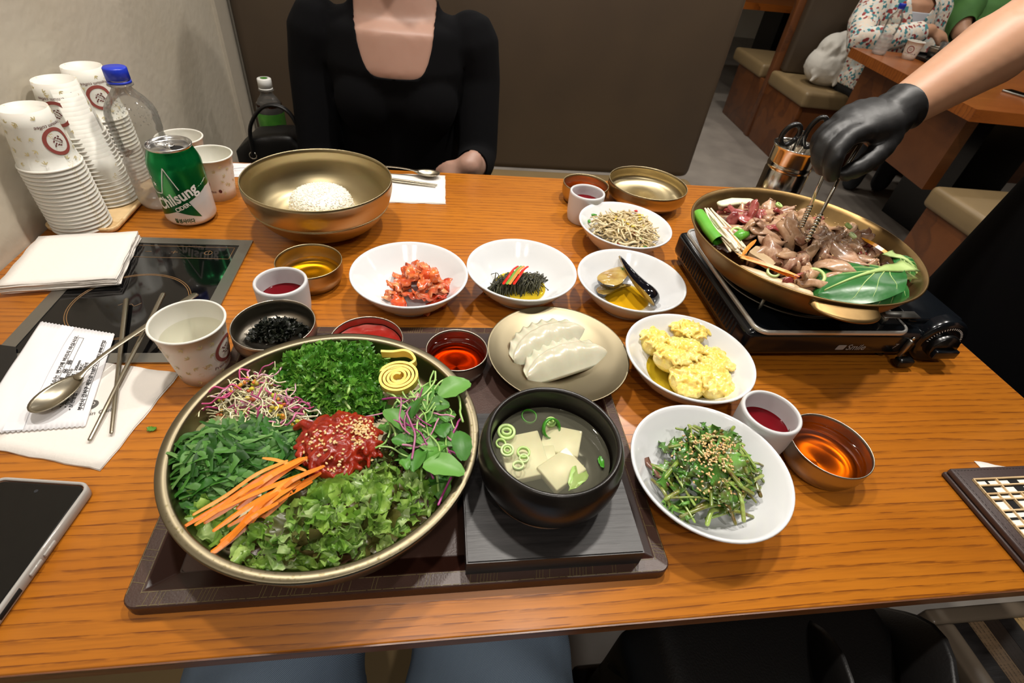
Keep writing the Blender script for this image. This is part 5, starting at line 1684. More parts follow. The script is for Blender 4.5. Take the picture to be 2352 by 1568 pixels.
lettuce(PG_RED, 60, M['redleaf'], 'red_leaf_lettuce', 'dark red chopped lettuce beside the seasoned raw beef', 0.060, (0.012, 0.022))

def hairs(poly, k, mat, name, label, r, L, base, top, curlk=0.5, flat=0.25, bound=None):
    b = MB()
    for p in scatter(poly, k, RR):
        z = heap_z(p, poly, base, top, 0.02) + RR.uniform(-0.004, 0.004)
        a = RR.uniform(0, 6.3)
        ln = RR.uniform(*L)
        pts = []
        x, y = p
        for i in range(5):
            pts.append((x, y, z + RR.uniform(-1, 1) * flat * 0.008))
            a += RR.uniform(-curlk, curlk)
            x += ln / 4 * math.cos(a)
            y += ln / 4 * math.sin(a)
        if bound:
            pts = [q for q in pts if math.hypot(q[0] - bound[0], q[1] - bound[1]) < bound[2]]
        if len(pts) > 2:
            b.add(*tube(curve(pts, 3), RR.uniform(*r), 5))
    return tag(b.o(name, mat, loc=(0, 0, T)), label, 'sprouts', None, 'stuff')
hairs(PG_SPR, 260, M['sprout_white'], 'sprouts', 'pale thin sprouts tangled on the salad platter', (0.00045, 0.0008), (0.018, 0.036), 0.041, 0.060, 1.15, 0.6)
hairs(PG_SPR, 75, M['sprout_pink'], 'pink_sprouts', 'pink and purple sprouts among the pale ones', (0.0006, 0.0011), (0.016, 0.032), 0.044, 0.063, 1.0, 0.6)
b = MB()
for p in scatter(PG_SPR, 110, RR):
    z = heap_z(p, PG_SPR, 0.044, 0.064, 0.02) + RR.uniform(-0.003, 0.003)
    r = RR.uniform(0.0012, 0.0021)
    v, f = ell((0, 0, 0), (r * 1.4, r, r * 0.9), 8, 6)
    b.add(place(v, rotm(RR.uniform(0, 6.3), RR.uniform(-0.6, 0.6)), (p[0], p[1], z)), f)
tag(b.o('sprout_seeds', M['sprout_seed'], loc=(0, 0, T)), 'yellow and green seed heads among the sprouts', 'seeds', None, 'stuff')
parts = [ell((sum(q[0] for q in PG_NAM) / 6, sum(q[1] for q in PG_NAM) / 6, 0.045), (0.020, 0.012, 0.008), rot=rotm(0.45))]
for p in scatter(PG_NAM, 46, RR):
    parts.append(ell((p[0], p[1], RR.uniform(0.044, 0.053)), (RR.uniform(0.003, 0.006), RR.uniform(0.002, 0.004), RR.uniform(0.0015, 0.003)), 8, 6, rotm(RR.uniform(0, 6))))
o = fuse('seasoned_vegetable_mash', parts, M['namul'], voxel=0.0011, smooth=1, loc=(0, 0, T))
tag(o, 'grey green seasoned vegetable clump at the edge of the salad platter', 'side dish')

# carrot strips
for k, (x0, y0, x1, y1) in enumerate(CARROT):
    z0 = 0.060 + (k % 4) * 0.0030 + RR.uniform(-0.001, 0.001)
    z1 = 0.067 + (k % 3) * 0.0035
    mx, my = (x0 + x1) / 2 + RR.uniform(-0.003, 0.003), (y0 + y1) / 2 + RR.uniform(-0.003, 0.003)
    L = math.hypot(x1 - x0, y1 - y0)
    c = Vector((mx, my, 0))
    p = curve([(x0 - mx, y0 - my, z0), ((x0 * 2 + x1) / 3 - mx, (y0 * 2 + y1) / 3 - my, z0 + 0.003), ((x0 + x1 * 2) / 3 - mx, (y0 + y1 * 2) / 3 - my, z1 + 0.002), (x1 - mx, y1 - my, z1)], 4)
    w = RR.uniform(0.0016, 0.0027)
    rad = [w * min(1, 0.62 + 3.0 * min(i, len(p) - 1 - i) / len(p)) for i in range(len(p))]
    v, f = tube(p, rad, 4, flat=RR.uniform(0.5, 0.8), up=(0.3, 0.2, 1))
    o = mk('carrot_strip', v, f, M['carrot'], smooth=False, loc=(mx, my, T))
    tag(o, 'orange julienned carrot strip in the bundle on the salad platter', 'carrot', 'carrot strips on the salad platter')

# seasoned raw beef with sesame
cxm, cym = YUK[4][0] - 0.001, YUK[4][1] + 0.001
parts = [ell((cxm, cym, 0.055), (0.031, 0.033, 0.024), 24, 14)]
for k in range(150):
    a, rr = RR.uniform(0, 6.3), math.sqrt(RR.uniform(0, 1)) * 0.034
    x, y = cxm + rr * math.cos(a), cym + rr * math.sin(a)
    z = 0.052 + 0.026 * math.sqrt(max(0, 1 - (rr / 0.038) ** 2))
    t = a + PI / 2 + RR.gauss(0, 0.6)
    L = RR.uniform(0.004, 0.009)
    parts.append(tube([(x - L * math.cos(t), y - L * math.sin(t), z - 0.002), (x, y, z + RR.uniform(-0.0005, 0.0022)), (x + L * math.cos(t), y + L * math.sin(t), z - 0.002)], RR.uniform(0.0016, 0.0032), 6))
parts.append(tube([(cxm - 0.025, cym + 0.016, 0.066), (cxm - 0.034, cym + 0.022, 0.066), (cxm - 0.041, cym + 0.021, 0.061)], [0.005, 0.0045, 0.003], 8))
o = fuse('seasoned_raw_beef', parts, M['yukhoe'], voxel=0.0011, smooth=2, loc=(0, 0, T))
tag(o, 'round mound of red seasoned raw beef topped with sesame in the middle of the platter', 'raw beef')
def yz(x, y):
    q = ((x - cxm) ** 2 + (y - cym) ** 2) / 0.038 ** 2
    return 0.0545 + 0.026 * math.sqrt(max(0.0, 1 - q))
pts = []
for k in range(120):
    c = YUK_SES[0]
    x, y = c[0] + RR.gauss(0, 0.006), c[1] + RR.gauss(0, 0.008)
    pts.append((x, y, yz(x, y) + RR.uniform(0, 0.001)))
for k in range(110):
    c = RR.choice(YUK_SES[1:])
    x, y = c[0] + RR.gauss(0, 0.010), c[1] + RR.gauss(0, 0.007)
    if (x - cxm) ** 2 + (y - cym) ** 2 < 0.033 ** 2:
        pts.append((x, y, yz(x, y) + 0.0006))
seeds(pts, M['sesame'], 'sesame_seeds', 'sesame seeds sprinkled on the seasoned raw beef', 'sesame seeds')

# rolled egg sheet
pts = []
n = 150
for i in range(n):
    a = 2 * PI * 4.3 * i / n
    r = 0.0040 + 0.0150 * i / n
    pts.append((r * 1.10 * math.cos(a + 0.7), r * 0.86 * math.sin(a + 0.7)))
ex, ey = pts[-1]
for q in ((0.0170, 0.0125), (0.0195, 0.0205), (0.0130, 0.0275), (0.0010, 0.0300), (-0.0110, 0.0335)):
    pts.append(q)
pts = [tuple(q)[:2] for q in pts[:n]] + [(q.x, q.y) for q in curve([(ex, ey, 0)] + [(a, c, 0) for a, c in pts[n:]], 8)[1:]]
vs, fs = [], []
hh = 0.0125
for i, (x, y) in enumerate(pts):
    j, k = max(0, i - 1), min(len(pts) - 1, i + 1)
    d = Vector((pts[k][0] - pts[j][0], pts[k][1] - pts[j][1], 0)).normalized()
    nn = Vector((-d.y, d.x, 0)) * 0.00130
    wob = 0.0008 * math.sin(i * 0.23)
    for z, s in ((0, 1), (hh + wob, 1), (hh + wob, -1), (0, -1)):
        vs.append((x + nn.x * s, y + nn.y * s, z))
for i in range(len(pts) - 1):
    for k in range(4):
        fs.append((4 * i + k, 4 * i + (k + 1) % 4, 4 * i + 4 + (k + 1) % 4, 4 * i + 4 + k))
fs += [(0, 1, 2, 3), tuple(len(vs) - 4 + k for k in (3, 2, 1, 0))]
o = mk('egg_roll', vs, fs, M['egg'], smooth=False, loc=(EGG[0][0], EGG[0][1], T + 0.0615), rot=(0.30, -0.12, 0.2))
tag(o, 'yellow coiled ribbon of fried egg at the back of the salad platter', 'egg')

# round leaved greens with stems
mg = thing('microgreens', 'loose pile of round green leaves on thin stems beside the stone pot', 'greens', (0, 0, 0))
def leaf(parent, c, L, W, yaw_, tilt, mat, cup=0.25):
    vs, fs = [], []
    nx, ny = 9, 6
    for i in range(nx + 1):
        s = i / nx
        ww = W / 2 * max(0.05, math.sin(PI * min(1, s * 0.93 + 0.05)) ** 0.65)
        for j in range(ny + 1):
            t = j / ny * 2 - 1
            vs.append(Vector((L * (s - 0.5), ww * t * (1 + 0.05 * math.sin(i * 2.6)), cup * ww * t * t - 0.9 * L * (s - 0.45) ** 2 * 0.45 + 0.0010 * math.sin(9 * s + 4 * t) * abs(t) - 0.0007 * (abs(t) < 0.2))))
    for i in range(nx):
        for j in range(ny):
            a = i * (ny + 1) + j
            fs.append((a, a + ny + 1, a + ny + 2, a + 1))
    m = rotm(yaw_, tilt, RR.gauss(0, 0.3))
    v = place(vs, m, (0, 0, 0))
    low = [q - Vector((0, 0, 0.0005)) for q in v]
    k = len(v)
    return mk('leaf', v + low, fs + [tuple(k + i for i in q[::-1]) for q in fs], mat, parent, loc=c)
SIZES = [(0.036, 0.025, 0.5), (0.036, 0.024, -0.2), (0.028, 0.017, -1.9), (0.032, 0.019, 2.4), (0.026, 0.019, 0.9), (0.030, 0.018, 1.7), (0.017, 0.013, 2.9), (0.024, 0.015, 1.2), (0.020, 0.017, 0.2), (0.011, 0.010, -1.0)]
for c, (L, W, a) in zip(MIC_BIG, SIZES):
    leaf(mg, (c[0], c[1], 0.075 + RR.uniform(-0.004, 0.006)), L, W, a, RR.uniform(-0.25, 0.15), M['micro'])
for p in scatter(PG_MIC, 46, RR):
    z = heap_z(p, PG_MIC, 0.045, 0.068, 0.02) + RR.uniform(-0.004, 0.004)
    L = RR.uniform(0.012, 0.024)
    leaf(mg, (p[0], p[1], z), L, L * RR.uniform(0.6, 0.95), RR.uniform(0, 6.3), RR.uniform(-0.5, 0.5), M['micro'])
for k, p in enumerate(scatter(PG_MIC, 62, RR)):
    z = heap_z(p, PG_MIC, 0.050, 0.074, 0.02)
    a = RR.gauss(1.9, 0.8)
    ln = RR.uniform(0.022, 0.055)
    pts, (x, y) = [], p
    x -= ln / 2 * math.cos(a)
    y -= ln / 2 * math.sin(a)
    for i in range(5):
        pts.append((x, y, z + RR.uniform(-0.003, 0.004)))
        a += RR.uniform(-0.45, 0.45)
        x += ln / 4 * math.cos(a)
        y += ln / 4 * math.sin(a)
    pts = [q for q in pts if (q[0] + 0.0955) ** 2 + (q[1] - 0.3088) ** 2 < 0.126 ** 2]
    if len(pts) > 2:
        mk('stem', *tube(curve(pts, 4), RR.uniform(0.0006, 0.0012), 6), M['purple_stem'] if k % 5 < 2 else M['micro_stem'], mg)
o = mk('leaf_scrap', *sheet(0.009, 0.006, 8, 4, 0.001, 0.001, 0, 0.0004, RR, 0.4, 4, 0.4), M['frisee'], loc=(-0.286, 0.368, T + 0.0018))
tag(o, 'tiny torn green leaf scrap lying on the bare table top', 'leaf')

# ---- kimchi
km = thing('kimchi_heap', 'heap of red and pale kimchi pieces in the white bowl', 'kimchi', (0, 0, 0))
KP = [KIM[0], (0.002, 0.557), KIM[1], (0.008, 0.622), KIM[2], (-0.056, 0.612)]
for k, p in enumerate(scatter(KP, 46, RR)):
    z = 0.015 + 0.032 * min(1, edge_depth(p, KP) / 0.028) + RR.uniform(-0.004, 0.004)
    v, f = sheet(RR.uniform(0.022, 0.036), RR.uniform(0.012, 0.020), 9, 5, RR.uniform(-0.007, 0.004), RR.uniform(0.0015, 0.004), RR.uniform(-0.007, 0.003), RR.uniform(0.0012, 0.0026), RR, 0.35, 2.5)
    mk('cabbage_piece', place(v, rotm(RR.uniform(0, 6.3), RR.gauss(0, 0.5), RR.gauss(0, 0.4)), (0, 0, 0)), f, M['kimchi'], km, loc=(p[0], p[1], z))

# ---- seaweed strands
liquid_disc(BP['seaweed'], 0.0128, 0.0385, 'yellow_oil', 'yellow_sauce', 'yellow sauce pooled under the seaweed strands', 'liquid')
b = MB()
ax_, ay_ = SEA[4], SEA[5]
for k in range(300):
    u = RR.uniform(-1, 1)
    c = Vector((0.119 + 0.035 * u + RR.gauss(0, 0.003), 0.6145 + 0.006 * u, 0))
    d = Vector((0.45, 1.0, 0)).normalized()
    d.rotate(Matrix.Rotation(RR.gauss(0, 0.30), 3, 'Z'))
    L = RR.uniform(0.020, 0.040)
    off = d * RR.uniform(-0.012, 0.012)
    zt_ = 0.030 - 0.010 * u * u
    b.add(*tube(curve([c + off - d * L / 2 + Vector((RR.gauss(0, 0.003), 0, 0.0135)), c + off - d * L / 5 + Vector((0, 0, zt_ - RR.uniform(0, 0.009))), c + off + d * L / 5 + Vector((RR.gauss(0, 0.002), 0, zt_ - RR.uniform(0, 0.009))), c + off + d * L / 2 + Vector((RR.gauss(0, 0.003), 0, 0.015 + RR.uniform(0, 0.004)))], 4), RR.uniform(0.0005, 0.0010), 5))
tag(b.o('seaweed_strands', M['seaweed'], loc=(0, 0, T)), 'dark tangled seaweed strands lying in the white bowl', 'seaweed', None, 'stuff')
for k, (dx, mt, lab) in enumerate(((-0.009, 'pepper_red', 'red pepper strip furthest from the eggplant on the seaweed'), (-0.004, 'pepper_green', 'green pepper strip on the seaweed'), (0.000, 'pepper_orange', 'orange carrot strip on the seaweed'), (0.006, 'pepper_red', 'red pepper strip nearest the eggplant on the seaweed'))):
    p = curve([(-0.014 + dx, -0.022, 0.0310), (-0.004 + dx, -0.006, 0.0345), (0.004 + dx, 0.010, 0.0345), (0.012 + dx, 0.022, 0.0320)], 4)
    o = mk('vegetable_strip', *tube(p, 0.0019, 4, flat=0.55, up=(0.2, 0.1, 1)), M[mt], smooth=False, loc=(0.1195, 0.6160, T))
    tag(o, lab, 'pepper')

# ---- eggplant wedges
def wedge(name, label, loc, L, W, Hh, rot):
    root = thing(name, label, 'eggplant', loc)
    root.rotation_euler = rot
    nx, na = 22, 14
    skin, flesh = [], []
    for i in range(nx + 1):
        s = i / nx
        w = W / 2 * (s ** 0.75) * (max(0, 1 - max(0, (s - 0.72) / 0.28) ** 2.4)) ** 0.5 + 0.0006
        h = Hh * (s ** 0.7) * (max(0, 1 - max(0, (s - 0.72) / 0.28) ** 2.4)) ** 0.5 + 0.0004
        bend = 0.006 * math.sin(PI * s)
        for k in range(na + 1):
            a = PI * k / na
            skin.append((L * (s - 0.5), w * math.cos(a), -h * math.sin(a) + bend))
        for k in range(na + 1):
            t = math.cos(PI * k / na)
            flesh.append((L * (s - 0.5), w * t, bend + 0.0009 * math.sin(30 * s + 5 * t) * (1 - t * t) + 0.0012 * (1 - t * t)))
    fs = []
    for i in range(nx):
        for k in range(na):
            a = i * (na + 1) + k
            fs.append((a, a + 1, a + na + 2, a + na + 1))
    mk('skin', skin, fs, M['egg_skin'], root)
    mk('flesh', flesh, [q[::-1] for q in fs], M['egg_flesh'], root)
wedge('eggplant_wedge', 'pale fleshed eggplant wedge lying under the dark one', (0.2800, 0.6290, 0.0270), 0.108, 0.044, 0.013, (0.10, -0.16, math.radians(226)))
wedge('eggplant_wedge', 'black skinned glossy eggplant wedge lying on top', (0.2985, 0.6080, 0.0340), 0.108, 0.042, 0.020, (math.radians(125), math.radians(8), math.radians(-75)))
wedge('eggplant_wedge', 'third eggplant wedge half hidden beneath the other two', (0.2670, 0.6030, 0.0180), 0.060, 0.030, 0.010, (0.2, 0.0, math.radians(200)))
liquid_disc(BP['eggplant'], 0.0118, 0.034, 'golden', 'eggplant_oil', 'golden oil pooled under the eggplant wedges', 'liquid')
b = MB()
for k in range(26):
    c = RR.choice([(0.262, 0.612, 0.0310), (0.272, 0.622, 0.0325), (0.284, 0.634, 0.0340)])
    v, f = sheet(0.004, 0.0025, 4, 2, 0, 0.0006, 0, 0, RR)
    b.add(place(v, rotm(RR.uniform(0, 6.3), RR.gauss(0, 0.3)), (c[0] + RR.gauss(0, 0.0035), c[1] + RR.gauss(0, 0.003), c[2])), f)
tag(b.o('chopped_herbs', M['frisee'], loc=(0, 0, T)), 'chopped green herbs sprinkled on the eggplant', 'herbs', None, 'stuff')

# ---- bean sprouts
o = hairs([(x, y) for x, y in BSP], 340, M['bean'], 'bean_sprouts', 'tangled pale bean sprouts heaped in the white bowl', (0.0011, 0.0019), (0.026, 0.046), 0.013, 0.038, 1.1, 0.5, (BP['beansprout'][0], BP['beansprout'][1], 0.064))
b = MB()
for p in scatter(BSP, 46, RR):
    z = heap_z(p, BSP, 0.018, 0.044, 0.03)
    v, f = ell((0, 0, 0), (0.0042, 0.0019, 0.0017), 8, 6)
    b.add(place(v, rotm(RR.uniform(0, 6.3), RR.gauss(0, 0.4)), (p[0], p[1], z)), f)
tag(b.o('sprout_heads', M['bean_head'], loc=(0, 0, T)), 'yellow heads among the bean sprouts', 'sprouts', None, 'stuff')
for k, (x, y) in enumerate(((0.2900, 0.8220), (0.3560, 0.8080), (0.3310, 0.7350), (0.3660, 0.7380), (0.3780, 0.7650), (0.3080, 0.7300))):
    z = heap_z((x, y), BSP, 0.020, 0.046, 0.03)
    o = mk('pepper_piece', *sheet(0.009, 0.006, 4, 3, 0.001, 0.0006, 0.001, 0.0012, RR, 0.3), M['pepper_red'], loc=(x, y, T + z), rot=(RR.uniform(-.4, .4), RR.uniform(-.4, .4), RR.uniform(0, 6)))
    tag(o, 'small red pepper piece among the bean sprouts', 'pepper', 'red pepper bits in the bean sprouts')
for k, (x, y, a) in enumerate(((0.2660, 0.7850, 1.4), (0.2790, 0.8050, 0.4), (0.3390, 0.7280, 1.9), (0.3530, 0.7200, 0.3))):
    o = mk('scallion_piece', *tube([(-0.006, 0, 0), (0, 0, 0.001), (0.006, 0, 0)], 0.0024, 8, cap=False, flat=0.7), M['scallion_green'], loc=(x, y, T + heap_z((x, y), BSP, 0.020, 0.044, 0.03)), rot=(0, 0.2, a))
    tag(o, 'short green scallion piece among the bean sprouts', 'scallion', 'scallion bits in the bean sprouts')

# ---- yellow shredded fruit salad
liquid_disc(BP['pumpkin'], 0.0140, 0.045, 'yellow_oil', 'yellow_juice', 'yellow juice pooled under the shredded yellow salad', 'liquid')
yl = thing('yellow_salad', 'soft translucent yellow shreds clumped in the white bowl', 'side dish', (0, 0, 0))
for k, (x, y) in enumerate(YEL + [(0.3150, 0.4500), (0.3350, 0.4130)]):
    parts = [ell((0, 0, 0.004), (0.024, 0.022, 0.015), 14, 10)]
    for q in range(90):
        a, rr = RR.uniform(0, 6.3), math.sqrt(RR.uniform(0, 1)) * 0.026
        px_, py_ = rr * math.cos(a), rr * math.sin(a)
        z = 0.004 + 0.016 * math.sqrt(max(0, 1 - (rr / 0.030) ** 2))
        t, L = a + PI / 2 + RR.gauss(0, 0.8), RR.uniform(0.002, 0.006)
        parts.append(tube([(px_ - L * math.cos(t), py_ - L * math.sin(t), z - 0.002), (px_, py_, z + RR.uniform(-0.002, 0.0016)), (px_ + L * math.cos(t), py_ + L * math.sin(t), z - 0.002)], RR.uniform(0.0013, 0.0026), 6))
    fuse('shred_clump', parts, M['yellow_fruit'], yl, 0.0012, 2, loc=(x, y, 0.0190 + 0.006 * (k in (1, 3, 6))), rot=(RR.uniform(-.25, .25), RR.uniform(-.25, .25), RR.uniform(0, 6)))

# ---- dressed greens
gr = thing('dressed_greens', 'dressed green stems and leaves mixed with brown sauce in the white bowl', 'greens', (0, 0, 0))
gx, gy = BP['greens']
for k, p in enumerate(scatter(SAL, 62, RR)):
    z = heap_z(p, SAL, 0.020, 0.052, 0.035) + RR.uniform(-0.004, 0.004)
    L = RR.uniform(0.016, 0.034)
    v, f = sheet(L, L * RR.uniform(0.5, 0.8), 9, 5, RR.uniform(-0.006, 0.003), RR.uniform(0.001, 0.0032), RR.uniform(-0.004, 0.004), 0.0005, RR, 0.7, 3, 0.3)
    mk('leaf', place(v, rotm(RR.uniform(0, 6.3), RR.gauss(0, 0.45), RR.gauss(0, 0.4)), (0, 0, 0)), f, M['parsley'], gr, loc=(p[0], p[1], z))
for k, p in enumerate(scatter(SAL, 60, RR)):
    z = heap_z(p, SAL, 0.024, 0.055, 0.035) + RR.uniform(-0.004, 0.003)
    a, L = RR.uniform(0, PI), RR.uniform(0.018, 0.050)
    d = Vector((math.cos(a), math.sin(a), 0))
    c = Vector((p[0], p[1], z))
    q = [c - d * L / 2 + Vector((0, 0, RR.uniform(-0.008, 0.003))), c + Vector((RR.gauss(0, 0.002), RR.gauss(0, 0.002), 0.002)), c + d * L / 2 + Vector((0, 0, RR.uniform(-0.008, 0.003)))]
    q = [w for w in q if math.hypot(w.x - gx, w.y - gy) < 0.066]
    if len(q) < 3:
        continue
    mk('stem', *tube(curve(q, 4), RR.uniform(0.0011, 0.0024), 8, flat=0.8), M['parsley_stem'], gr)
mk('brown_slice', *sheet(0.040, 0.010, 8, 3, 0.002, 0.001, 0, 0.003, RR, 0.2), simple('brown_jelly', '6A4434', 0.3, Coat_Weight=0.3), gr, loc=(0.2230, 0.2750, 0.028), rot=(0.6, 0.1, 2.0))
pts = []
for k in range(260):
    c = RR.choice(SES2 + [(0.2700, 0.2720)])
    x, y = c[0] + RR.gauss(0, 0.009), c[1] + RR.gauss(0, 0.009)
    pts.append((x, y, heap_z((x, y), SAL, 0.026, 0.0590, 0.035) + RR.uniform(-0.001, 0.003)))
seeds(pts, M['sesame'], 'sesame_seeds', 'sesame seeds heaped on the dressed greens', 'sesame seeds')

# ---- laver, pepper paste
b = MB()
for p in scatter(GIM, 300, RR):
    dd = math.hypot(p[0] + 0.1839, p[1] - 0.4795)
    if dd > 0.036:
        continue
    z = 0.022 + 0.020 * max(0, 1 - dd / 0.040) + RR.uniform(-0.002, 0.004)
    v, f = sheet(RR.uniform(0.008, 0.018), RR.uniform(0.003, 0.007), 6, 3, RR.uniform(-0.003, 0.003), RR.uniform(0.0008, 0.002), 0, 0, RR, 0.3, 4)
    b.add(place(v, rotm(RR.uniform(0, 6.3), RR.gauss(0, 0.6), RR.gauss(0, 0.6)), (p[0], p[1], z)), f)
tag(b.o('laver_shreds', M['laver'], loc=(0, 0, T)), 'crumpled black laver shreds in the round steel bowl', 'laver', None, 'stuff')
v, f = lathe([(0, 0.0015), (0.012, 0.0012), (0.026, 0.0004), (0.0375, 0.0), (0.0405, 0.0006)], 56)
v = [(x, y, z + 0.0006 * math.sin(x * 300) * math.cos(y * 260)) for x, y, z in v]
o = mk('pepper_paste', v, f, M['gochujang'], loc=(-0.0811, 0.4755, T + 0.0188))
tag(o, 'smooth red pepper paste in the half hidden steel dish', 'sauce')

# ---- dumplings
def dumpling(name, label, loc, rz, L=0.118, W=0.038, Hh=0.0130):
    nu, nb, nf = 110, 14, 4
    vs, fs = [], []
    rows = None
    for i in range(nu + 1):
        u = i / nu * 2 - 1
        e = max(0.0, 1 - abs(u) ** 2.3)
        w = W * e ** 0.62 + 0.0016
        h = Hh * e ** 0.55 + 0.0010
        arc = 0.012 * (1 - u * u)
        pl = math.sin(u * 24)
        row = []
        # crimped fin from its tip to the pouch, the pouch over to the belly edge, then back beneath
        for k in range(nf + 1):
            t = k / nf
            row.append((L / 2 * u, arc + w * 0.40 + (0.0150 * e ** 0.22) * (1 - t) + 0.0011 * pl * (1 - t), 0.0060 + h * 0.50 * t + 0.0045 * e ** 0.4 * (1 - t) + (0.0024 * math.cos(u * 24)) * (1 - t)))
        for k in range(1, nb + 1):
            t = k / nb
            y = w * 0.40 - w * 0.90 * t
            z = 0.0065 * (1 - t) + h * 0.55 * (1 - t) ** 2 + h * math.sin(PI * min(1, 0.12 + 0.88 * t)) ** 1.15 * 0.85 * (1 + 0.10 * math.sin(u * 17 + 0.6) * (1 - t) ** 1.2 + 0.05 * math.sin(u * 9 + 5 * t))
            row.append((L / 2 * u, arc * (1 - t * 0.3) + y, max(0.0010, z * (1 if k < nb else 0) + 0.001)))
        for k in range(1, 5):
            t = k / 4
            row.append((L / 2 * u, arc * (0.7 + 0.3 * t) - w * 0.5 + (w * 0.90 + (0.0140 * e ** 0.22 + 0.0011 * pl) * (k == 4)) * t, 0.0 if k < 4 else 0.0045 + 0.0040 * e ** 0.4 + 0.0024 * math.cos(u * 24)))
        n = len(row)
        b0 = len(vs)
        vs += row
        if rows is not None:
            for k in range(n):
                fs.append((rows + k, rows + (k + 1) % n, b0 + (k + 1) % n, b0 + k))
        rows = b0
    fs.append(tuple(range(n)))
    fs.append(tuple(range(len(vs) - 1, len(vs) - 1 - n, -1)))
    o = mk(name, vs, fs, M['dumpling'], loc=(loc[0], loc[1], T + loc[2]), rot=(0, 0, rz))
    tag(o, label, 'dumpling')
dumpling('dumpling', 'pale pleated dumpling lying further from the stone pot', (0.1470, 0.4740, 0.0155), math.radians(30))
dumpling('dumpling', 'pale pleated dumpling lying nearer the stone pot', (0.1630, 0.4370, 0.0155), math.radians(22))

# ---- rice dome
rc = thing('rice_dome', 'moulded dome of steamed white rice in the bronze mixing bowl', 'rice', (-0.1850, 0.8100, 0.0))
RP = smoothprof([(0, 0.056), (0.026, 0.0550), (0.042, 0.0490), (0.0495, 0.034), (0.0500, 0.0160), (0.047, 0.0095)], 3)
mk('rice_core', *lathe(RP, 48), M['rice'], rc)
b = MB()
zs = [q[1] for q in RP]
for k in range(1300):
    a = RR.uniform(0, 6.3)
    if RR.random() < 0.5:
        r = 0.049 * math.sqrt(RR.random())
        z = float(np.interp(r, [q[0] for q in RP[:10]], zs[:10]))
    else:
        z = RR.uniform(0.014, 0.050)
        r = float(np.interp(z, zs[::-1], [q[0] for q in RP][::-1]))
    v, f = ell((0, 0, 0), (0.0022, 0.0010, 0.0008), 6, 4)
    b.add(place(v, rotm(RR.uniform(0, 6.3), RR.uniform(-1, 1)), (r * math.cos(a), r * math.sin(a), z)), f)
tag(b.o('rice_grains', M['rice'], rc), kind='stuff')

# ---- soup
liquid_disc((PX, PY), 0.0705, 0.0542, 'broth', 'clear_broth', 'clear broth filling the black stone pot', 'soup')
RADS = [(RADISH[0], 0.036, 0.030, -0.35, 0.0655), (RADISH[1], 0.040, 0.046, 0.15, 0.0630), (RADISH[2], 0.036, 0.028, 0.55, 0.0660), (RADISH[3], 0.022, 0.018, 0.0, 0.0640)]
for (c, w, h, a, z), lab in zip(RADS, ('boiled radish slab in the soup nearest the dumpling plate', 'widest boiled radish slab in the soup beside the scallion rings', 'leafy ribbed cabbage slab floating at the front of the soup', 'small boiled radish slab in the middle of the soup')):
    o = bbox('radish_slab', (-w / 2, w / 2, -h / 2, h / 2, -0.006, 0.003), M['radish'], None, 0.0012, 2, loc=(c[0], c[1], T + z), rot=(0.06, -0.08, a))
    tag(o, lab, 'radish')
def ring_obj(name, label, c, r0, r1, h, mat, rot=(0, 0, 0), group=None, cat='scallion'):
    v, f = lathe([(r0, -h / 2), (r1, -h / 2), (r1 * 1.02, 0), (r1, h / 2), (r0, h / 2), (r0 * 0.98, 0), (r0, -h / 2)], 26)
    o = mk(name, v, f, mat, loc=(c[0], c[1], T + c[2]), rot=rot)
    tag(o, label, cat, group)
    return o
for k, (c, r) in enumerate(zip(SOUP[:2] + SOUP[4:9], (0.0085, 0.0062, 0.0052, 0.0062, 0.0045, 0.0052, 0.0050))):
    ring_obj('scallion_ring', 'pale green scallion ring floating in the clear soup', (c[0], c[1], 0.0712), r * 0.72, r, 0.0030, M['scallion'], (RR.uniform(-.2, .2), RR.uniform(-.2, .2), 0), 'scallion rings in the soup')
    if k < 3:
        ring_obj('scallion_ring', 'pale green scallion ring floating in the clear soup', (c[0], c[1], 0.0714), r * 0.36, r * 0.58, 0.0030, M['scallion'], (RR.uniform(-.2, .2), 0, 0), 'scallion rings in the soup')
ring_obj('scallion_ring', 'dark green scallion ring beneath the soup surface at the back', (SOUP[3][0], SOUP[3][1], 0.0695), 0.0068, 0.0076, 0.004, M['scallion_green'], (0.2, 0.1, 0))
ring_obj('scallion_ring', 'bright green flattened scallion ring at the back of the soup', (0.1095, 0.3000, 0.0722), 0.0085, 0.0100, 0.004, M['scallion_green'], (0.9, 0.2, 0.4))
o = mk('green_leaf', *sheet(0.030, 0.014, 8, 4, -0.002, 0.001, 0.002, 0.0004, RR, 0.5), M['frisee_stem'], loc=(0.1240, 0.2470, T + 0.0695), rot=(0.1, 0.1, 0.9))
tag(o, 'pale green leaf floating at the front of the soup', 'leaf')
o = mk('green_leaf', *sheet(0.013, 0.005, 6, 3, 0.001, 0.0006, 0.001, 0.0005, RR, 0.4), M['scallion_green'], loc=(0.1490, 0.2600, T + 0.0712), rot=(0.1, 0.1, 1.5))
tag(o, 'small dark green leaf at the rim of the soup', 'leaf')

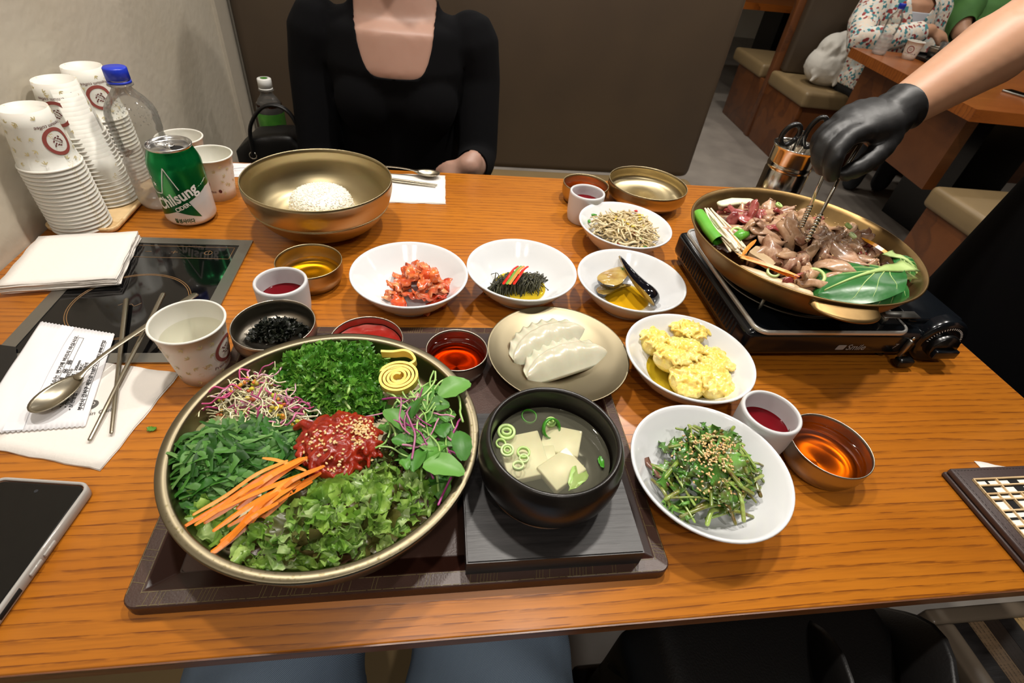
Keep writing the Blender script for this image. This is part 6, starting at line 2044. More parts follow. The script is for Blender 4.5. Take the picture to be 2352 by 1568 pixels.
# ---- beef and vegetables in the brass pan
PCX, PCY = 0.515, 0.586
def pz(x, y):
    d = math.hypot(x - PCX, y - PCY)
    return 0.098 + 0.034 * max(0, 1 - (d / 0.135) ** 2)
pts = []
while len(pts) < 165:
    p = scatter(PG_BEEF, 1, RR)[0]
    if math.hypot(p[0] - PCX, p[1] - PCY) < 0.132:
        pts.append(p)
for k, p in enumerate(pts):
    red = p[1] > 0.64 and p[0] < 0.53 and RR.random() < 0.45 or RR.random() < 0.05
    v, f = sheet(RR.uniform(0.032, 0.060), RR.uniform(0.014, 0.024), 14, 6, RR.uniform(-0.014, 0.004), RR.uniform(0.0012, 0.0034), RR.uniform(-0.013, -0.003), RR.uniform(0.0014, 0.0024), RR, 0.30, RR.uniform(1.2, 2.4))
    blab = 'redder thin raw slice of beef heaped in the brass pan' if red else 'thin folded slice of raw marinated beef heaped in the brass pan'
    o = mk('beef_slice', place(v, rotm(RR.uniform(0, 6.3), RR.gauss(0, 0.35), RR.gauss(0, 0.35)), (0, 0, 0)), f, M['beef_red' if red else 'beef'], loc=(p[0], p[1], T + pz(*p) + RR.uniform(-0.004, 0.006)))
    tag(o, blab, 'beef', 'redder beef slices in the brass pan' if red else 'beef slices in the brass pan')
b = MB()
for k in range(70):
    p = RR.choice(pts)
    v, f = ell((0, 0, 0), (0.0013, 0.0009, 0.0007), 6, 4)
    b.add(place(v, rotm(RR.uniform(0, 6)), (p[0] + RR.gauss(0, 0.006), p[1] + RR.gauss(0, 0.006), pz(*p) + 0.011)), f)
tag(b.o('sesame_seeds', M['sesame'], loc=(0, 0, T)), 'sesame seeds stuck to the marinated beef', 'sesame seeds', None, 'stuff')
lk = thing('leek_piece', 'thick bright green hollow leek piece at the edge of the brass pan', 'leek', (0, 0, 0))
v, f = tube([(0.3890, 0.6620, 0.118), (0.3930, 0.6250, 0.112), (0.3990, 0.6000, 0.108)], [0.0090, 0.0100, 0.0104], 18, cap=False, flat=0.8)
mk('green_wall', v, f[:-2], M['leek'], lk)
v, f = tube([(0.3890, 0.6620, 0.118), (0.3930, 0.6250, 0.112), (0.3990, 0.6000, 0.108)], [0.0078, 0.0088, 0.0092], 18, cap=False, flat=0.8)
mk('inner_wall', v, [q[::-1] for q in f[:-2]], M['scallion_green'], lk)
o = mk('leek_piece', *tube([(0.4430, 0.6990, 0.116), (0.4680, 0.7060, 0.118), (0.5010, 0.7120, 0.116)], [0.008, 0.0095, 0.009], 12, flat=0.45), M['leek_white'], loc=(0, 0, T))
tag(o, 'pale white leek slab at the back of the brass pan', 'leek')
en = thing('enoki_bundle', 'bundle of thin pale enoki mushrooms at the edge of the brass pan', 'mushroom', (0, 0, 0))
for k in range(30):
    u = RR.uniform(-1, 1)
    x0, y0 = 0.4080 + 0.008 * u, 0.6560 + RR.uniform(-0.012, 0.014)
    x1, y1 = 0.4150 + 0.012 * u, 0.5720 + RR.uniform(-0.012, 0.012)
    z = 0.113 + RR.uniform(-0.004, 0.006)
    q = curve([(x0, y0, z + 0.004), ((x0 + x1) / 2 + RR.gauss(0, 0.003), (y0 + y1) / 2, z + RR.uniform(0, 0.004)), (x1, y1, z - 0.002)], 4)
    mk('enoki_stem', *tube(q, [0.0013] * (len(q) - 1) + [0.0019], 6), M['enoki'], en)
def strip(name, label, a, c, z0, z1, w, mat, group=None, cat='carrot', flat=0.6, mid=0.002):
    q = curve([(a[0], a[1], z0), ((a[0] + c[0]) / 2 + RR.gauss(0, 0.002), (a[1] + c[1]) / 2 + RR.gauss(0, 0.002), (z0 + z1) / 2 + mid), (c[0], c[1], z1)], 5)
    o = mk(name, *tube(q, [w * min(1, 0.4 + 3 * min(i, len(q) - 1 - i) / len(q)) for i in range(len(q))], 4, flat=flat), mat, smooth=False, loc=(0, 0, T))
    return tag(o, label, cat, group)
for k in range(9):
    t = k / 8
    strip('carrot_strip', 'orange carrot strip lying along the rim inside the brass pan', (0.4030 + 0.006 * t + RR.gauss(0, 0.002), 0.5560 - 0.010 * t), (0.4520 + 0.012 * RR.random(), 0.4930 + 0.010 * RR.random()), 0.114, 0.114 + 0.003 * (k % 3), 0.0028, M['carrot'], 'carrot strips in the brass pan')
strip('carrot_strip', 'orange carrot strip standing by the enoki bundle', (0.4220, 0.6320), (0.4180, 0.5680), 0.117, 0.113, 0.0030, M['carrot'])
strip('carrot_strip', 'orange carrot strip crossing beside the beef by the green scallion', (0.4440, 0.5860), (0.4120, 0.5560), 0.119, 0.111, 0.0028, M['carrot'])
strip('pepper_strip', 'yellow orange pepper strip at the far side of the brass pan', (0.6180, 0.5960), (0.6380, 0.5530), 0.122, 0.118, 0.0055, simple('yellow_pepper', 'F0A01A', 0.28), None, 'pepper', 0.4)
for k, (x0, y0, x1, y1) in enumerate(((0.4060, 0.5360, 0.4460, 0.4960), (0.4180, 0.5180, 0.4700, 0.4800))):
    o = mk('mushroom_stalk', *tube(curve([(x0, y0, 0.103), ((x0 + x1) / 2, (y0 + y1) / 2, 0.106), (x1, y1, 0.104)], 4), 0.0075, 12, flat=0.6), M['mushroom'], loc=(0, 0, T))
    tag(o, ('pale mushroom stalk under the carrot strips in the brass pan', 'second pale mushroom stalk nearer the pan handle')[k], 'mushroom')
o = mk('mushroom_slice', *prism(rrect(-0.020, 0.016, -0.011, 0.011, 0.004), 0, 0.009), M['mushroom'], smooth=False, loc=(0.4430, 0.5520, T + 0.106), rot=(0.15, 0.1, -0.9))
tag(o, 'thick brown mushroom slice beside the beef in the brass pan', 'mushroom')
for c, r, lab in (((0.4880, 0.5030, 0.1160), 0.0125, 'large pale scallion ring by the bok choy leaf'), ((0.4350, 0.5140, 0.1140), 0.0085, 'small scallion ring on the carrot strips in the pan'), ((0.4240, 0.6040, 0.1190), 0.0095, 'pale scallion ring beside the enoki bundle'), ((0.6420, 0.5240, 0.1150), 0.0085, 'scallion ring behind the bok choy stem')):
    ring_obj('scallion_ring', lab, c, r * 0.72, r, 0.0036, M['scallion'], (0.35, -0.2, 0))
o = mk('scallion_piece', *tube([(0.4180, 0.5920, 0.118), (0.4290, 0.5980, 0.121), (0.4370, 0.6030, 0.119)], [0.007, 0.0085, 0.007], 12, cap=False, flat=0.75), M['leek'], loc=(0, 0, T))
tag(o, 'bright green scallion piece lying by the enoki bundle', 'scallion')
for x, y in ((0.5750, 0.5720), (0.6090, 0.6220), (0.5150, 0.6650)):
    ring_obj('scallion_ring', 'small green scallion slice lying on the beef', (x, y, pz(x, y) + 0.014), 0.003, 0.0055, 0.004, M['scallion'], (0.2, 0.3, 0), 'scallion slices on the beef')

# bok choy
def bok(name, label, base, tip, W, z, droop, rl=0.0):
    d = Vector((tip[0] - base[0], tip[1] - base[1], 0))
    L = d.length
    root = thing(name, label, 'bok choy', (base[0], base[1], z), math.atan2(d.y, d.x))
    def surf(s, t):
        w = W / 2 * (0.16 + 0.84 * min(1, max(0, (s - 0.16) / 0.30)) ** 0.8) * (max(0, 1 - max(0, (s - 0.55) / 0.45) ** 2.2)) ** 0.5
        return Vector((L * s, w * t, 0.010 * math.sin(PI * s) - droop * abs(t) ** 1.8 * s + 0.0022 * math.sin(9 * s + 5 * t) * abs(t) + rl * t - 0.012 * s * s))
    nx, ny = 24, 16
    vs = [surf(0.14 + 0.86 * i / nx, j / ny * 2 - 1) for i in range(nx + 1) for j in range(ny + 1)]
    fs = [(i * (ny + 1) + j, (i + 1) * (ny + 1) + j, (i + 1) * (ny + 1) + j + 1, i * (ny + 1) + j + 1) for i in range(nx) for j in range(ny)]
    k = len(vs)
    blade = mk('leaf_blade', vs + [q - Vector((0, 0, 0.0009)) for q in vs], fs + [tuple(k + i for i in q[::-1]) for q in fs], M['bok'], root)
    ns = 20
    vs, fs = [], []
    for i in range(ns + 1):
        s = 0.95 * i / ns
        w = float(np.interp(s, [0, 0.10, 0.26, 0.40, 0.6, 0.95], [0.0150, 0.0105, 0.0095, 0.0040, 0.0022, 0.0006]))
        c = surf(max(0.0, s), 0) + Vector((0, 0, 0.0012))
        if s < 0.14:
            c = surf(0.14, 0) + Vector((-(0.14 - s) * L, 0, 0.0012))
        vs += [c + Vector((0, -w, -0.001 + w * 0.10)), c + Vector((0, -w * 0.5, 0.0012)), c + Vector((0, w * 0.5, 0.0012)), c + Vector((0, w, -0.001 + w * 0.10)), c + Vector((0, 0, -0.0030))]
    for i in range(ns):
        for q in range(5):
            fs.append((5 * i + q, 5 * i + (q + 1) % 5, 5 * i + 5 + (q + 1) % 5, 5 * i + 5 + q))
    fs += [(4, 3, 2, 1, 0), tuple(5 * ns + q for q in range(5))]
    mk('midrib', vs, fs, M['bok_stem'], root)
    for sgn in (-1, 1):
        for s0, s1, t1 in ((0.22, 0.50, 0.86), (0.30, 0.70, 0.80), (0.44, 0.86, 0.78)):
            ph = RR.uniform(0, 6)
            q = [surf(s0 + (s1 - s0) * i / 8, sgn * (t1 * (i / 8) ** 1.3 + 0.03 * math.sin(i * 0.9 + ph))) + Vector((0, 0, 0.0001)) for i in range(9)]
            mk('vein', *tube(q, [0.0009 - 0.0007 * i / 8 for i in range(9)], 6), M['bok_stem'], blade)
    return root
bok('bok_choy_leaf', 'large dark green bok choy leaf with pale rib lying across the brass pan', (0.6300, 0.5150), (0.4760, 0.4720), 0.088, 0.1230, 0.010, 0.004)
bok('bok_choy_leaf', 'second dark bok choy leaf tucked lower under the big one', (0.6300, 0.5120), (0.5350, 0.4700), 0.062, 0.1130, 0.008, -0.004)
bok('bok_choy_leaf', 'small bok choy leaf behind the pale rib by the pan rim', (0.6280, 0.5560), (0.6520, 0.5050), 0.040, 0.1180, 0.006, 0.0)
# ------------------------------------------------------------------ people
def hand_parts(wrist, fwd, back, thumb_side=1, curl=(0.5, 0.7, 0.5), k=1.0, spread=1.0, thumb_in=0.3):
    """palm, four jointed fingers of unequal length and a thumb from the palm's side, as overlapping closed shapes"""
    X = Vector(fwd).normalized()
    Z = Vector(back)
    Z = (Z - X * Z.dot(X)).normalized()
    Y = Z.cross(X) * thumb_side
    def w(x, y, z):
        return Vector(wrist) + (X * x + Y * y + Z * z) * k
    parts = [tube([w(-0.02, 0, 0), w(0.01, 0, 0), w(0.045, 0.002, 0), (w(0.080, 0.0, 0.0))], [0.026 * k, 0.029 * k, 0.038 * k, 0.036 * k], 14, flat=0.46, up=Z)]
    for y, L, r in ((0.027, 0.070, 0.0088), (0.009, 0.078, 0.0090), (-0.010, 0.072, 0.0086), (-0.027, 0.056, 0.0078)):
        p = [w(0.070, y * 0.9, 0), w(0.088, y, 0.001)]
        a = 0
        x, z = 0.088, 0.001
        for c, f in zip(curl, (0.46, 0.30, 0.24)):
            a += c
            x += L * f * math.cos(a)
            z -= L * f * math.sin(a)
            p.append(w(x, y * (1 + 0.15 * spread), z))
        parts.append(tube(curve(p, 3), list(np.linspace(r * k, r * 0.8 * k, 3 * (len(p) - 1) + 1)), 10))
    p = [w(0.012, 0.020, -0.004), w(0.036, 0.040, -0.010), w(0.062, 0.050 - 0.01 * thumb_in, -0.020 - 0.01 * thumb_in), w(0.086, 0.046 - 0.02 * thumb_in, -0.030 - 0.015 * thumb_in)]
    parts.append(tube(curve(p, 3), list(np.linspace(0.0125 * k, 0.0088 * k, 10)), 10))
    return parts

def head_parts(c, face, k=1.0):
    """skull, jaw, nose, ears; face is the horizontal direction looked in"""
    Fv = Vector((face[0], face[1], 0)).normalized()
    S = Vector((-Fv.y, Fv.x, 0))
    rot = Matrix((S, Fv, Vector((0, 0, 1)))).transposed()
    def w(s, f, z):
        return Vector(c) + (S * s + Fv * f + Vector((0, 0, z))) * k
    return [ell(w(0, -0.008, 0.025), (0.074 * k, 0.092 * k, 0.092 * k), 20, 14, rot), ell(w(0, 0.022, -0.050), (0.052 * k, 0.060 * k, 0.062 * k), 16, 12, rot),
            tube([w(0, 0.086, 0.012), w(0, 0.098, -0.012), w(0, 0.092, -0.020)], [0.007 * k, 0.011 * k, 0.009 * k], 8),
            ell(w(0.075, -0.008, -0.005), (0.008 * k, 0.016 * k, 0.028 * k), 8, 8, rot), ell(w(-0.075, -0.008, -0.005), (0.008 * k, 0.016 * k, 0.028 * k), 8, 8, rot)], w, rot

def face_bits(root, w, rot, k=1.0):
    for s in (-1, 1):
        e = MB().add(*ell(w(s * 0.030, 0.076, 0.008), (0.0115 * k, 0.0075 * k, 0.0045 * k), 10, 8, rot))
        eo = e.o('eye', M['eye'], root)
        MB().add(*ell(w(s * 0.030, 0.0835, 0.008), (0.0052 * k, 0.0026 * k, 0.0044 * k), 10, 6, rot)).o('iris', M['hair'], eo)
        MB().add(*tube([w(s * 0.016, 0.086, 0.026), w(s * 0.032, 0.084, 0.031), w(s * 0.048, 0.070, 0.026)], 0.003 * k, 6)).o('eyebrow', M['hair'], root)
    MB().add(*tube([w(-0.022, 0.076, -0.048), w(-0.008, 0.083, -0.045), (w(0.008, 0.083, -0.045)), w(0.022, 0.076, -0.048)], [0.003 * k, 0.0055 * k, 0.0055 * k, 0.003 * k], 8)).o('mouth', M['lip'], root)

def cover(body, g, off, mat, name, root):
    """clothing: the body's own surface let out by off metres and cut clean where the field g(co) drops below zero"""
    me = body.data
    n = len(me.vertices)
    co = np.empty(n * 3)
    no = np.empty(n * 3)
    me.vertices.foreach_get('co', co)
    me.vertices.foreach_get('normal', no)
    co = co.reshape(-1, 3)
    no = no.reshape(-1, 3)
    d = g(co[:, 0], co[:, 1], co[:, 2])
    o_ = off(co) if callable(off) else np.full(n, off)
    P3 = co + no * o_[:, None]
    vs, idx, fs = [], {}, []
    def vert(i):
        if i not in idx:
            idx[i] = len(vs)
            vs.append(P3[i])
        return idx[i]
    def cut(i, j):
        k = (min(i, j), max(i, j))
        if k not in idx:
            t = d[k[0]] / (d[k[0]] - d[k[1]])
            idx[k] = len(vs)
            vs.append(P3[k[0]] * (1 - t) + P3[k[1]] * t)
        return idx[k]
    for p in me.polygons:
        q = list(p.vertices)
        m = d[q]
        if (m >= 0).all():
            fs.append([vert(i) for i in q])
        elif (m >= 0).any():
            out = []
            for i, j in zip(q, q[1:] + q[:1]):
                if d[i] >= 0:
                    out.append(vert(i))
                if (d[i] >= 0) != (d[j] >= 0):
                    out.append(cut(i, j))
            if len(out) > 2:
                fs.append(out)
    o = mk(name, vs, fs, mat, root)
    sd = o.modifiers.new('hem', 'SOLIDIFY')
    sd.thickness = 0.0016
    sd.offset = -1
    return o
AND = lambda *a: np.minimum.reduce(a)
OR = lambda *a: np.maximum.reduce(a)

# ---- the woman across the table
wm = thing('person', 'woman in a black scoop neck top sitting across the table', 'person', (-0.087, 1.33, -0.29))
hp, hw, hrot = head_parts((0, -0.03, 0.715), (0, -1))
P_ = [tube([(0, 0.02, 0.07), (0, 0.02, 0.20), (0, 0.00, 0.30), (0, -0.01, 0.42), (0, 0.0, 0.485), (0, 0.0, 0.515)], [0.165, 0.148, 0.140, 0.158, 0.150, 0.10], 24, flat=0.66, up=(0, 1, 0)),
      ell((0, 0.0, 0.475), (0.180, 0.072, 0.055), 20, 12), tube([(0, 0.0, 0.48), (0, -0.005, 0.58), (0, -0.02, 0.68)], [0.062, 0.050, 0.050], 16),
      ell((-0.062, -0.058, 0.350), (0.074, 0.056, 0.080), 16, 12), ell((0.062, -0.058, 0.350), (0.074, 0.056, 0.080), 16, 12), ell((0, -0.055, 0.36), (0.09, 0.052, 0.075), 16, 12)] + hp
P_ += [tube([(-0.168, 0.005, 0.470), (-0.186, 0.0, 0.39), (-0.192, -0.045, 0.21), (-0.165, -0.13, 0.185), (-0.085, -0.235, 0.185)], [0.060, 0.052, 0.046, 0.040, 0.029], 14),
       tube([(0.168, 0.005, 0.470), (0.186, 0.0, 0.39), (0.192, -0.055, 0.235), (0.185, -0.12, 0.235), (0.163, -0.205, 0.268)], [0.060, 0.052, 0.046, 0.040, 0.028], 14)]
P_ += hand_parts((-0.085, -0.235, 0.185), (0.75, -0.35, -0.25), (0.2, -0.3, 0.9), 1, (0.3, 0.4, 0.3), 0.95)
P_ += hand_parts((0.163, -0.205, 0.268), (-0.55, -0.10, -0.75), (0.0, -0.95, 0.3), -1, (0.3, 0.4, 0.3), 0.95)
for s in (-1, 1):
    P_ += [tube([(s * 0.085, 0.03, 0.080), (s * 0.095, -0.18, 0.085), (s * 0.095, -0.40, 0.085), (s * 0.095, -0.44, 0.04), (s * 0.095, -0.42, -0.20), (s * 0.095, -0.40, -0.385)], [0.090, 0.080, 0.064, 0.058, 0.050, 0.036], 14),
           tube([(s * 0.095, -0.40, -0.40), (s * 0.095, -0.50, -0.415), (s * 0.095, -0.57, -0.420)], [0.036, 0.036, 0.026], 10, flat=0.7, up=(0, 0, 1))]
wbody = fuse('body', P_, M['skin'], wm, 0.0075, 4)
def neck_open(x, y, z):
    ax = np.abs(x - 0.003)
    return AND(z - (0.412 + 0.100 * (ax / 0.083) ** 6), 0.086 - ax, 0.03 - y)
def wrist_cut(x, y, z):
    lo = (-0.190 - y) + (0.225 - z) * 0
    left = AND(-0.205 - y, 0.222 - z)
    right = AND(-0.176 - y, z - 0.200, x - 0.06)
    return OR(left, right, AND(-0.10 - y, 0.165 - z))
shoulder_hole = lambda x, y, z: AND(z - 0.505, 0.080 - np.abs(x))
cover(wbody, lambda x, y, z: AND(0.575 - z, z - 0.03, -neck_open(x, y, z), -shoulder_hole(x, y, z), -wrist_cut(x, y, z)), 0.0045, M['black_cloth'], 'black_top', wm)
cover(wbody, lambda x, y, z: OR(0.06 - z, AND(-0.13 - y, 0.172 - z)), 0.006, simple('dark_trousers', '16161C', 0.9), 'trousers', wm)
face_bits(wm, hw, hrot)
HP = [ell(hw(0, -0.022, 0.040), (0.084, 0.096, 0.092), 18, 12, hrot)]
for s in (-1, 1):
    HP.append(tube([hw(s * 0.070, -0.01, 0.05), hw(s * 0.084, -0.02, -0.04), hw(s * 0.075, -0.045, -0.13)], [0.026, 0.026, 0.016], 10))
HP.append(tube([hw(0, -0.09, 0.05), hw(0, -0.105, -0.05), hw(0, -0.085, -0.14)], [0.05, 0.06, 0.035], 12))
fuse('hair', HP, M['hair'], wm, 0.008, 3)

# ---- the server with the black glove
sv_ = thing('person', 'server in black with one black glove stirring the beef with tongs', 'person', (1.04, 0.52, -T))
def L_(p):
    return Vector((p[0] - 1.04, p[1] - 0.52, p[2] + T))
W_ = (0.592, 0.628, 0.292)
El = (0.772, 0.706, 0.372)
hp2, hw2, hrot2 = head_parts((-0.03, 0.0, 1.56), (-1, 0.1))
Q = [tube([(0, 0, 0.86), (0, 0, 1.0), (0, 0, 1.12), (-0.01, 0, 1.25), (0, 0, 1.34), (0, 0, 1.38)], [0.185, 0.175, 0.165, 0.180, 0.165, 0.10], 24, flat=0.66, up=(1, 0, 0)),
     ell((0, 0, 1.325), (0.080, 0.195, 0.06), 18, 12), tube([(0, 0, 1.34), (-0.01, 0, 1.42), (-0.02, 0, 1.50)], [0.062, 0.054, 0.054], 14)] + hp2
for s in (-1, 1):
    Q += [tube([(0, s * 0.09, 0.90), (0, s * 0.10, 0.70), (0, s * 0.10, 0.47), (0.01, s * 0.10, 0.25), (0.01, s * 0.10, 0.09)], [0.10, 0.085, 0.062, 0.055, 0.038], 14),
          tube([(0.02, s * 0.10, 0.035), (-0.08, s * 0.11, 0.03), (-0.16, s * 0.12, 0.025)], [0.036, 0.036, 0.026], 10, flat=0.7, up=(0, 0, 1))]
Q += [tube([(0, -0.185, 1.32), (-0.02, -0.235, 1.08), (-0.10, -0.22, 0.90), (-0.14, -0.20, 0.86)], [0.058, 0.046, 0.036, 0.030], 14)] + hand_parts((-0.14, -0.20, 0.86), (-0.4, 0.1, -0.8), (0, -1, 0), 1, (0.3, 0.4, 0.3))
sh = Vector((0.0, 0.180, 1.325))
e_, w_ = L_(El), L_(W_)
fd = (w_ - e_)
Q += [tube(curve([sh, sh.lerp(e_, 0.55) + Vector((0.0, 0.012, -0.006)), e_, e_ + fd * 0.28, e_ + fd * 0.65, w_ + fd * 0.02], 4), list(np.interp(np.linspace(0, 1, 21), [0, 0.25, 0.42, 0.56, 0.78, 1.0], [0.060, 0.050, 0.043, 0.046, 0.036, 0.0275])), 18)]
# gripping hand: palm, four curled fingers, thumb from the near side
def FG(pts, r0, r1):
    q = curve([L_(p) for p in pts], 4)
    return tube(q, list(np.linspace(r0, r1, len(q))), 12)
Q += [tube([w_, L_((0.570, 0.620, 0.286)), L_((0.546, 0.614, 0.281)), L_((0.522, 0.608, 0.274))], [0.0265, 0.0285, 0.0330, 0.0310], 16, flat=0.52, up=(-0.15, -0.25, 1)),
      FG([(0.535, 0.592, 0.274), (0.505, 0.584, 0.268), (0.486, 0.572, 0.255), (0.482, 0.565, 0.239), (0.490, 0.566, 0.224)], 0.0112, 0.0085),
      FG([(0.532, 0.605, 0.277), (0.501, 0.602, 0.271), (0.481, 0.596, 0.256), (0.479, 0.588, 0.238), (0.489, 0.584, 0.225)], 0.0112, 0.0085),
      FG([(0.536, 0.619, 0.276), (0.507, 0.621, 0.268), (0.489, 0.616, 0.251), (0.491, 0.606, 0.235), (0.502, 0.600, 0.227)], 0.0108, 0.0080),
      FG([(0.543, 0.631, 0.272), (0.519, 0.637, 0.262), (0.505, 0.633, 0.247), (0.509, 0.623, 0.234), (0.518, 0.615, 0.229)], 0.0100, 0.0075),
      FG([(0.580, 0.611, 0.274), (0.563, 0.592, 0.260), (0.545, 0.578, 0.247), (0.527, 0.570, 0.236), (0.511, 0.570, 0.226)], 0.0140, 0.0092)]
sbody = fuse('body', Q, M['skin_tan'], sv_, 0.0050, 3)
fdir = fd.normalized()
def along(x, y, z):
    return ((x - e_.x) * fdir.x + (y - e_.y) * fdir.y + (z - e_.z) * fdir.z)
on_arm = lambda x, y, z: AND(-0.04 - x, y - 0.0, z - 0.88)
hand2 = lambda x, y, z: AND(-0.15 - y, -0.07 - x)
def off_glove(co):
    x, y, z = co[:, 0], co[:, 1], co[:, 2]
    t = along(x, y, z) / fd.length
    return 0.0018 + 0.0007 * np.sin(t * 75 + 30 * y) * np.exp(-((t - 1.08) / 0.10) ** 2) + 0.0004 * np.sin(x * 300 + z * 240)
cover(sbody, lambda x, y, z: AND(on_arm(x, y, z), along(x, y, z) - 0.985 * fd.length), off_glove, M['glove'], 'black_glove', sv_)
cover(sbody, lambda x, y, z: AND(1.40 - z, z - 0.80, -AND(on_arm(x, y, z), along(x, y, z) + 0.05), -hand2(x, y, z)), 0.010, M['apron'], 'black_shirt', sv_)
cover(sbody, lambda x, y, z: AND(0.86 - z, z - 0.07, -hand2(x, y, z)), 0.012, M['apron'], 'black_trousers', sv_)
cover(sbody, lambda x, y, z: 0.08 - z, 0.005, M['plastic_black'], 'black_shoes', sv_)
mk('apron_skirt', *tube([(-0.012, 0, 0.46), (-0.012, 0, 0.70), (-0.010, 0, 0.92), (-0.006, 0, 1.10)], [0.240, 0.232, 0.212, 0.196], 32, flat=0.78, up=(1, 0, 0), cap=False), M['apron'], sv_)
face_bits(sv_, hw2, hrot2)
fuse('hair', [ell(hw2(0, -0.020, 0.040), (0.084, 0.096, 0.090), 18, 12, hrot2), ell(hw2(0, -0.10, 0.05), (0.04, 0.04, 0.04), 12, 8)], M['hair'], sv_, 0.008, 3)

tz = thing('cooking_tongs', 'thin steel tweezer tongs held over the beef by the gloved hand', 'tongs', (0, 0, 0))
def twist(p0, p1, r, turns, n=60):
    d = (Vector(p1) - Vector(p0))
    u = d.normalized().orthogonal()
    w = d.normalized().cross(u)
    return tube([Vector(p0) + d * (i / n) + (u * math.cos(2 * PI * turns * i / n) + w * math.sin(2 * PI * turns * i / n)) * r * 0.55 for i in range(n + 1)], r * 0.75, 6)
for a, c in (((0.4944, 0.5544, 0.1380), (0.5230, 0.5900, 0.2200)), ((0.5040, 0.5880, 0.1400), (0.5000, 0.5920, 0.2200))):
    a, c = Vector(a), Vector(c)
    m = a.lerp(c, 0.40)
    mk('tong_arm', *tube([m, a.lerp(c, 0.7), c, c.lerp(Vector((0.548, 0.612, 0.262)), 1.0)], [0.0021, 0.0023, 0.0026, 0.0028], 8), M['chrome'], tz)
    mk('twisted_tip', *twist(a, m, 0.0026, 9), M['chrome'], tz)

# ---- the person behind the camera: jeans and dark top
pj = thing('person', 'seated person in blue jeans whose thighs show below the near table edge', 'person', (-0.050, -0.20, -0.29))
J = [tube([(0, -0.02, 0.085), (0, -0.03, 0.20), (0, -0.05, 0.32), (0, -0.06, 0.46)], [0.175, 0.160, 0.150, 0.155], 22, flat=0.62, up=(0, 1, 0))]
for s in (-1, 1):
    J += [tube([(s * 0.075, -0.02, 0.088), (s * 0.105, 0.20, 0.094), (s * 0.112, 0.40, 0.098), (s * 0.112, 0.49, 0.080), (s * 0.115, 0.50, -0.05), (s * 0.115, 0.45, -0.25), (s * 0.115, 0.44, -0.38)], [0.104, 0.096, 0.080, 0.072, 0.062, 0.055, 0.050], 18),
          tube([(s * 0.115, 0.42, -0.405), (s * 0.118, 0.52, -0.412), (s * 0.12, 0.60, -0.416)], [0.040, 0.040, 0.030], 10, flat=0.75, up=(0, 0, 1))]
jb = fuse('body', J, M['skin'], pj, 0.0075, 4)
def off_jean(co):
    x, y, z = co[:, 0], co[:, 1], co[:, 2]
    return 0.009 + 0.0035 * np.sin(y * 70 + np.abs(x) * 60) * np.exp(-((y - 0.30) / 0.12) ** 2) + 0.003 * np.sin(y * 45 - x * 55) * np.exp(-((y - 0.08) / 0.15) ** 2)
cover(jb, lambda x, y, z: AND(0.215 - z, z + 0.365), off_jean, M['denim'], 'jeans', pj)
cover(jb, lambda x, y, z: z - 0.205, 0.018, M['black_cloth'], 'dark_top', pj)
cover(jb, lambda x, y, z: -0.35 - z, 0.004, M['plastic_black'], 'shoes', pj)
b = MB()
for s in (-1, 1):
    b.add(*tube(curve([(s * 0.030, 0.02, 0.172), (s * 0.045, 0.12, 0.166), (s * 0.062, 0.24, 0.165)], 5), 0.0022, 6))
b.o('inner_seam', simple('pale_denim_seam', '8E9BA8', 0.9), pj)

# ------------------------------------------------------------------ bags
hb = thing('handbag', 'black leather handbag standing on the bench beside the woman', 'bag', (-0.405, 1.335, -0.288))
v, f = prism([(-0.075, 0.0), (0.085, 0.0), (0.100, 0.20), (0.060, 0.245), (-0.030, 0.235), (-0.072, 0.200)], -0.045, 0.045)
o = fuse('bag_body', [([(x, z, y) for x, y, z in v], [q[::-1] for q in f])], M['black_leather'], hb, 0.008, 3)
mk('handle', *tube(curve([(-0.030, -0.050, 0.200), (-0.022, -0.048, 0.265), (0.020, -0.046, 0.312), (0.070, -0.046, 0.300), (0.098, -0.048, 0.215)], 6), 0.0085, 10, flat=0.5), M['black_leather'], hb)
for x in (-0.030, 0.098):
    mk('ring', *tube([(x + 0.008 * math.cos(a), -0.052, 0.196 + 0.008 * math.sin(a)) for a in np.linspace(0, 2 * PI, 17)], 0.0018, 6, cap=False), M['chrome'], hb)

ch = thing('chair', 'dark chair under the black tote bag below the table edge', 'chair', (0.395, 0.02, -T))
bbox('seat', (-0.205, 0.215, -0.22, 0.20, 0.355, 0.390), M['plastic_black'], ch, 0.01, 3)
for x in (-0.18, 0.19):
    for y in (-0.19, 0.17):
        bbox('leg', (x - 0.014, x + 0.014, y - 0.014, y + 0.014, 0.0, 0.358), M['plastic_black'], ch, 0.003)
bg = thing('tote_bag', 'black leather tote bag with straps standing below the near table edge', 'bag', (0.350, 0.06, -T + 0.391))
bg.scale = (0.80, 0.95, 1.0)
v, f = prism([(-0.190, 0.0), (0.200, 0.0), (0.205, 0.200), (0.165, 0.248), (-0.150, 0.248), (-0.188, 0.205)], -0.12, 0.14)
fuse('bag_body', [([(x, z, y) for x, y, z in v], [q[::-1] for q in f])], M['black_leather'], bg, 0.009, 4)
def band(pts, w, t=0.0045, up=(0, 0.4, 1)):
    return tube(curve(pts, 6), w, 10, flat=t / w, up=up)
mk('strap', *band([(-0.02, -0.135, 0.12), (0.03, -0.10, 0.225), (0.085, -0.02, 0.264), (0.16, 0.07, 0.276), (0.19, 0.13, 0.19)], 0.030), M['black_leather'], bg)
mk('strap', *band([(-0.11, -0.135, 0.12), (-0.07, -0.11, 0.225), (-0.02, -0.04, 0.262), (0.03, 0.06, 0.272), (0.06, 0.13, 0.19)], 0.026), M['black_leather'], bg)
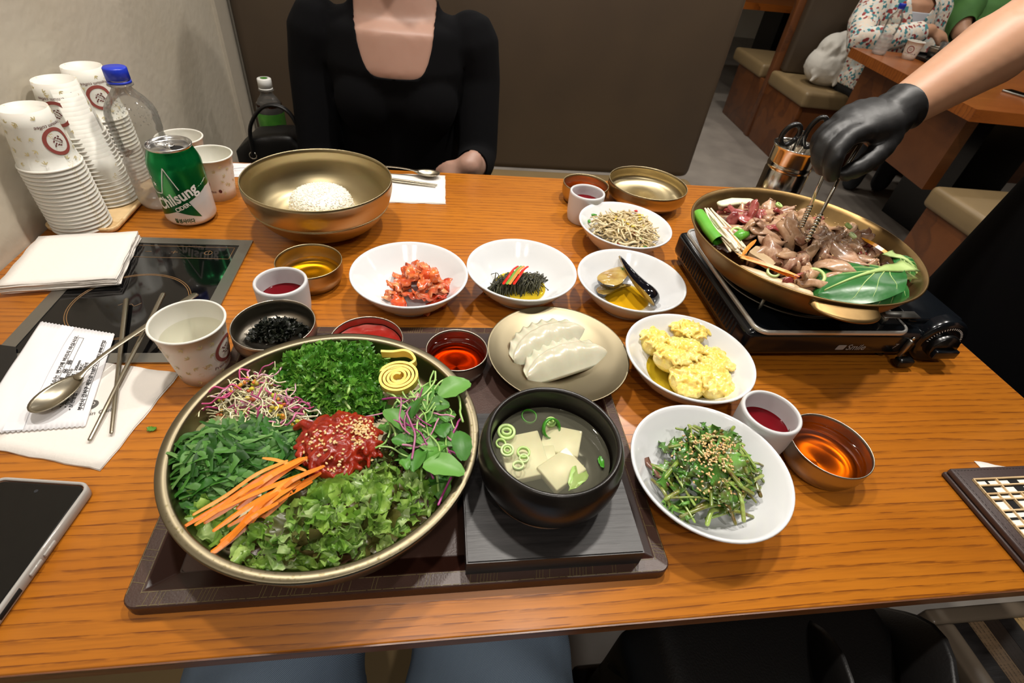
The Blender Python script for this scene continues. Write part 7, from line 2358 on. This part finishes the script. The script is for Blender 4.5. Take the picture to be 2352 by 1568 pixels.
mk('strap', *band([(-0.180, 0.12, 0.15), (-0.160, 0.05, 0.245), (-0.150, -0.03, 0.262), (-0.160, -0.10, 0.21), (-0.17, -0.13, 0.10)], 0.016), M['black_leather'], bg)
bbox('flap', (-0.04, 0.16, -0.125, 0.02, 0.246, 0.253), M['black_leather'], bg, 0.003, 2)
mk('buckle_ring', *tube([(-0.150 + 0.013 * math.cos(a), -0.045 + 0.006 * math.sin(a), 0.268 + 0.012 * math.sin(a)) for a in np.linspace(0, 2 * PI, 21)], 0.0020, 8, cap=False), M['chrome'], bg)
mk('buckle_clasp', *tube([(-0.136, -0.048, 0.270), (-0.122, -0.060, 0.266), (-0.118, -0.085, 0.256)], [0.003, 0.004, 0.003], 8), M['chrome'], bg)

st = thing('stool', 'low stool with taupe frame and mixed wood strips under the near table corner', 'stool', (0.735, -0.20, -T))
TS = 0.44
tp = simple('taupe_frame', '6E6254', 0.35)
bbox('frame_rail', (0.0, 0.45, 0.413, 0.435, TS - 0.035, TS), tp, st, 0.005, 3)
bbox('frame_rail', (0.0, 0.45, 0.0, 0.037, TS - 0.035, TS), tp, st, 0.006, 3)
bbox('frame_rail', (0.0, 0.034, 0.037, 0.413, TS - 0.035, TS - 0.001), tp, st, 0.004, 2)
bbox('frame_rail', (0.416, 0.45, 0.037, 0.413, TS - 0.035, TS - 0.001), tp, st, 0.004, 2)
for k, c in enumerate(['5E4A38', '8A7258', '3A302A', '2A2422', 'A08458', '302824', '6E6048', '5A3A2A', '4A2A20', '7A5A40', '2E2622', '665238', '8A7458', '3E322A']):
    x = 0.0345 + k * 0.02725
    y = 0.15 + RR.random() * 0.15
    m_ = wood('strip_%s' % c, c, c, '1C1612', along=(20, 1, 1), rough=0.4, coat=0.2, rot=(0, 0, PI / 2))
    mk('wood_strip', *box(x, x + 0.0266, 0.0375, y, TS - 0.016, TS - 0.006), m_, st, smooth=False)
    m_ = wood('strip_b%s' % c, c, c, '241C16', along=(20, 1, 1), rough=0.4, coat=0.2, rot=(0, 0, PI / 2)) if k % 3 else M['charred']
    mk('wood_strip', *box(x, x + 0.0266, y + 0.0006, 0.4125, TS - 0.016, TS - 0.0055), m_, st, smooth=False)
for x in (0.02, 0.43):
    for y in (0.02, 0.415):
        bbox('leg', (x - 0.014, x + 0.014, y - 0.014, y + 0.014, 0.0, TS - 0.034), M['plastic_black'], st, 0.003)

# ------------------------------------------------------------------ the booths beyond the aisle
def prism_thing(name, label, cat, poly, z0, z1, mat):
    o = mk(name, *prism(poly, z0, z1), mat, smooth=False)
    return tag(o, label, cat)
far = thing('booth_bench', 'tan booth bench with dark back holding the white bag beyond the aisle', 'bench', (2.25, 3.10, -T), math.radians(-4.5))
bbox('end_panel', (0.0, 0.03, 0.04, 1.08, 0.0, 0.37), M['redwood'], far, 0.003)
bbox('base', (0.03, 1.9, 0.06, 0.52, 0.0, 0.36), M['redwood'], far, 0.003)
bbox('cushion', (-0.02, 1.9, 0.0, 0.52, 0.365, 0.455), M['tan'], far, 0.022, 4)
bbox('backrest', (0.03, 1.9, 0.455, 0.53, 0.455, 1.45), M['booth'], far, 0.02, 3)
bbox('divider', (-0.01, 1.9, 0.53, 0.585, 0.0, 1.45), M['redwood'], far, 0.004)
bbox('backrest', (0.02, 1.9, 0.585, 0.65, 0.455, 1.45), M['booth'], far, 0.02, 3)
bbox('cushion', (-0.02, 1.9, 0.66, 1.20, 0.365, 0.455), M['tan'], far, 0.022, 4)
near = thing('booth_bench', 'tan booth bench beside the black clad server', 'bench', (2.03, 1.36, -T), math.radians(-3))
bbox('base', (0.02, 1.5, 0.02, 0.44, 0.0, 0.36), M['redwood'], near, 0.003)
bbox('cushion', (0.0, 1.5, 0.0, 0.46, 0.36, 0.45), M['tan'], near, 0.022, 4)
t2 = thing('dining_table', 'brown wooden table of the other guests beyond the aisle', 'table', (0, 0, -T))
mk('tabletop', *prism([(2.060, 1.850), (3.40, 1.76), (3.46, 2.78), (2.230, 2.905)], T - 0.045, T), M['redtop'] if 'redtop' in M else M.setdefault('redtop', wood('red_oak_top', 'A05A22', '8E4C1C', '5A2A0E', along=(0.6, 6, 6), rough=0.28)), t2, smooth=False)
mk('apron_panel', *prism([(2.140, 1.93), (2.200, 1.93), (2.345, 2.80), (2.285, 2.81)], T - 0.36, T - 0.045), M['redwood'], t2, smooth=False)
mk('pedestal', *prism([(2.6, 2.2), (2.9, 2.2), (2.9, 2.5), (2.6, 2.5)], 0.0, T - 0.045), M['plastic_black'], t2, smooth=False)
t3 = thing('dining_table', 'third wooden table glimpsed behind the far booth', 'table', (0, 0, -T))
mk('tabletop', *prism([(2.28, 4.34), (3.6, 4.45), (3.6, 5.2), (2.28, 5.1)], T - 0.045, T), M['redtop'], t3, smooth=False)
mk('pedestal', *prism([(2.8, 4.6), (3.1, 4.6), (3.1, 4.9), (2.8, 4.9)], 0.0, T - 0.045), M['plastic_black'], t3, smooth=False)

WBp = [ell((0, 0, 0.11), (0.155, 0.13, 0.12), 18, 12), ell((-0.02, 0, 0.19), (0.10, 0.09, 0.10), 14, 10), ell((0.02, 0.0, 0.255), (0.05, 0.05, 0.05), 12, 8)]
for k in range(40):
    a, z = RR.uniform(0, 6.3), RR.uniform(0.02, 0.26)
    r = 0.150 * math.cos((z - 0.07) * 5.0) if z > 0.07 else 0.15
    r = max(0.03, r)
    WBp.append(tube([(r * 0.97 * math.cos(a), r * 0.83 * math.sin(a), z), (r * 0.86 * math.cos(a + 0.25), r * 0.74 * math.sin(a + 0.25), min(0.24, z + 0.05)), (r * 0.55 * math.cos(a + 0.4), r * 0.45 * math.sin(a + 0.4), min(0.26, z + 0.09))], [0.012, 0.017, 0.010], 8))
o = fuse('cloth_bag', WBp, simple('crumpled_white_cloth', 'CFCBC2', 0.8, bump=0.4, bscale=40, bdist=0.004), None, 0.009, 2, loc=(2.46, 3.32, T - 0.284))
tag(o, 'crumpled white cloth bag lying on the far tan bench', 'bag')

# guest in the patterned blouse
gp = thing('person', 'guest in a patterned blouse reaching over the far table', 'person', (2.66, 3.20, -0.29))
hp3, hw3, hrot3 = head_parts((0, -0.06, 0.76), (0, -1))
G = [tube([(0, 0, 0.08), (0, 0, 0.25), (0, -0.02, 0.42), (0, -0.02, 0.50), (0, -0.02, 0.53)], [0.19, 0.18, 0.185, 0.165, 0.10], 22, flat=0.66, up=(0, 1, 0)), ell((0, -0.02, 0.485), (0.20, 0.08, 0.06), 18, 10),
     tube([(0, -0.02, 0.50), (0, -0.04, 0.60), (0, -0.05, 0.70)], [0.06, 0.052, 0.052], 12)] + hp3
G += [tube([(-0.19, -0.01, 0.48), (-0.25, -0.06, 0.38), (-0.30, -0.17, 0.30), (-0.20, -0.22, 0.335), (0.03, -0.235, 0.395)], [0.068, 0.064, 0.062, 0.052, 0.034], 14)] + hand_parts((0.04, -0.236, 0.396), (0.93, -0.05, -0.22), (0.2, -0.45, 0.85), -1, (0.35, 0.8, 0.5), 1.05)
G += [tube([(0.19, -0.01, 0.48), (0.25, -0.03, 0.34), (0.24, -0.08, 0.22), (0.12, -0.22, 0.20)], [0.068, 0.060, 0.050, 0.034], 14)] + hand_parts((0.12, -0.22, 0.20), (-0.8, -0.3, -0.1), (0, -0.2, 0.9), 1, (0.35, 0.5, 0.4))
for s in (-1, 1):
    G += [tube([(s * 0.09, 0.0, 0.085), (s * 0.10, -0.25, 0.085), (s * 0.10, -0.42, 0.07), (s * 0.10, -0.43, -0.15), (s * 0.10, -0.42, -0.40)], [0.10, 0.085, 0.066, 0.052, 0.040], 12)]
gb_ = fuse('body', G, M['skin_tan'], gp, 0.010, 3)
vneck = lambda x, y, z: AND(0.075 - 0.55 * np.maximum(0, 0.50 - z) - np.abs(x), z - 0.36, -0.02 - y)
fore = lambda x, y, z: OR(AND(-0.16 - y, x - 0.0, z - 0.28), AND(-0.18 - y, 0.28 - z, z - 0.165))
cover(gb_, lambda x, y, z: AND(z - 0.06, 0.55 - z, -vneck(x, y, z), -fore(x, y, z), y + 0.30), 0.016, M['blouse'], 'patterned_blouse', gp)
cover(gb_, lambda x, y, z: AND(z - 0.30, 0.46 - z, 0.10 - np.abs(x), -y, y + 0.16), 0.008, simple('pale_grey_tee', 'B9BCC4', 0.8), 'inner_tee', gp)
cover(gb_, lambda x, y, z: OR(0.075 - z, AND(-0.15 - y, 0.165 - z)), 0.012, simple('dark_grey_trousers', '24262A', 0.9), 'trousers', gp)
face_bits(gp, hw3, hrot3)
fuse('hair', [ell(hw3(0, -0.022, 0.038), (0.086, 0.098, 0.094), 18, 12, hrot3)], M['hair'], gp, 0.009, 3)

# guest in green
gg = thing('person', 'guest in a green shirt seated beside the patterned blouse', 'person', (3.22, 3.17, -0.29))
hp4, hw4, hrot4 = head_parts((0, -0.05, 0.80), (-0.2, -1))
G = [tube([(0, 0, 0.08), (0, 0, 0.27), (0, -0.01, 0.45), (0, -0.01, 0.53), (0, -0.01, 0.56)], [0.19, 0.18, 0.19, 0.17, 0.10], 22, flat=0.66, up=(0, 1, 0)), ell((0, -0.01, 0.51), (0.21, 0.08, 0.06), 18, 10),
     tube([(0, -0.01, 0.53), (0, -0.03, 0.63), (0, -0.04, 0.73)], [0.06, 0.055, 0.055], 12)] + hp4
for s in (-1, 1):
    G += [tube([(s * 0.20, -0.01, 0.51), (s * 0.25, -0.06, 0.44), (s * 0.265, -0.14, 0.39), (s * 0.20, -0.30, 0.335)], [0.070, 0.062, 0.046, 0.032], 14)] + hand_parts((s * 0.20, -0.30, 0.335), (-s * 0.4, -0.8, -0.1), (0, 0, 1), -s, (0.3, 0.5, 0.4))
    G += [tube([(s * 0.09, 0.0, 0.085), (s * 0.10, -0.25, 0.085), (s * 0.10, -0.42, 0.07), (s * 0.10, -0.43, -0.15), (s * 0.10, -0.42, -0.40)], [0.10, 0.085, 0.066, 0.052, 0.040], 12)]
gb2 = fuse('body', G, M['skin_tan'], gg, 0.010, 3)
cover(gb2, lambda x, y, z: AND(z - 0.06, 0.57 - z, -AND(-0.125 - y, np.abs(x) - 0.15), y + 0.2), 0.018, simple('green_shirt_cloth', '4C7C3C', 0.8, var='3E6A34', vscale=10), 'green_shirt', gg)
cover(gb2, lambda x, y, z: OR(0.075 - z, AND(-0.18 - y, 0.18 - z)), 0.012, simple('dark_grey_trousers', '24262A', 0.9), 'trousers', gg)
face_bits(gg, hw4, hrot4)
fuse('hair', [ell(hw4(0, -0.022, 0.038), (0.086, 0.098, 0.094), 18, 12, hrot4)], M['hair'], gg, 0.009, 3)

# things on the far table
bottle('water_bottle', 'clear water bottle with blue cap standing on the far table', (2.300, 2.780, 0), 0.225, 0.034, M['cap_blue'], 0.0155, M['pet'], low_mat=M['pet_frost'])
fcup = place_cup(2.430, 2.720, 0.0, 'white paper cup standing on the far table', 'loose paper cups')
fcup.scale = (1.12, 1.12, 1.12)
emblem(fcup, -2.5, rad_up, 0.042, 1, 1.0)
ft = thing('serving_tray', 'black serving tray on the far table', 'tray', (2.66, 2.72, 0.0002), math.radians(-8))
bbox('tray_floor', (-0.16, 0.26, -0.15, 0.15, 0.0, 0.006), M['plastic_black'], ft, 0.002)
for q in ((-0.16, 0.26, 0.138, 0.15), (-0.16, 0.26, -0.15, -0.138), (-0.16, -0.148, -0.137, 0.137), (0.248, 0.26, -0.137, 0.137)):
    bbox('tray_rim', q + (0.006, 0.016), M['plastic_black'], ft, 0.003)
for k, (x, y) in enumerate(((2.66, 2.80), (2.76, 2.66))):
    steel_dish('steel_dish', ('steel bowl on the black tray of the far table', 'second steel bowl nearer the edge of the black tray on the far table')[k], 0.05, 0.045, (x, y, 0.0065), 0.7)
gl_ = thing('drinking_glass', 'clear glass of drink on the black tray of the far table', 'glass', (2.600, 2.700, 0.0065))
mk('glass_wall', *lathe([(0, 0.002), (0.026, 0.002), (0.027, 0.0), (0.034, 0.085), (0.0325, 0.085), (0.0255, 0.006), (0, 0.006)], 40), M['pet'], gl_)
mk('drink', *lathe([(0, 0.0065), (0.0252, 0.0065), (0.0300, 0.055), (0, 0.055)], 32), M['golden'], gl_)
fp = thing('smartphone', 'dark phone lying on the far table', 'phone', (2.545, 2.120, 0.0002), 0.3)
bbox('phone_body', (-0.036, 0.036, -0.075, 0.075, 0.0, 0.009), M['rim_steel'], fp, 0.003)
mk('screen', *prism(rrect(-0.034, 0.034, -0.073, 0.073, 0.005), 0.009, 0.0093), M['screen'], fp, smooth=False)
